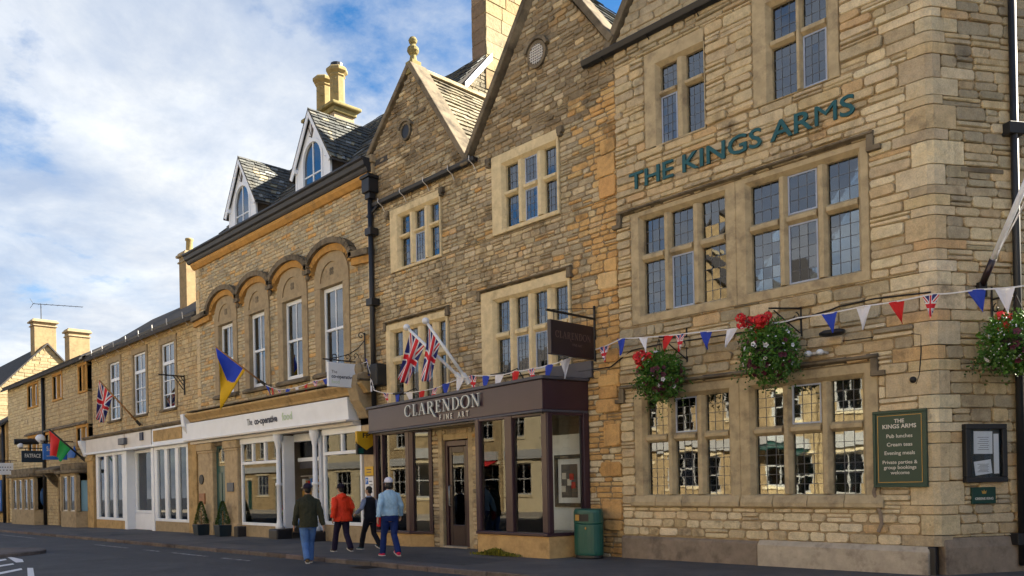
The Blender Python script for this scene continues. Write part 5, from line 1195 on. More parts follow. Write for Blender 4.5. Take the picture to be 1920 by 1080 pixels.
def build_far():
    g0 = gz(-66)
    b = thing('gabled_house', 'far golden gable end house with a broad chimney on its apex', 'house', (-74, 3, g0))
    mb = MB(); mb.prism_x([(.35, g0-.4), (.35, 8.95), (3.5, 12.4), (6.7, 8.95), (6.7, g0-.4)], -84, -66); mb.build('wall', M['orange_frieze'], b)
    pal = lambda x, z, l, rr: pick(rr, [(3, (.25, .185, .10)), (2, (.22, .16, .085)), (1, (.28, .215, .125))])
    FRg = Matrix(((0, -1, 0, -66), (1, 0, 0, 0), (0, 0, 1, 0), (0, 0, 0, 1)))
    rubble(b, lambda z: [(.4+max(0, z-8.95)*.92, 6.65-max(0, z-8.95)*.92)] if z < 12.2 else [], 6.4, 12.2, [], (.2, .3), (.4, 1.0), pal, M['far_stone'], FR=FRg, ring=4, n_ind=0, seed=19, joint=.02)
    simple_roof(b, -84, -65.8, .3, 8.98, 3.5, 12.5, 6.7, ov=.2)
    c = chimney(b, -66.6, 3.42, .55, .72, 11.5, 14.0, M['buff_block'], cap=.16)
    for (a, c2, d, e) in ((-70.5, -69, 3.5, 5), (-70.5, -69, .7, 2.6), (-75, -73.5, 3.5, 5)): sash_window(b, a, c2, d, e, .2, 2, [(.5, .04)])
    b2 = thing('lean_to_cottage', 'low dark roofed cottage at the left edge with a black downpipe', 'house', (-64, 0, g0))
    mb = MB(); mb.prism_x([(-.1, g0-.4), (-.1, 6.25), (2.4, 7.9), (5.5, 6.4), (5.5, g0-.4)], -65.9, -61.65); mb.build('wall', M['orange_frieze'], b2)
    simple_roof(b2, -65.95, -61.5, -.15, 6.3, 2.4, 8.0, 5.5, ov=.3)
    sash_window(b2, -64.9, -63.0, 3.6, 5.3, -.3, 2, [(.5, .04)], surround='frame_coop'); sash_window(b2, -64.9, -63.0, .3, 2.4, -.3, 2, [(.5, .04)], 'bluep')
    pipe(b2, [(-62.1, -.2, 6.2), (-62.1, -.2, g0)], .09, M['black'])
    b3 = thing('distant_house', 'distant house whose broad grey chimney stands at the left edge', 'house', (-92, 4, gz(-92)))
    mb = MB(); mb.prism_x([(.3, g0-.6), (.3, 7.5), (3.8, 11.6), (7.3, 7.5), (7.3, g0-.6)], -110, -84.1); mb.build('wall', M['frame_coop'], b3); simple_roof(b3, -110, -84.1, .3, 7.5, 3.8, 11.7, 7.3)
    chimney(b3, -88, -.4+2.6, .9, 1.2, 10.2, 13.6, M['frame_coop'])
build_far()
def aerial(base, name_lab, L_=2.6, tilt=0):
    t = thing('tv_aerial', name_lab, 'aerial', base); x, y, z = base
    mb = MB(); mb.tube([(x, y, z), (x, y, z+1.25)], .03, 6); mb.build('mast', M['iron'], t)
    mb = MB(); a, c = Vector((x, y-.5, z+1.2)), Vector((x+L_*.3, y+L_, z+1.25+tilt)); mb.tube([a, c], .022, 6); mb.build('boom', M['iron'], t)
    for k in range(9):
        p = a.lerp(c, k/8); q = .35-.02*k; mb = MB(); mb.tube([p+Vector((-q, 0, .0)), p+Vector((q, 0, 0))], .012, 5); mb.build('element', M['iron'], t)
    for s_ in (-1, 1): mb = MB(); mb.tube([a+Vector((0, 0, 0)), a+Vector((0, -.2, .35*s_))], .014, 5); mb.build('reflector', M['iron'], t)
aerial((-66.6, 3.3, 14.2), 'thin television aerial on the broad golden chimney')
aerial((-88, 1.2, 13.8), 'television aerial cut by the left edge of the view', 2.6, .15)

# ------------------------------------------------------------------ the row across the road (seen in the windows, throws sunlight back)
def opposite(x0, x1, eave, ridge, wall, lab, white=False, gable=False, shop='green_sign', seed=1, name='opposite_house'):
    r = random.Random(seed); g0 = gz((x0+x1)/2)-.1; yf = -23.; b = thing(name, lab, 'house', ((x0+x1)/2, yf, g0))
    FRo = Matrix(((-1, 0, 0, x0+x1), (0, -1, 0, yf), (0, 0, 1, 0), (0, 0, 0, 1)))
    n = max(2, round((x1-x0)/3.0)); cw = (x1-x0)/n; hs = []
    for i in range(n):
        c = x0+cw*(i+.5)
        hs += [(c-.6, c+.6, 4.3, 6.1)]
        hs += [(c-1.1, c+1.1, .8, 2.7)] if i % 2 == 0 else [(c-.55, c+.55, g0, 2.3)]
    mb = MB(FRo); sheet(mb, x0, x1, g0-.3, eave, hs, 0, .35)
    if gable: mb.prism_y([(x0, eave), (x1, eave), ((x0+x1)/2, ridge)], .001, .35)
    mb.build('wall', wall, b)
    for a, c, d, e in hs:
        mb = MB(FRo); f = .09; y = .08
        door = d <= g0+.01
        mb.box(a, a+f, y, y+.1, d, e); mb.box(c-f, c, y, y+.1, d, e); mb.box(a, c, y+.001, y+.1, e-f, e); mb.box(a, c, y+.001, y+.1, d, d+f)
        if not door:
            for k in range(1, 2 if c-a < 1.5 else 3): x = a+(c-a)*k/(2 if c-a < 1.5 else 3); mb.box(x-.02, x+.02, y+.02, y+.08, d, e)
            z = (d+e)/2; mb.box(a, c, y+.022, y+.078, z-.03, z+.03)
        w_ = mb.build('door_frame' if door else 'window', M['muted_frame'], b)
        mb = MB(FRo)
        if door: mb.box(a+f, c-f, y+.03, y+.07, d, e-f); mb.build('door', M[shop], w_)
        else:
            mb.box(a+f, c-f, y+.06, y+.066, d, e); mb.build('pane', M['glass_sash'], w_)
            mb = MB(FRo); mb.box(a+f, c-f, y+.12, y+.13, d+(e-d)*r.uniform(.15, .6), e); mb.build('blind', M['curtain'], w_)
        mb = MB(FRo); mb.box(a-.12, c+.12, .36, 1.2, d-.1, e+.1); mb.build('interior', M['curtain'] if int(a*7) % 3 else M['room_pale'], b)
        mb = MB(FRo); mb.box(a-.14, c+.14, -.08, .1, d-.14, d-.002); mb.box(a-.2, c+.2, -.06, .1, e+.002, e+.2); mb.build('window_dressing', M['frame_gal'], w_)
    mb = MB(FRo); mb.box(x0+.3, x1-.3, -.22, .0, 2.95, 3.5); mb.build('fascia', M['muted_frame'], b)
    mb = MB(FRo); mb.prism_x([(0, 2.95), (-.9, 2.62), (-.92, 2.58), (0, 2.88)], x0+.4, x0+cw); mb.build('awning', M[shop], b)
    ym = (x0+x1)/2
    if gable:
        for s_ in (-1, 1):
            mb = MB(FRo); xe = ym+s_*(x1-x0)/2; q = [(xe+s_*.2, -.2, eave-.2), (xe+s_*.2, 8, eave-.2), (ym, 8, ridge+.1), (ym, -.2, ridge+.1)]
            mb.add([*q, *[(p[0], p[1], p[2]-.15) for p in q]], [(0, 1, 2, 3), (7, 6, 5, 4), (0, 4, 5, 1), (1, 5, 6, 2), (2, 6, 7, 3), (3, 7, 4, 0)]); mb.build('roof', M['roof'], b)
    else:
        for ya, z_ in ((-.25, eave), (8.2, eave)):
            mb = MB(FRo); q = [(x0, ya, z_), (x1, ya, z_), (x1, 4, ridge), (x0, 4, ridge)]
            mb.add([*q, *[(p[0], p[1], p[2]-.15) for p in q]], [(0, 1, 2, 3), (7, 6, 5, 4), (0, 4, 5, 1), (1, 5, 6, 2), (2, 6, 7, 3), (3, 7, 4, 0)]); mb.build('roof', M['roof'], b)
    mb = MB(FRo); mb.box(x0, x0+.3, .36, 8, g0-.3, eave-.05); mb.box(x1-.3, x1, .36, 8, g0-.3, eave-.05); mb.box(x0+.3, x1-.3, 7.7, 8, g0-.3, eave-.05); mb.build('rear_wall', wall, b)
    mb = MB(FRo); mb.box(ym+1.2, ym+2.2, 3.4, 4.4, eave, ridge+1.6); c = mb.build('chimney', wall, b); mb = MB(FRo); mb.box(ym+1.1, ym+2.3, 3.3, 4.5, ridge+1.602, ridge+1.75); mb.build('chimney_cap', M['frame_gal'], c)
M['muted_frame'] = pm('weathered_pale_paint', (.42, .41, .37), .6, .2, bump=0)
WG = dressed('golden_stone_far', (.40, .29, .145), (.17, .125, .07), 1.0); WC = M['frame_gal']
opposite(4, 16, 7.4, 10.4, WG, 'golden stone house across the road, furthest right of the row', seed=1)
opposite(-8, 3.9, 6.8, 9.8, WC, 'cream stone house across the road facing the pub corner', seed=2, shop='red')
opposite(-17, -8.1, 7.6, 11.6, WG, 'golden gabled house across the road with green awning', gable=True, seed=3)
opposite(-28, -17.1, 8.4, 13.6, WG, 'golden tall gabled house across the road mirrored in the pub windows', gable=True, seed=4)
opposite(-36, -28.1, 6.4, 9.6, M['frame_gal'], 'cream gabled house across the road with a dark door', gable=True, seed=5, shop='navy_text')
opposite(-50, -36.1, 7.6, 10.4, WG, 'long golden house across the road mirrored in the gallery windows', seed=6, shop='red')
opposite(-64, -50.1, 7.0, 10.2, WC, 'cream stone house across the road beyond the long golden one', seed=7)
opposite(-84, -64.1, 7.2, 10.4, WG, 'furthest left stone house in the row across the road', seed=8)

def add_shading_house():  # unseen house, added and raised to keep sun off the corner pavement
    b = thing('shading_house', 'unseen stone house added across the side street to shade the pavement', 'house', (10, 11, gz(10)))
    mb = MB(); mb.prism_x([(3, -.3), (3, 11.9), (10, 15.2), (17, 11.9), (17, -.3)], 5.2, 16); mb.build('wall', M['frame_gal'], b); simple_roof(b, 5.0, 16.2, 3, 11.95, 10, 15.3, 17)
    for x in (6.4, 9.4, 12.4):
        for z in (1, 5): sash_window(b, x, x+1.2, z, z+1.9, 2.84, 2, [(.5, .04)], surround='frame_gal')
add_shading_house()
# ------------------------------------------------------------------ signs on brackets
def atX(px, py, X0):
    d = ray(px, py); t = (X0-CAM[0])/d.x; return Vector(CAM)+d*t
def side_frame(X, flip=1):
    """upright frame facing +X: local x runs away from the wall's outer end towards the wall"""
    return Matrix(((0, -1, 0, X), (1, 0, 0, 0), (0, 0, 1, 0), (0, 0, 0, 1)))
def scroll(mb, c, r0, r1, a0, a1, plane, rad_=.012, n=18):
    pts = []
    for i in range(n+1):
        t = i/n; a = rad(a0+(a1-a0)*t); rr_ = r0+(r1-r0)*t; pts.append(plane(c[0]+rr_*math.cos(a), c[1]+rr_*math.sin(a)))
    mb.tube(pts, rad_, 6)
# gallery hanging sign
t = thing('hanging_sign', 'aubergine hanging board lettered CLARENDON on a black iron bracket', 'sign', (-10.75, -.05, 4.4))
mb = MB(); mb.box(-10.80, -10.70, -1.40, -.10, 4.02, 4.70); bd = mb.build('board', M['aub_dark'], t, bevel=.012)
mb = MB(); mb.box(-10.77, -10.73, -.03, -.001, 4.0, 5.15); mb.build('back_plate', M['iron'], t)
mb = MB(); mb.box(-10.77, -10.73, -1.46, -.03, 4.86, 4.90); mb.tube([(-10.75, -.02, 5.1), (-10.75, -1.3, 4.905)], .008, 6); mb.build('bracket', M['iron'], t)
for y in (-1.25, -.25): mb = MB(); mb.tube([(-10.75, y, 4.86), (-10.75, y, 4.70)], .01, 6); mb.build('hook', M['iron'], t)
place_l = []
lt, wd = serif_mesh('CLARENDON', 1.0)
for ch, mb in lt:
    mb.v = [(-10.698-y*.006, -1.27+x/wd*1.06, 4.36+z*.135) for x, y, z in mb.v]; mb.build('letter', M.setdefault('sign_bronze', pm('dull_bronze_letter', (.13, .085, .075), .5, .1, bump=0)), t)
text_line('FINE ART', -.62, 4.23, .05, -.001, 'lettering', M['sign_bronze'], t, side_frame(-10.70))
# food shop hanging sign
t = thing('hanging_sign', 'white square hanging sign reading The co-operative food on a scrolled bracket', 'sign', (-19.2, -.05, 4.6))
mb = MB(); mb.box(-19.25, -19.15, -1.26, -.36, 4.25, 4.92); mb.build('board', M['white'], t, bevel=.01)
pl = lambda a, c: (-19.2, a, c)
mb = MB(); mb.tube([pl(-.04, 4.9), pl(-.04, 5.85)], .022, 6); mb.tube([pl(-1.4, 4.99), pl(.02, 4.99)], .02, 6)
scroll(mb, (-.16, 5.75), .12, .02, 0, 420, pl); mb.tube([pl(-1.2, 5.0), pl(-.9, 5.08), pl(-.55, 5.2), pl(-.25, 5.4), pl(-.06, 5.62)], .013, 6)
for c in ((-.35, 5.16), (-.62, 5.1), (-1.05, 5.08)): scroll(mb, c, .10, .02, -60, 330, pl)
mb.build('bracket', M['iron'], t)
for s_, z, h, mm, of in (('The', 4.62, .085, 'grey_text', 0), ('co-operative', 4.49, .10, 'navy_text', .025), ('food', 4.34, .10, 'pale_green', 0)):
    m_ = text_mesh(s_, 1, .001, of); a_, b_, c_1, d_1 = ext(m_); k = h/.73
    wd_ = min((b_-a_)*k, .74); place_text(m_, -1.17, -1.17+wd_, z+c_1*k, z+d_1*k, -.001, 'lettering', M[mm], t, side_frame(-19.15))
# three signs over the clothes shop and the cottage
def hang(name, lab, X, px0, px1, py0, py1, mat, word=None, lm='cream', arm=True):
    p0, p1 = atX(px0, py0, X), atX(px1, py1, X); t = thing(name, lab, 'sign', (X, -.05, (p0.z+p1.z)/2))
    y0, y1 = p0.y, min(p1.y, -.05); z1 = p0.z; z0 = p1.z
    mb = MB(); mb.box(X-.05, X+.05, y0, y1, z0, z1); mb.build('board', M[mat], t, bevel=.01)
    if arm: mb = MB(); mb.tube([(X, y0-.1, z1+.14), (X, .05, z1+.14)], .03, 6); mb.tube([(X, y0+.2, z1), (X, y0+.2, z1+.14)], .015, 5); mb.tube([(X, y1-.15, z1), (X, y1-.15, z1+.14)], .015, 5); mb.build('bracket', M['iron'], t)
    if word:
        h = (z1-z0)
        for wd_, f0, f1 in word: place_text(text_mesh(wd_, 1, .001, .02), y0+(y1-y0)*.14, y0+(y1-y0)*.86, z0+h*f0, z0+h*f1, -.001, 'lettering', M[lm], t, side_frame(X+.05))
    return t
M['navy_sign'] = pm('dark_navy_board', (.012, .025, .038), .45, .15, bump=0)
hang('hanging_sign', 'dark navy hanging sign with pale lettering FATFACE under a lamp', -49.9, 40, 82, 845, 867, 'navy_sign', [('FATFACE', .40, .74)])
hang('hanging_sign', 'bright blue hanging sign with white script behind the red and green flag', -47.3, 80, 126, 832, 862, 'bluep', [('Sue Ryder', .45, .84), ('........................', .2, .26)])
hang('hanging_sign', 'white hanging sign at the left edge of the view', -59.4, -6, 25, 868, 890, 'white', [('- - - - -', .6, .68), ('- - - -', .35, .42)], 'grey_text')
t = thing('wall_sign', 'small blue arrow shaped sign on the wall beside the red and green flag', 'sign', (-45.4, -.06, 3.75)); p = at(128, 842, -.06); q = at(143, 858, -.06)
mb = MB(); mb.prism_y([(p.x, p.z-.1), (q.x-.3, p.z-.05), (q.x-.3, p.z+.1), (q.x, (p.z+q.z)/2-.05), (q.x-.3, q.z), (p.x, q.z+.05)], -.1, -.04); mb.build('board', M['bluep'], t)
t = thing('sign_lamp', 'grey metal lantern arm with white globe over the navy sign', 'lamp', (-50, -.05, 4.6)); a = atX(38, 828, -51); c = atX(70, 826, -51)
mb = MB(); mb.tube([(-51, a.y, a.z), (-51, c.y, a.z+.12), (-51, 0, a.z-.5)], .05, 6); mb.build('arm', M['iron'], t)
mb = MB(); mb.tube([(-51, a.y-.3, a.z-.02), (-51, a.y+.9, a.z+.02)], [(.1, .16), (.1, .16)], 8); mb.build('lamp_shade', M['iron'], t)
mb = MB(); mb.ball((-51, a.y, a.z-.22), .16); mb.build('bulb', M['white'], t, smooth=True)
mb = MB(); mb.ball((-51, c.y+.15, c.z+.1), .26); mb.build('globe', M['white'], t, smooth=True)
t = thing('sign_bracket', 'empty black iron bracket on the white front shop wall', 'bracket', (-33, .1, 6)); a = atX(297, 702, -32.6); c = atX(350, 702, -32.6)
mb = MB(); mb.tube([(-32.6, a.y, a.z), (-32.6, .2, a.z)], .03, 6); mb.tube([(-32.6, .18, a.z+.05), (-32.6, .18, a.z-.75)], .03, 6)
for k in range(3): mb.tube([(-32.6, .18-.15*(3-k), a.z), (-32.6, .14, a.z-.18*(3-k))], .018, 5)
mb.build('arm', M['iron'], t)
# pub lettering
t = thing('pub_sign', 'dark green raised letters THE KINGS ARMS between the first and second floor windows', 'sign', (-7.5, -.05, 7.24))
full = 'THE KINGS ARMS'; mfull = text_mesh(full, 1, 0  , .012); fa, fb, fc, fd = ext(mfull); W_ = fb-fa
for i, ch in enumerate(full):
    if ch == ' ': continue
    mpre = text_mesh(full[:i+1], 1, 0, .012); xr_ = ext(mpre)[1]; ml = text_mesh(ch, 1, .035, 0 if ch == 'M' else .012); la, lb, lc, ld = ext(ml); wl = lb-la
    sx = 4.46/W_; x1_ = -9.73+(xr_-fa)*sx; x0_ = x1_-wl*sx; zs = .335/(fd-fc)
    for v in ml.vertices: v.co.z = 0 if v.co.z > 0 else -.0
    ml = text_mesh(ch, 1, .016, 0 if ch == 'M' else .012); place_text(ml, x0_, x1_, 7.235+(lc-fc)*zs, 7.235+(ld-fc)*zs, -.075, 'letter', M['green_letter'], t)
# notice board
t = thing('notice_board', 'dark green pub board listing Pub lunches, Cream teas and Evening meals', 'sign', (-4.69, -.06, 1.36))
mb = MB(); mb.box(-5.06, -4.33, -.075, -.03, 1.36, 2.46); mb.build('board', M['green_sign'], t)
mb = MB()
for (a, c, d, e) in ((-5.09, -4.30, 2.455, 2.50), (-5.09, -4.30, 1.32, 1.365), (-5.09, -5.045, 1.365, 2.455), (-4.345, -4.30, 1.365, 2.455)): mb.box(a, c, -.095, -.03, d, e)
mb.build('frame', M['green_sign'], t, bevel=.006)
mb = MB()
for (a, c, d, e) in ((-5.02, -4.37, 2.418, 2.427), (-5.02, -4.37, 1.393, 1.402), (-5.02, -5.011, 1.402, 2.418), (-4.379, -4.37, 1.402, 2.418)): mb.box(a, c, -.079, -.074, d, e)
mb.build('gold_line', M['gold'], t)
for s_, z, h, of in (('THE', 2.31, .055, .02), ('KINGS ARMS', 2.225, .06, .02), ('Pub lunches', 2.08, .055, .008), ('Cream teas', 1.95, .055, .008), ('Evening meals', 1.82, .055, .008), ('Private parties &', 1.68, .052, .008), ('group bookings', 1.60, .052, .008), ('welcome', 1.52, .052, .008)):
    text_line(s_, -4.695, z, h, -.077, 'lettering', M['cream'], t, offset=of, wmax=.60)
# menu case and plaque on the side wall
bse = CORNER+SWD*.78+SWN*.05
t = thing('menu_case', 'black framed glass menu case with white sheets on the pub side wall', 'notice board', (bse.x, bse.y, 1.4))
mb = MB(SW)
for (a, c, d, e) in ((.42, 1.15, 2.17, 2.25), (.42, 1.15, 1.37, 1.45), (.42, .5, 1.45, 2.17), (1.07, 1.15, 1.45, 2.17)): mb.box(a, c, -.12, -.03, d, e)
mb.build('frame', M['black'], t, bevel=.01)
mb = MB(SW); mb.box(.5, 1.07, -.06, -.03, 1.45, 2.17); mb.build('backing', M['navy_sign'], t)
for k, (a, c, d, e, rz) in enumerate(((.60, .93, 1.80, 2.14, .01), (.55, 1.00, 1.47, 1.78, -.02), (.60, .90, 1.49, 1.70, -.12))):
    mb = MB(SW @ Matrix.Translation(((a+c)/2, 0, (d+e)/2)) @ Matrix.Rotation(rz, 4, 'Y')); mb.box(-(c-a)/2, (c-a)/2, -.066-.004*k, -.062-.004*k, -(e-d)/2, (e-d)/2); sh = mb.build('paper_sheet', M['navy_sign'] if k == 1 else M['paper'], t)
    mb = MB(SW)
    if k != 1:
        for j in range(7): z = d+(e-d)*(.18+.09*j); mb.box((a+c)/2-.10+.02*(j % 3), (a+c)/2+.10-.015*(j % 2), -.0672-.004*k, -.0665-.004*k, z, z+.006)
        mb.build('print', M['grey_text'], sh)
mb = MB(SW); mb.box(.94, 1.03, -.078, -.074, 1.5, 2.1); mb.build('paper_sheet', M['paper'], t)
mb = MB(SW); mb.box(.5, 1.07, -.094, -.09, 1.45, 2.17); mb.build('pane', M['glass_case'], t)
t = thing('brewery_plaque', 'small dark green plaque reading GREENE KING below the menu case', 'sign', (bse.x, bse.y, 1.05))
mb = MB(SW); mb.box(.56, .98, -.06, -.02, 1.05, 1.30); mb.build('plate', M['green_sign'], t, bevel=.006)
text_line('GREENE KING', .77, 1.11, .035, -.061, 'lettering', M['cream'], t, SW, wmax=.32, offset=.012)
mb = MB(SW); mb.prism_y([(.74, 1.20), (.80, 1.20), (.815, 1.25), (.785, 1.23), (.77, 1.265), (.755, 1.23), (.725, 1.25)], -.064, -.059); mb.build('crest', M['gold'], t)
# parking plates and yellow shield sign beside the food shop
t = thing('parking_sign', 'yellow plate above a white parking plate on the stone pier', 'sign', (-18.95, -.1, 1.2))
mb = MB(); mb.box(-19.22, -18.80, -.115, -.09, 1.80, 2.05); mb.build('yellow_plate', M['yellowp'], t); mb = MB(); mb.box(-19.22, -18.80, -.114, -.09, 1.2, 1.77); mb.build('white_plate', M['paper'], t)
mb = MB(); mb.box(-19.19, -19.05, -.118, -.114, 1.55, 1.74); mb.build('blue_square', M['bluep'], t); text_line('P', -19.12, 1.59, .11, -.119, 'lettering', M['paper'], t)
for k in range(4): mb = MB(); mb.box(-19.0, -18.86+.02*(k % 2), -.117, -.114, 1.62-.10*k, 1.645-.10*k); mb.build('text_line', M['grey_text'], t)
for k in range(2): mb = MB(); mb.box(-19.12, -18.90, -.117, -.115, 1.95-.07*k, 1.975-.07*k); mb.build('text_line', M['grey_text'], t)
t = thing('payment_sign', 'projecting black sign with a yellow shield lettered FP The Payzone', 'sign', (-18.9, -.1, 2.4)); t['label'] = 'projecting black sign with a yellow shield lettered FP'
X = -18.84; y0, y1 = -.62, -.03
mb = MB(); mb.box(X-.04, X+.04, y0, y1, 2.38, 2.72); mb.build('board', M['black'], t)
mb = MB(FRp := side_frame(X)); mb.prism_y([(y0, 2.68), (y0, 3.02), (y1, 3.02), (y1, 2.68), ((y0+y1)/2, 2.50)], -.046, .046); mb.build('shield', M['yellowp'], t)
place_text(text_mesh('FP', 1, .001, .03), -.44, -.2, 2.84, 2.98, -.047, 'lettering', M['black'], t, side_frame(X))
mb = MB(FRp); mb.box(-.58, -.42, -.047, .047, 2.41, 2.55); mb.build('green_square', M['bin'], t)

# ------------------------------------------------------------------ flags
def union_mat():
    m, t, n, l, b = nodes('union_flag_print')
    uv = n.new('ShaderNodeUVMap'); sp_ = n.new('ShaderNodeSeparateXYZ'); l.new(uv.outputs[0], sp_.inputs[0])
    def mt(op, a, b_=None):
        q = n.new('ShaderNodeMath'); q.operation = op
        for i, v in enumerate((a, b_)):
            if v is None: continue
            if isinstance(v, (int, float)): q.inputs[i].default_value = v
            else: l.new(v, q.inputs[i])
        return q.outputs[0]
    x = mt('SUBTRACT', mt('MULTIPLY', sp_.outputs[0], 2.0), 1.0); y = mt('SUBTRACT', sp_.outputs[1], .5)
    ax, ay = mt('ABSOLUTE', x), mt('ABSOLUTE', y)
    d = mt('MULTIPLY', mt('ABSOLUTE', mt('SUBTRACT', ax, mt('MULTIPLY', ay, 2.0))), .447)
    wsal = mt('LESS_THAN', d, .10); rsal = mt('LESS_THAN', d, .035)
    cm_ = mt('MINIMUM', ax, ay); wcr = mt('LESS_THAN', cm_, .165); rcr = mt('LESS_THAN', cm_, .10)
    c = tmix(t, wsal, (.012, .022, .17), (.66, .68, .75)); c = tmix(t, rsal, c, (.56, .012, .03)); c = tmix(t, wcr, c, (.66, .68, .75)); c = tmix(t, rcr, c, (.56, .012, .03))
    l.new(c, b.inputs['Base Color']); b.inputs['Roughness'].default_value = .7; return m
M['union'] = union_mat()
def cloth(A, B, C, D, nu, nv, amp, folds, matf, mats, name, parent, sag=0.0, seed=0, uvf=None, nrm=None):
    """A-B hoist edge, C-D fly edge (C below A); folds run from hoist to fly"""
    A, B, C, D = map(Vector, (A, B, C, D)); mb = MB(); mb.uv = []; n = nrm or (B-A).cross(C-A).normalized(); vs = []
    for j in range(nv+1):
        v = j/nv
        for i in range(nu+1):
            u = i/nu; p = (A*(1-u)+B*u)*(1-v)+(C*(1-u)+D*u)*v; ph = u*folds*math.pi*2+seed+v*1.3
            k = min(1, v*2.2); p = p+n*amp*k*math.sin(ph)+(C-A).normalized()*amp*.25*k*math.sin(ph*1.7+1); p.z -= sag*math.sin(math.pi*u)*v
            vs.append(p); mb.uv.append(uvf(u, v) if uvf else (v, 1-u))
    fs, ms = [], []
    for j in range(nv):
        for i in range(nu):
            a = j*(nu+1)+i; fs.append((a, a+1, a+nu+2, a+nu+1)); ms.append(matf((i+.5)/nu, (j+.5)/nv) if matf else 0)
    mb.add(vs, fs); mb.m = ms; o = mb.build(name, mats, parent, smooth=True)
    sm = o.modifiers.new('thickness', 'SOLIDIFY'); sm.thickness = .004; return o
def flag(lab, base, tip, hoist, flyA, flyB, mats, matf, pole_m, r_, ball=True, grp=None, folds=2.5, amp=.05, uvf=None):
    t = thing('flag', lab, 'flag', base, grp); base, tip = Vector(base), Vector(tip)
    mb = MB(); mb.tube([base, tip], [r_, r_*.85], 10); p = mb.build('pole', M[pole_m], t, smooth=True)
    if ball: mb = MB(); mb.ball(tip+(tip-base).normalized()*r_*1.5, r_*2.1, r_*2.1, r_*1.9); mb.build('finial', M[pole_m], p, smooth=True)
    mb = MB(); mb.tube([base-(tip-base).normalized()*.05, base+(tip-base).normalized()*.22], r_*1.6, 10); mb.build('pole_socket', M['white'] if pole_m == 'white' else M['iron'], t)
    A = tip.lerp(base, hoist[0]); B = tip.lerp(base, hoist[1]); cloth(A, B, flyA, flyB, 26, 26, amp, folds, matf, mats, 'cloth', t, seed=len(lab), uvf=uvf)
    return t
# two union flags over the gallery fascia
b1 = (-14.52, -.42, 3.98); tip1 = at(766, 617, -1.25); b2 = (-14.30, -.44, 3.92); tip2 = at(801, 606, -1.35)
flag('left of two union flags on white poles over the gallery fascia', b1, tuple(tip1), (.04, .31), at(745, 712, -1.15), at(765, 722, -1.02), [M['union']], None, 'white', .042, grp='union flags over the gallery', folds=1.6, amp=.055)
flag('right of two union flags on white poles over the gallery fascia', b2, tuple(tip2), (.05, .32), at(788, 714, -1.25), at(806, 716, -1.12), [M['union']], None, 'white', .042, grp='union flags over the gallery', folds=1.3, amp=.055)
# blue over yellow flag on the food shop
flag('blue and yellow flag drooping from a pole under the arched windows', tuple(at(498, 722, -.06)), tuple(at(404, 650, -1.3)), (.0, .60), at(412, 690, -1.25), at(413, 770, -1.1), [M.setdefault('blue_flag', pm('blue_flag_cloth', (.01, .05, .50), .7, .1, bump=0)), M.setdefault('yellow_flag', pm('yellow_flag_cloth', (.66, .40, .008), .7, .1, bump=0))],
     lambda u, v: 0 if v < .9-.55*u and u < .93 and v < .52 else 1, 'wood', .03, ball=False, folds=1.2, amp=.07)
flag('union flag drooping from a brown pole on the white front shop', tuple(at(262, 796, .1)), tuple(at(186, 713, -1.4)), (.0, .34), at(181, 786, -1.3), at(193, 794, -1.1), [M['union']], None, 'wood', .04, ball=False, folds=1.3, amp=.08)
flag('red and green flag drooping from a dark pole on the clothes shop', tuple(at(159, 863, -.05)), tuple(at(92, 805, -1.5)), (.0, .62), at(92, 850, -1.4), at(116, 864, -1.1), [M['red'], M.setdefault('green_flag', pm('green_flag_cloth', (.01, .25, .05), .7, .1, bump=0))], lambda u, v: 0 if u < .5 else 1, 'iron', .05, ball=False, folds=1.5, amp=.12)
# bare flagpole on the pub side wall
p0 = CORNER+SWD*.80+SWN*.06+Vector((0, 0, 4.33)); p1 = at(1932, 322, -.02); dd = (p1-p0).normalized()
t = thing('flagpole', 'bare white flagpole in a brown socket on the pub side wall', 'flagpole', tuple(p0))
mb = MB(); mb.tube([p0+dd*.36, p0+dd*2.4], .042, 10); mb.build('pole', M['white'], t, smooth=True)
mb = MB(); mb.tube([p0+dd*.02, p0+dd*.42], .05, 10); mb.build('pole_socket', M['aub_dark'], t, smooth=True)
mb = MB(SW); mb.box(.73, .87, -.10, .0, 4.16, 4.38); mb.build('wall_plate', M['iron'], t, bevel=.01)
for k in (0, 1): mb = MB(); mb.tube([p0+dd*(.45+.1*k)+Vector((.05, -.03, 0)), p0+dd*1.3+Vector((.09, -.07, -.06-.05*k)), p0+dd*2.4+Vector((.04, -.03, .02))], .006, 5); mb.build('halyard', M['rope'], t)

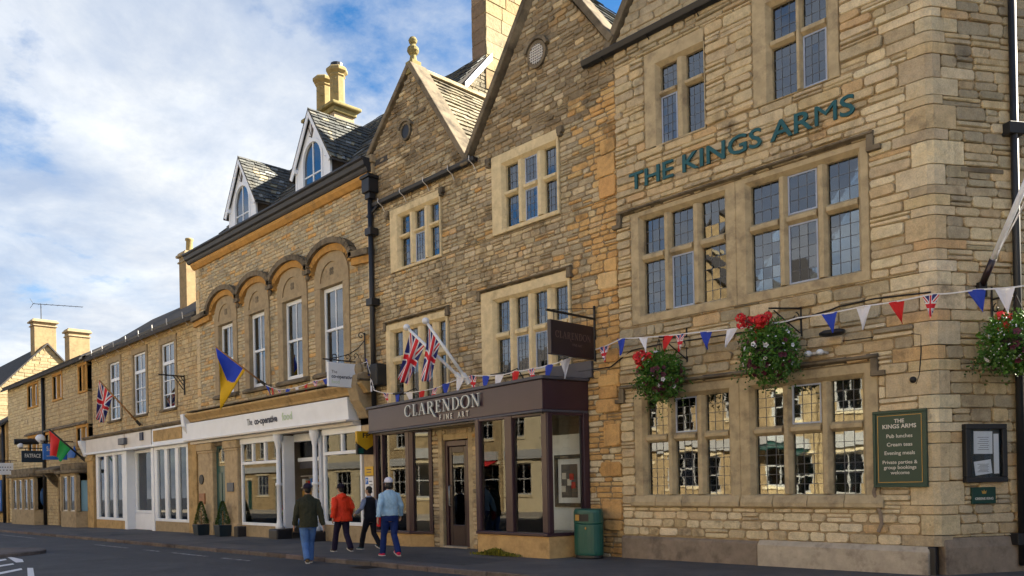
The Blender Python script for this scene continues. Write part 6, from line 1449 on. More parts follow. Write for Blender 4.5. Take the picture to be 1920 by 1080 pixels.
# ------------------------------------------------------------------ bunting
def bunting(lab, pts, Ys, pens, w_=.25, h=.36, grp='bunting strings'):
    """pts: photo pixels of the tape on the upright plane(s) Y"""
    P3 = [at(px, py, y) for (px, py), y in zip(pts, Ys)]; t = thing('bunting', lab, 'bunting', tuple(P3[0]), grp); dense = []
    for i in range(len(P3)-1):
        for k in range(6):
            f = k/6; p = P3[i].lerp(P3[i+1], f); p.z -= .015*math.sin(math.pi*f); dense.append(p)
    dense.append(P3[-1]); mb = MB(); mb.tube(dense, [(.006, .012)]*len(dense), 6); mb.build('tape', M['rope'], t)
    r = random.Random(len(lab))
    for px, kind in pens:
        best = min(range(len(dense)-1), key=lambda i: abs(proj(dense[i])[0]-px)); c = dense[best]; d = (dense[best+1]-dense[best]); d.z = d.z; d.normalize()
        tw = r.uniform(-.45, .45); n = Vector((d.y, -d.x, 0)).normalized(); s_ = w_/2*r.uniform(.9, 1.08); hh = h*r.uniform(.92, 1.06)
        A = c-d*s_; B = c+d*s_; tipp = c+Vector((0, 0, -hh))+n*tw*hh*.6+d*r.uniform(-.09, .09)
        mb = MB(); mb.uv = []; vs = []; nn = 6
        for j in range(nn+1):
            v = j/nn; l_ = A.lerp(tipp, v); q = B.lerp(tipp, v)
            for i in range(5):
                u = i/4; vs.append(l_.lerp(q, u)+n*.022*math.sin(u*5+v*3+px)); mb.uv.append((.5+(u-.5)*.62*(1-v)*1.6, 1.02-v*1.05 if v < .99 else .0))
        mb.add(vs, [(j*5+i, j*5+i+1, j*5+i+6, j*5+i+5) for j in range(nn) for i in range(4)])
        mat = {'r': M['red'], 'b': M['blue'], 'w': M['wcloth'], 'u': M['union']}[kind]
        o = mb.build('pennant', mat, t); sm = o.modifiers.new('thickness', 'SOLIDIFY'); sm.thickness = .003
    return t
def proj(p):
    q = p-Vector(CAM); zz_ = q.x*AX[0]+q.y*AX[1]; u = F_PX*(q.x*RX[0]+q.y*RX[1])/zz_; v = F_PX*q.z/zz_
    return (CX+u*RC-v*RS, CY-u*RS-v*RC)
bunting('bunting of small pennants strung across the pub front', [(1117, 655), (1165, 635), (1300, 624), (1450, 606), (1495, 596), (1620, 574), (1745, 552), (1830, 543), (1940, 533)], [-.3, -.35, -.45, -.55, -.55, -.5, -.5, -.45, -.3],
        [(1131, 'u'), (1166, 'b'), (1202, 'w'), (1244, 'r'), (1285, 'u'), (1332, 'b'), (1381, 'w'), (1436, 'r'), (1548, 'b'), (1611, 'w'), (1678, 'r'), (1750, 'u'), (1833, 'b'), (1893, 'w')], .24, .33)
bunting('bunting along the top of the gallery fascia', [(700, 731), (724, 737), (767, 736), (815, 728), (836, 719), (862, 709), (885, 704), (936, 703), (966, 696), (996, 691), (1029, 684), (1061, 674), (1085, 664)], [-.45, -.45, -.5, -.55, -.6, -.6, -.6, -.65, -.7, -.75, -.8, -.8, -.5],
        [(724, 'u'), (745, 'b'), (767, 'w'), (790, 'r'), (815, 'u'), (836, 'b'), (860, 'w'), (885, 'u'), (910, 'b'), (936, 'w'), (966, 'r'), (996, 'u'), (1029, 'b'), (1061, 'w')], .27, .36)
bunting('bunting under the arched windows of the food shop', [(498, 722), (524, 731), (556, 726), (592, 714), (614, 708), (650, 692), (676, 681), (688, 678), (694, 700), (702, 732)], [-.15, -.25, -.3, -.3, -.3, -.2, -.2, -.25, -.3, -.4],
        [(504, 'b'), (512, 'r'), (524, 'u'), (540, 'b'), (557, 'w'), (575, 'r'), (592, 'u'), (612, 'b'), (675, 'u'), (687, 'b'), (695, 'w')], .27, .36)

# ------------------------------------------------------------------ hanging baskets
leafm, t_, n_, l_, b_ = nodes('basket_leaf'); at_ = n_.new('ShaderNodeAttribute'); at_.attribute_name = 'col'; l_.new(at_.outputs['Color'], b_.inputs['Base Color']); b_.inputs['Roughness'].default_value = .5; b_.inputs['Specular IOR Level'].default_value = .25
M['leaf'] = leafm
petal, t_, n_, l_, b_ = nodes('petal'); at_ = n_.new('ShaderNodeAttribute'); at_.attribute_name = 'col'; l_.new(at_.outputs['Color'], b_.inputs['Base Color']); b_.inputs['Roughness'].default_value = .6; M['petal'] = petal
def leaf(mb, r, p, sz, col, dirn=None):
    d = (dirn or Vector((r.gauss(0, 1), r.gauss(0, 1), r.gauss(0, 1)))).normalized(); s_ = d.cross(Vector((r.gauss(0, 1), r.gauss(0, 1), r.gauss(0, 1)))).normalized(); u = d.cross(s_)
    mb.add([p, p+d*sz*.5+s_*sz*.35+u*sz*.08, p+d*sz, p+d*sz*.5-s_*sz*.35+u*sz*.08], [(0, 1, 2), (0, 2, 3)], col)
def flower(mb, r, p, out_, sz, col):
    out_ = out_.normalized(); a = out_.cross(Vector((0, 0, 1)) if abs(out_.z) < .9 else Vector((1, 0, 0))).normalized(); b = out_.cross(a); vs = [p]
    for k in range(10):
        rr_ = sz*(1 if k % 2 else .72); an = k*math.pi/5; vs.append(p+(a*math.cos(an)+b*math.sin(an))*rr_+out_*sz*.3)
    mb.add(vs, [(0, 1+k, 1+(k+1) % 10) for k in range(10)], col)
def basket(lab, c, rx, rz, wall, seed, red=1, white=1, tiny=60, dark=1):
    r = random.Random(seed); c = Vector(c); t = thing('hanging_basket', lab, 'hanging basket', tuple(c), 'hanging baskets on the pub')
    mb = MB(); mb.lathe(c.x, c.y, [(.05, c.z-.22), (.16, c.z-.18), (.22, c.z-.05), (.24, c.z+.02)], 14); mb.build('bowl', M['iron'], t)
    top = Vector((c.x, c.y, c.z+.66))
    for k in range(3):
        an = k*2.1; mb = MB(); mb.tube([(c.x+.23*math.cos(an), c.y+.23*math.sin(an), c.z+.02), top], .006, 5); mb.build('chain', M['iron'], t)
    wl = Vector(wall); mb = MB(); mb.tube([top+Vector((0, 0, .03)), Vector((wl.x, wl.y, top.z+.05))], .016, 6); mb.tube([Vector((wl.x, wl.y, top.z+.25)), Vector((wl.x, wl.y, top.z-.42))], .018, 6); mb.tube([Vector((wl.x, wl.y, top.z-.38)), wl.lerp(top, .5)*0+Vector(((wl.x+top.x)/2, (wl.y+top.y)/2, top.z-.16)), top*.85+Vector((wl.x, wl.y, top.z))*.15], .012, 6)
    ou = Vector((top.x-wl.x, top.y-wl.y, 0)).normalized(); scroll(mb, (.1, top.z-.1), .08, .02, 90, 430, lambda a, z: Vector((wl.x, wl.y, 0))+ou*a+Vector((0, 0, z)), .009); mb.build('bracket', M['iron'], t)
    fol = MB()
    def surf(k=1.0):
        d = Vector((r.gauss(0, 1), r.gauss(0, 1), r.gauss(0, 1))).normalized(); f = 1+.16*mnoise.noise(d*2.2+Vector((seed, 0, 0))); f *= k
        return c+Vector((d.x*rx*f, d.y*rx*f, d.z*rz*f-(.06 if d.z < 0 else 0))), d
    for i in range(4200):
        p, d = surf(r.uniform(.45, 1.08)); g = r.random(); col = (.035+.055*g, .10+.12*g, .014+.016*g); 
        if r.random() < .12: col = (.10, .17, .03)
        leaf(fol, r, p, r.uniform(.032, .075), col, d+Vector((r.gauss(0, .7), r.gauss(0, .7), r.gauss(-.2, .7))))
    for i in range(60):     # trailing shoots
        p, d = surf(1.0); 
        if d.z > .4: continue
        for k in range(r.randint(5, 14)): leaf(fol, r, p+Vector((d.x*.02*k, d.y*.02*k, -.028*k)), .05, (.05, .11, .025))
    fol.build('foliage', M['leaf'], t, colattr=True, kind='stuff')
    def heads(n, name, col, sz, cond, stuff=False):
        fm = MB(); k = 0; tries = 0
        while k < n and tries < n*40:
            tries += 1; p, d = surf(r.uniform(1.0, 1.08))
            if not cond(d, p): continue
            cc = jit(col, r, .18); k += 1
            if stuff: flower(fm, r, p, d, sz*r.uniform(.7, 1.2), cc)
            else: one = MB(); flower(one, r, p, d, sz*r.uniform(.8, 1.2), cc); flower(one, r, p+d*.01, d, sz*.45, tuple(v*.6 for v in cc)); one.build(name, M['petal'], t, colattr=True)
        if stuff and fm.v: fm.build(name, M['petal'], t, colattr=True, kind='stuff')
    front = lambda d: d.dot(ou) > -.3 or d.x > .2
    heads(int(34*dark), 'dark_petunia', (.075, .006, .026), .052, lambda d, p: front(d) and d.z < .35)
    heads(int(14*white), 'white_petunia', (.66, .66, .72), .042, lambda d, p: front(d) and d.z > -.6)
    heads(int(tiny*2), 'tiny_white_flowers', (.60, .62, .70), .011, lambda d, p: front(d), True)
    for g in range(red):
        q = c+Vector((r.uniform(-.26, .2), r.uniform(-.2, .1), rz*r.uniform(.55, 1.15)))+ou*(.12+.1*r.random())
        mb = MB(); mb.tube([c+Vector((0, 0, rz*.6)), q], .007, 5); mb.build('stem', M['green_sign'], t)
        for k in range(3):
            one = MB(); q2 = q+Vector((r.uniform(-.06, .06), r.uniform(-.06, .06), r.uniform(-.12, .04)))
            for j in range(34):
                d = Vector((r.gauss(0, 1), r.gauss(0, 1), r.gauss(0, .8))).normalized(); flower(one, r, q2+d*.062, d, .026, jit((.62, .022, .028), r, .2))
            one.build('red_geranium', M['petal'], t, colattr=True)
basket('hanging basket of dark petunias over the left ground floor window', (-8.78, -.52, 3.47), .41, .41, (-8.5, -.03, 4.0), 3, red=4, white=.45, tiny=22, dark=1.3)
basket('hanging basket of white and dark petunias between the two pub windows', (-6.55, -.55, 3.62), .45, .47, (-6.25, -.03, 4.1), 8, red=5, white=1.0, tiny=40)
bc = CORNER+SWD*.93+SWN*.55; bw = CORNER+SWD*1.0+SWN*.03
basket('hanging basket on the pub side wall full of tiny white flowers', (bc.x, bc.y, 3.42), .46, .40, (bw.x, bw.y, 4.0), 14, red=4, white=.6, tiny=110, dark=.7)

# ------------------------------------------------------------------ small things on the walls
t = thing('floodlight', 'black oval floodlight over the right ground floor pub window', 'light', (-5.63, -.1, 3.8))
mb = MB(); mb.tube([(-5.82, -.26, 3.80), (-5.74, -.26, 3.80), (-5.5, -.26, 3.80), (-5.43, -.26, 3.80)], [(.05, .03), (.11, .055), (.11, .055), (.05, .03)], 12); mb.build('housing', M['black'], t, smooth=True)
mb = MB(); mb.tube([(-5.63, -.2, 3.8), (-5.63, -.02, 3.84)], .02, 6); mb.build('arm', M['black'], t)
t = thing('floodlight', 'small white twin floodlight behind the middle hanging basket', 'light', (-6.0, -.1, 3.5)); p = at(1528, 662, -.2)
for k in (0, 1): mb = MB(); mb.ball((p.x-.10+.2*k, p.y-.03, p.z), .06, .07, .05); mb.build('lamp_head', M['white'], t, smooth=True)
mb = MB(); mb.box(p.x-.15, p.x+.15, p.y, -.03, p.z-.02, p.z+.02); mb.build('arm', M['offwhite'], t)
for k, (px, py) in enumerate(((1145, 523), (1122, 507))): pass
for lab, px, py in (('left flat floodlight lying on top of the gallery fascia', 752, 741), ('right flat floodlight lying on top of the gallery fascia', 938, 706)):
    p = at(px, py, -.42); t = thing('floodlight', lab, 'light', tuple(p), 'fascia floodlights')
    mb = MB(); mb.box(p.x-.22, p.x+.22, p.y-.12, p.y+.12, p.z+.02, p.z+.07); mb.build('housing', M['black'], t, bevel=.02)
    mb = MB(); mb.tube([(p.x+.1, p.y, p.z+.03), (p.x+.35, p.y+.2, p.z+.16), (p.x+.5, p.y+.35, 3.72)], .015, 6); mb.build('cable', M['iron'], t)
def cable(lab, px, Y=-.03, r_=.012, mat='iron'):
    P3 = [at(a, c, Y) for a, c in px]; mb = MB(); mb.tube(P3, r_, 6); o = mb.build('cable', M[mat], None, smooth=True); tag(o, lab, 'cable', 'wall cables'); return o
cable('black cable sagging from the gallery to the pub corner', [(1085, 697), (1120, 692), (1145, 688), (1165, 672), (1185, 657), (1235, 646), (1300, 637), (1400, 622), (1500, 598), (1560, 580), (1572, 575), (1640, 560), (1745, 548)], -.05, .014)
cable('grey cable loop down to the small wall socket beside the notice board', [(1490, 650), (1600, 637), (1700, 624), (1727, 628), (1727, 660), (1724, 702), (1718, 720), (1712, 714)], -.03, .009)
o = MB(); p = at(1712, 712, -.05); o.ball((p.x, p.y, p.z), .05, .06, .05); o = o.build('wall_socket', M['iron'], None, smooth=True); tag(o, 'round black wall socket at the end of the grey cable loop', 'socket')

# ------------------------------------------------------------------ things on the pavement
g0 = gz(-10.62)
t = thing('litter_bin', 'dark green oval litter bin standing beside the gallery bay window', 'litter bin', (-10.62, -.48, g0))
def oval(mb, cx, cy, rx, ry, prof, n=28):
    vs, fs = [], []
    for k_, z in prof: vs += [(cx+rx*k_*math.cos(2*math.pi*k/n), cy+ry*k_*math.sin(2*math.pi*k/n), z) for k in range(n)]
    for i in range(len(prof)-1):
        for k in range(n): k2 = (k+1) % n; fs.append((i*n+k, i*n+k2, (i+1)*n+k2, (i+1)*n+k))
    fs += [tuple(range(n-1, -1, -1)), tuple(range((len(prof)-1)*n, len(prof)*n))]; mb.add(vs, fs)
bx, by = -10.62, -.48
mb = MB(); oval(mb, bx, by, .33, .24, [(.98, g0+.07), (1.0, g0+.12), (1.0, g0+.70)]); mb.build('body', M['bin'], t, smooth=False, bevel=.01)
mb = MB(); oval(mb, bx, by, .33, .24, [(1.0, g0+.705), (1.02, g0+.72), (1.02, g0+.93), (.98, g0+.98), (.9, g0+1.0), (.0, g0+1.01)]); hd = mb.build('hood', M['bin'], t, bevel=.008)
mb = MB(); mb.prism_z([(bx-.14, by-.235), (bx+.06, by-.252), (bx+.18, by-.215), (bx+.15, by-.16), (bx-.1, by-.16)], g0+.76, g0+.90); mb.build('opening', M['black'], hd)
mb = MB(); mb.prism_z([(bx-.155, by-.232), (bx-.03, by-.255), (bx-.03, by-.249), (bx-.155, by-.226)], g0+.77, g0+.89); mb.build('stub_plate', M['gold'], hd)
mb = MB(); oval(mb, bx, by, .33, .24, [(.9, g0-.02), (.95, g0+.03), (.93, g0+.07)]); mb.build('base', M['black'], t)
mb = MB(); mb.ball((bx+.12, by-.235, g0+.62), .022, .008, .03); mb.build('badge', M['gold'], hd)
def topiary(lab, x, y, seed):
    r = random.Random(seed); g = gz(x); t = thing('potted_conifer', lab, 'potted plant', (x, y, g), 'conifers in square tubs')
    mb = MB(); mb.add([(x-.21, y-.21, g), (x+.21, y-.21, g), (x+.21, y+.21, g), (x-.21, y+.21, g), (x-.25, y-.25, g+.40), (x+.25, y-.25, g+.40), (x+.25, y+.25, g+.40), (x-.25, y+.25, g+.40)], [(3, 2, 1, 0), (4, 5, 6, 7), (0, 1, 5, 4), (1, 2, 6, 5), (2, 3, 7, 6), (3, 0, 4, 7)]); mb.build('tub', M['navy_sign'], t, bevel=.02)
    mb = MB()
    for i in range(1500):
        h = r.random()**1.25; a = r.uniform(0, 6.283); rr_ = .23*(1-h)**.8*r.uniform(.75, 1.08)+.01; g2 = r.random()
        d = Vector((math.cos(a), math.sin(a), r.uniform(0, 1.2))); leaf(mb, r, Vector((x+rr_*math.cos(a), y+rr_*math.sin(a), g+.42+.82*h)), r.uniform(.035, .06), (.03+.03*g2, .065+.05*g2, .02), d)
    mb.build('foliage', M['leaf'], t, colattr=True, kind='stuff'); mb = MB(); mb.tube([(x, y, g+.35), (x, y, g+.9)], .02, 6); mb.build('stem', M['wood'], t)
topiary('clipped conifer in a dark tub left of the teal door', -29.62, -.48, 4); topiary('clipped conifer in a dark tub right of the teal door', -27.75, -.48, 5)
r = random.Random(9); mb = MB()
for i in range(700):
    x = -12.75+r.gauss(0, .28); y = -1.09+r.gauss(0, .04); h = max(.01, .15*math.exp(-((x+12.75)/.33)**2)*r.random()*1.5); g2 = r.random()
    leaf(mb, r, Vector((x, y, gz(x)+h*.5)), r.uniform(.04, .09), (.10+.10*g2, .12+.06*g2, .02), Vector((r.gauss(0, .5), r.gauss(-.2, .3), 1)))
o = mb.build('weeds', M['leaf'], None, colattr=True); tag(o, 'yellow green weeds growing at the foot of the gallery bay', 'weeds', None, 'stuff')
# pictures and goods behind the shop windows
def picture(lab, FRm, w_, h, mats, seed):
    p = FRm.to_translation(); t = thing('framed_picture', lab, 'picture', tuple(p)); r = random.Random(seed)
    mb = MB(FRm); f = .09
    for a, c, d, e in ((-w_/2, w_/2, h-f, h), (-w_/2, w_/2, 0, f), (-w_/2, -w_/2+f, f, h-f), (w_/2-f, w_/2, f, h-f)): mb.box(a, c, -.05, .0, d, e)
    mb.build('frame', M[mats[0]], t, bevel=.01); mb = MB(FRm); mb.box(-w_/2+f, w_/2-f, -.012, -.002, f, h-f); mb.build('mount', M[mats[1]], t)
    mb = MB(FRm); mb.box(-w_/2+f+.1, w_/2-f-.1, -.02, -.0125, f+.12, h-f-.12); mb.build('canvas', M[mats[2]], t)
    for k in range(5):
        x, z = r.uniform(-.25, .25)*w_, h*r.uniform(.35, .65); mb = MB(FRm); mb.box(x-.06*w_, x+.08*w_, -.026-.001*k, -.021, z-.07*h, z+.05*h); mb.build('paint_patch', M[mats[3+k % (len(mats)-3)]], t)
picture('black framed picture on the white panel in the right bay', Matrix.Translation((-11.75, .24, .95)), .85, 1.15, ('black', 'white', 'grey_text', 'offwhite', 'red'), 1)
picture('tall pale picture hung on the back wall of the gallery', Matrix.Translation((-13.0, 3.95, .9)), 1.4, 1.3, ('wood', 'white', 'sky_blue', 'bluep', 'offwhite'), 2)
picture('wide dark picture on the gallery back wall left of the door', Matrix.Translation((-17.2, 3.95, .9)), 1.6, 1.1, ('black', 'white', 'orange_stone', 'red', 'gold'), 3)
def shelf(lab, x0, x1, y, z0, z1, rows, seed, depth=.35):
    r = random.Random(seed); t = thing('shelf_unit', lab, 'shelf', ((x0+x1)/2, y, z0)); mb = MB(); mb.box(x0, x1, y+depth-.03, y+depth, z0, z1)
    for k in range(rows+1): z = z0+(z1-z0)*k/rows; mb.box(x0, x1, y, y+depth-.031, z-.015, z+.015)
    mb.build('shelves', M['offwhite'], t); cs = ['red', 'yellowp', 'bluep', 'white', 'bin', 'orange_stone', 'gold', 'wcloth']
    for k in range(rows):
        x = x0+.05; z = z0+(z1-z0)*k/rows+.016
        while x < x1-.2:
            w_ = r.uniform(.10, .24); h = (z1-z0)/rows*r.uniform(.45, .8); mb = MB(); mb.box(x, x+w_-.02, y+.03, y+.25, z, z+h); mb.build('packet', M[r.choice(cs)], t); x += w_
shelf('shelf of bright packets behind the left food shop window', -25.9, -24.7, 1.6, -.15, 1.9, 5, 1); shelf('shelf of bright packets deep inside the food shop entrance', -23.6, -22.0, 3.2, -.15, 2.0, 5, 2); shelf('dark shelf of goods behind the right food shop window', -20.6, -19.5, 1.2, -.1, 1.9, 4, 3)
o = MB(); o.box(-23.0, -22.0, 3.1, 3.15, 1.3, 1.95); o = o.build('poster', M['yellowp'], None); tag(o, 'bright yellow poster inside the food shop entrance', 'poster')
o = MB(); o.box(-23.2, -22.0, 3.1, 3.15, 2.05, 2.3); o = o.build('poster', M['red'], None); tag(o, 'red strip poster inside the food shop entrance', 'poster')
t = thing('flower_trough', 'black trough of cut flowers in the left food shop window', 'flowers', (-25.4, .35, .25)); mb = MB(); mb.box(-26.2, -24.6, .2, .55, .2, .55); mb.build('trough', M['black'], t, bevel=.02)
mb = MB(); r = random.Random(3)
for i in range(420):
    p = Vector((r.uniform(-26.2, -24.6), r.uniform(.15, .6), r.uniform(.52, .85))); leaf(mb, r, p, .09, r.choice([(.05, .14, .03), (.08, .2, .05), (.5, .5, .45), (.5, .1, .12), (.6, .35, .1)]), Vector((r.gauss(0, .4), r.gauss(0, .4), 1)))
mb.build('flowers', M['leaf'], t, colattr=True, kind='stuff')
t = thing('advert_board', 'blue and white advert board leaning by the food shop entrance', 'sign', (-21.4, -.5, gz(-21.4))); FRa = Matrix.Translation((-21.65, -.62, gz(-21.4))) @ Matrix.Rotation(.12, 4, 'X')
mb = MB(FRa); mb.box(-.3, .3, -.02, .02, .02, 1.05); mb.build('board', M['bluep'], t)
for k in range(4): mb = MB(FRa); mb.box(-.24, .2-.05*(k % 2), -.026, -.021, .55+.1*k, .61+.1*k); mb.build('text_line', M['paper'], t)

# ------------------------------------------------------------------ people
def cloth_mat(name, col, rough=.8, var=.25):
    return pm(name, col, rough, var, 5, 70, .25, .2)
M['skin'] = pm('skin', (.42, .25, .17), .55, .1, 6, 80, .05, .3)
M['hair'] = pm('black_hair', (.012, .010, .010), .5, .3, 20, 90, .4, .4)
M['eye'] = pm('eye', (.02, .015, .012), .2, .1, bump=0); M['lip'] = pm('lip', (.33, .13, .11), .5, .1, bump=0)
def remesh(o, vox, smooth=6, disp=0.0):
    m = o.modifiers.new('union', 'REMESH'); m.mode = 'VOXEL'; m.voxel_size = vox; m.use_smooth_shade = True
    sm = o.modifiers.new('smooth', 'SMOOTH'); sm.factor = .5; sm.iterations = smooth
    if disp:
        tx = bpy.data.textures.get('folds') or bpy.data.textures.new('folds', 'CLOUDS'); tx.noise_scale = .075
        d = o.modifiers.new('folds', 'DISPLACE'); d.texture = tx; d.strength = disp; d.mid_level = .5; d.texture_coords = 'LOCAL'
def person(lab, pos, heading, H, pose, wear, group=None):
    """figure built facing +y at the origin, then turned to heading; pose gives foot and hand positions"""
    x0, y0, z0 = pos; FR = Matrix.Translation((x0, y0, z0)) @ Matrix.Rotation(heading-math.pi/2, 4, 'Z') @ Matrix.Scale(H, 4)
    t = thing('person', lab, 'person', pos, group); vox = .0075
    hip_z = pose.get('hip', .505); lean = pose.get('lean', .015)
    hips = {s_: Vector((s_*.05, 0, hip_z)) for s_ in (-1, 1)}
    chest = Vector((0, lean, .72)); neck = Vector((0, lean*1.3, .845)); headc = Vector((0, lean*1.6+pose.get('hy', .008), .928))
    sh = {s_: Vector((s_*wear.get('sh', .104), lean, .788)) for s_ in (-1, 1)}
    limbs = {}
    for s_ in (-1, 1):
        fx, fy, fz = pose['foot'][s_]; ank = Vector((fx, fy, fz+.042)); h = hips[s_]; L1 = L2 = .2375
        d = ank-h; dl = min(d.length, L1+L2-.002); k = math.sqrt(max(0, L1*L1-(dl/2)**2)); kn = h+d*.5+Vector((0, 1, 0)).cross(d.normalized()).cross(d.normalized())*-1*0
        fwd = (Vector((0, 1, 0))-d.normalized()*d.normalized().y).normalized(); limbs[s_] = (h, h+d*.5+fwd*k, ank)
    arms = {}
    for s_ in (-1, 1):
        hx, hy, hz = pose['hand'][s_]; w_ = Vector((hx, hy, hz)); d = w_-sh[s_]; L1 = L2 = .158; dl = min(d.length, L1+L2-.002); k = math.sqrt(max(0, L1*L1-(dl/2)**2))
        back = Vector((s_*.35, -1, -.1)); back = (back-d.normalized()*d.normalized().dot(back)).normalized(); arms[s_] = (sh[s_], sh[s_]+d*.5+back*k, w_)
    # continuous body
    b = MB(FR)
    b.tube([(0, 0, hip_z-.06), (0, 0, hip_z+.02), (0, lean*.4, .60), chest, (0, lean, .79), (0, lean*1.1, .83)], [(.06, .045), (.07, .05), (.066, .046), (.08, .054), (.075, .045), (.04, .035)], 16)
    b.tube([(0, lean, .81), neck, headc-Vector((0, 0, .03))], [(.038, .036), (.032, .032), (.034, .036)], 12)
    ha = pose.get('head', 0.0); HR = Matrix.Translation(headc) @ Matrix.Rotation(ha, 4, 'Z'); hp = lambda x, y, z: HR @ Vector((x, y, z))
    old = b.M; b.M = FR @ HR; b.ball((0, -.004, .012), .042, .052, .056, 14, 10); b.ball((0, .014, -.022), .033, .036, .038, 12, 8); b.ball((0, .047, -.008), .008, .012, .014, 8, 6)
    for s_ in (-1, 1): b.ball((s_*.044, -.004, -.004), .006, .011, .018, 8, 6)
    b.M = old
    for s_ in (-1, 1):
        h, kn, an = limbs[s_]; b.tube([h+Vector((0, 0, .02)), h.lerp(kn, .4), kn, kn.lerp(an, .35), an], [.044, .042, .030, .031, .020], 12)
        b.tube([an+Vector((0, -.02, -.02)), an+Vector((0, .03, -.026)), an+Vector((s_*.004, .085, -.032))], [(.020, .018), (.024, .016), (.016, .009)], 10)
        a, e, w_ = arms[s_]; b.tube([a, a.lerp(e, .5), e, e.lerp(w_, .35), w_], [.034, .027, .022, .021, .014], 10)
        d = (w_-e).normalized(); side = Vector((s_, 0, 0)); side = (side-d*d.dot(side)).normalized(); fd = d.cross(side)*s_
        pm_ = w_+d*.028; b.tube([w_, pm_, w_+d*.05], [(.011, .014), (.010, .021), (.008, .020)], 8)
        for k, (o_, ln) in enumerate(((-.015, .036), (-.005, .042), (.005, .040), (.014, .032))):
            st = w_+d*.046+fd*o_; curl = side*-.012; b.tube([st, st+d*ln*.5+curl*.4, st+d*ln*.9+curl*1.6], [.0052, .005, .0042], 6)
        st = w_+d*.016+fd*-.018*-s_*s_; b.tube([st, st+d*.018+fd*-.012, st+d*.034+fd*-.014], [.006, .0055, .0045], 6)
    bo = b.build('body', M['skin'], t); remesh(bo, vox, 3)
    mb = MB(FR @ HR)
    for s_ in (-1, 1): mb.ball((s_*.017, .047, .004), .006, .004, .004, 8, 6)
    mb.build('eyes', M['eye'], bo); mb = MB(FR @ HR); mb.ball((0, .047, -.031), .012, .004, .003, 8, 6); mb.build('mouth', M['lip'], bo)
    # hair / hat
    mb = MB(FR @ HR); hs = wear.get('hair', 'short')
    mb.ball((0, -.012, .020), .0475, .054, .056, 14, 10)
    if hs == 'bob': mb.ball((0, -.030, -.03), .052, .040, .045, 14, 10); mb.ball((-.03, -.018, -.035), .028, .034, .034); mb.ball((.03, -.018, -.035), .028, .034, .034)
    else: mb.ball((0, -.026, -.012), .041, .036, .040, 12, 8)
    ho = mb.build('hair', M['hair'], t); remesh(ho, vox, 2, .006)
    if 'cap' in wear:
        mb = MB(FR @ HR); prof = [(.060, .012), (.060, .03), (.054, .055), (.036, .076), (.006, .084)]; vs = MB(); vs.lathe(0, -.004, prof, 18); mb.add([(x*.92, y*1.08, z) for x, y, z in vs.v], vs.f); c = mb.build('cap', wear['cap'], t, smooth=True)
        mb = MB(FR @ HR); pts = [(.058*math.sin(rad(a)), .05+.055*math.cos(rad(a)), .016-.006*math.cos(rad(a))) for a in range(-80, 81, 20)]; inn = [(.052*math.sin(rad(a)), .045*math.cos(rad(a)), .024) for a in range(-80, 81, 20)]
        n = len(pts); mb.add(pts+inn+[(x, y, z-.005) for x, y, z in pts+inn], [(i, i+1, n+i+1, n+i) for i in range(n-1)]+[(2*n+i, 3*n+i, 3*n+i+1, 2*n+i+1) for i in range(n-1)]+[(i, 2*n+i, 2*n+i+1, i+1) for i in range(n-1)]); mb.build('peak', wear['cap'], c, smooth=True)
        if wear.get('strap'): mb = MB(FR @ HR); mb.ball((0, -.060, .022), .022, .006, .012, 12, 6); mb.build('cap_opening', M['hair'], c, smooth=True)
    # trousers
    mb = MB(FR); f = wear.get('leg', 1.0)
    mb.tube([(0, 0, hip_z-.05), (0, -.004, hip_z), (0, 0, hip_z+.05), (0, 0, hip_z+.085)], [(.085, .066), (.099, .076), (.094, .07), (.086, .062)], 16)
    for s_ in (-1, 1):
        h, kn, an = limbs[s_]; mb.tube([h+Vector((0, 0, .01)), h.lerp(kn, .4), kn, kn.lerp(an, .5), an.lerp(kn, -.0)+Vector((0, 0, -.012))], [.060, .055, .042*f, .042*f, .040*f], 12)
    tr = mb.build('trousers', wear['trousers'], t); remesh(tr, vox, 4, .012)
    # jacket: torso loft and sleeves
    mb = MB(FR); hem = wear.get('hem', .47); fl = wear.get('flare', 1.0)
    prof = [(hem, .106*fl, .080*fl), (hem+.04, .105*fl, .08*fl), (.585, .100, .074), (.66, .104, .074), (.73, .112, .074), (.775, .116, .066), (.805, .098, .056), (.828, .062, .046), (.848, .042, .042)]
    sc = wear.get('w', 1.0); ly = lambda z: lean*min(1, max(0, (z-.5)/.25))
    mb.tube([(0, ly(z), z) for z, a, c in prof], [(a*sc, c*sc) for z, a, c in prof], 18)
    for s_ in (-1, 1):
        a, e, w_ = arms[s_]; mb.tube([a+Vector((-s_*.02, 0, -.004)), a+Vector((s_*.006, 0, -.012)), a.lerp(e, .5), e, e.lerp(w_, .5), w_+(e-w_)*.04], [.034*sc, .038*sc, .038*sc, .035*sc, .031*sc, .027*sc], 12)
    if wear.get('hood'): mb.ball((0, lean-.062, .815), .055, .032, .036, 12, 8); mb.ball((0, lean-.05, .845), .05, .028, .02, 12, 8)
    if wear.get('collar'): mb.tube([(0, lean*1.1, .838), (0, lean*1.2, .868)], [(.046, .045), (.043, .042)], 14)
    j = mb.build(wear['top_name'], wear['top'], t); remesh(j, vox, 4, wear.get('fold', .026))
    if 'vest' in wear:      # contrasting body panel over light sleeves
        mb = MB(FR); mb.tube([(0, ly(z), z) for z, a, c in prof[:-1]], [(a*sc*1.035, c*sc*1.07) for z, a, c in prof[:-1]], 18); v = mb.build('body_panel', wear['vest'], t); remesh(v, vox, 3, .012)
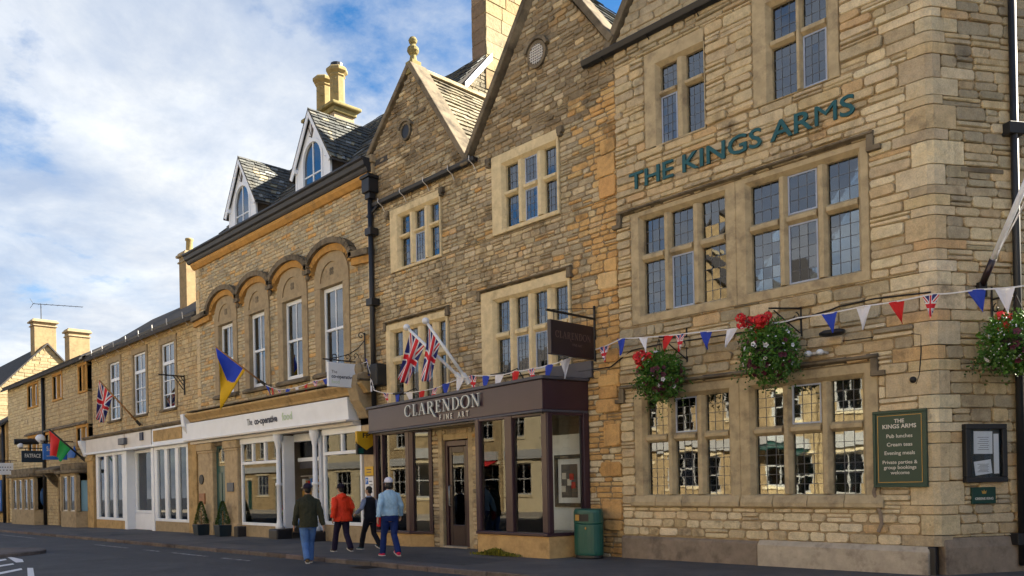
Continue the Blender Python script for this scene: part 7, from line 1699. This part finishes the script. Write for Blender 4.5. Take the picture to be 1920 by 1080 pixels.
    # shoes
    for s_ in (-1, 1):
        an = limbs[s_][2]; pt = pose.get('pitch', {}).get(s_, 0.0); FS = FR @ Matrix.Translation(an) @ Matrix.Rotation(-pt, 4, 'X')
        mb = MB(FS); mb.tube([(0, -.036, -.022), (0, -.02, -.018), (0, .02, -.018), (0, .06, -.026), (s_*.004, .098, -.030)], [(.018, .016), (.027, .024), (.028, .022), (.030, .016), (.018, .010)], 12); so_ = mb.build('shoe', wear['shoe'], t, smooth=True)
        mb = MB(FS); mb.prism_z([(-.024, -.045), (.024, -.045), (.029, .0), (.032, .06), (.018, .106), (-.018, .106), (-.032, .06), (-.029, .0)], -.044, -.034); mb.build('sole', wear['sole'], so_, bevel=.003)
    return t
V = lambda a, b: {-1: a, 1: b}
sole_w = pm('white_sole', (.62, .60, .56), .6, .1, bump=0)
def hd(dx, dy): return math.atan2(dy, dx)
person('man in a dark olive jacket and blue jeans stepping off the kerb', (-15.95, -3.78, gz(-15.9)-.098), hd(-.93, .36), 1.77,
       dict(foot=V((-.04, -.13, .025), (.03, .13, 0)), hand=V((-.165, .07, .475), (.175, -.04, .47)), pitch=V(-.45, .1), hip=.492),
       dict(top=cloth_mat('olive_jacket', (.035, .038, .024)), top_name='jacket', trousers=cloth_mat('blue_jeans', (.085, .18, .42)), shoe=cloth_mat('tan_shoe', (.12, .09, .05)), sole=sole_w, hair='short', cap=cloth_mat('navy_cap', (.018, .014, .035)), hem=.455, w=1.12, collar=1, leg=1.1))
person('person in a bright red hooded jacket and dark trousers on the pavement', (-17.1, -2.2, gz(-17.1)), hd(-.99, .12), 1.67,
       dict(foot=V((-.06, .16, 0), (.06, -.15, .02)), hand=V((-.17, -.05, .50), (.17, .10, .53)), pitch=V(0, -.3), hip=.495),
       dict(top=cloth_mat('red_jacket', (.78, .05, .014), .55, .15), top_name='jacket', trousers=cloth_mat('dark_purple_trousers', (.018, .014, .04)), shoe=cloth_mat('brown_shoe', (.06, .04, .03)), sole=sole_w, hair='short', cap=cloth_mat('dark_knit_cap', (.012, .010, .022)), hem=.45, flare=1.22, w=1.2, hood=1, leg=1.05, fold=.036))
person('boy in dark clothes with grey sleeves looking to the left', (-17.1, -1.38, gz(-17.1)), hd(-.99, -.12), 1.60,
       dict(foot=V((-.05, .17, 0), (.05, -.17, .02)), hand=V((-.19, .12, .57), (.12, .0, .49)), pitch=V(0, -.4), head=.35, hip=.485),
       dict(top=cloth_mat('grey_sleeves', (.24, .29, .42)), top_name='sweater', vest=cloth_mat('black_body', (.010, .011, .018)), trousers=cloth_mat('black_trousers', (.009, .010, .017)), shoe=cloth_mat('teal_shoe', (.02, .07, .10)), sole=sole_w, hair='short', hem=.50, w=.98))
person('woman in a pale blue denim jacket, navy jeans, white cap and pink shoes', (-14.85, -2.36, gz(-14.85)), hd(-.97, .22), 1.76,
       dict(foot=V((-.05, .15, 0), (.045, -.14, .022)), hand=V((-.19, -.07, .50), (.19, .10, .51)), pitch=V(0, -.35), hip=.50),
       dict(top=cloth_mat('pale_denim_jacket', (.36, .56, .74)), top_name='jacket', trousers=cloth_mat('navy_jeans', (.012, .03, .14)), shoe=cloth_mat('pink_shoe', (.60, .03, .09)), sole=sole_w, hair='bob', cap=cloth_mat('white_cap', (.66, .67, .78), .7, .08), strap=1, hem=.515, w=1.06, leg=.98, sh=.10))

bp_ = Vector((-14.85, -2.36, gz(-14.85)))+Vector((.02, -.32, .84))
t = thing('shoulder_bag', 'small red bag hanging at the left hip of the woman in pale denim', 'bag', tuple(bp_))
mb = MB(); mb.box(bp_.x-.05, bp_.x+.05, bp_.y-.03, bp_.y+.03, bp_.z-.16, bp_.z+.06); mb.build('pouch', M['red'], t, bevel=.02)
mb = MB(); mb.tube([bp_+Vector((0, 0, .05)), bp_+Vector((0, .08, .3)), bp_+Vector((-.02, .2, .5))], .010, 6); mb.build('strap', M['red'], t)
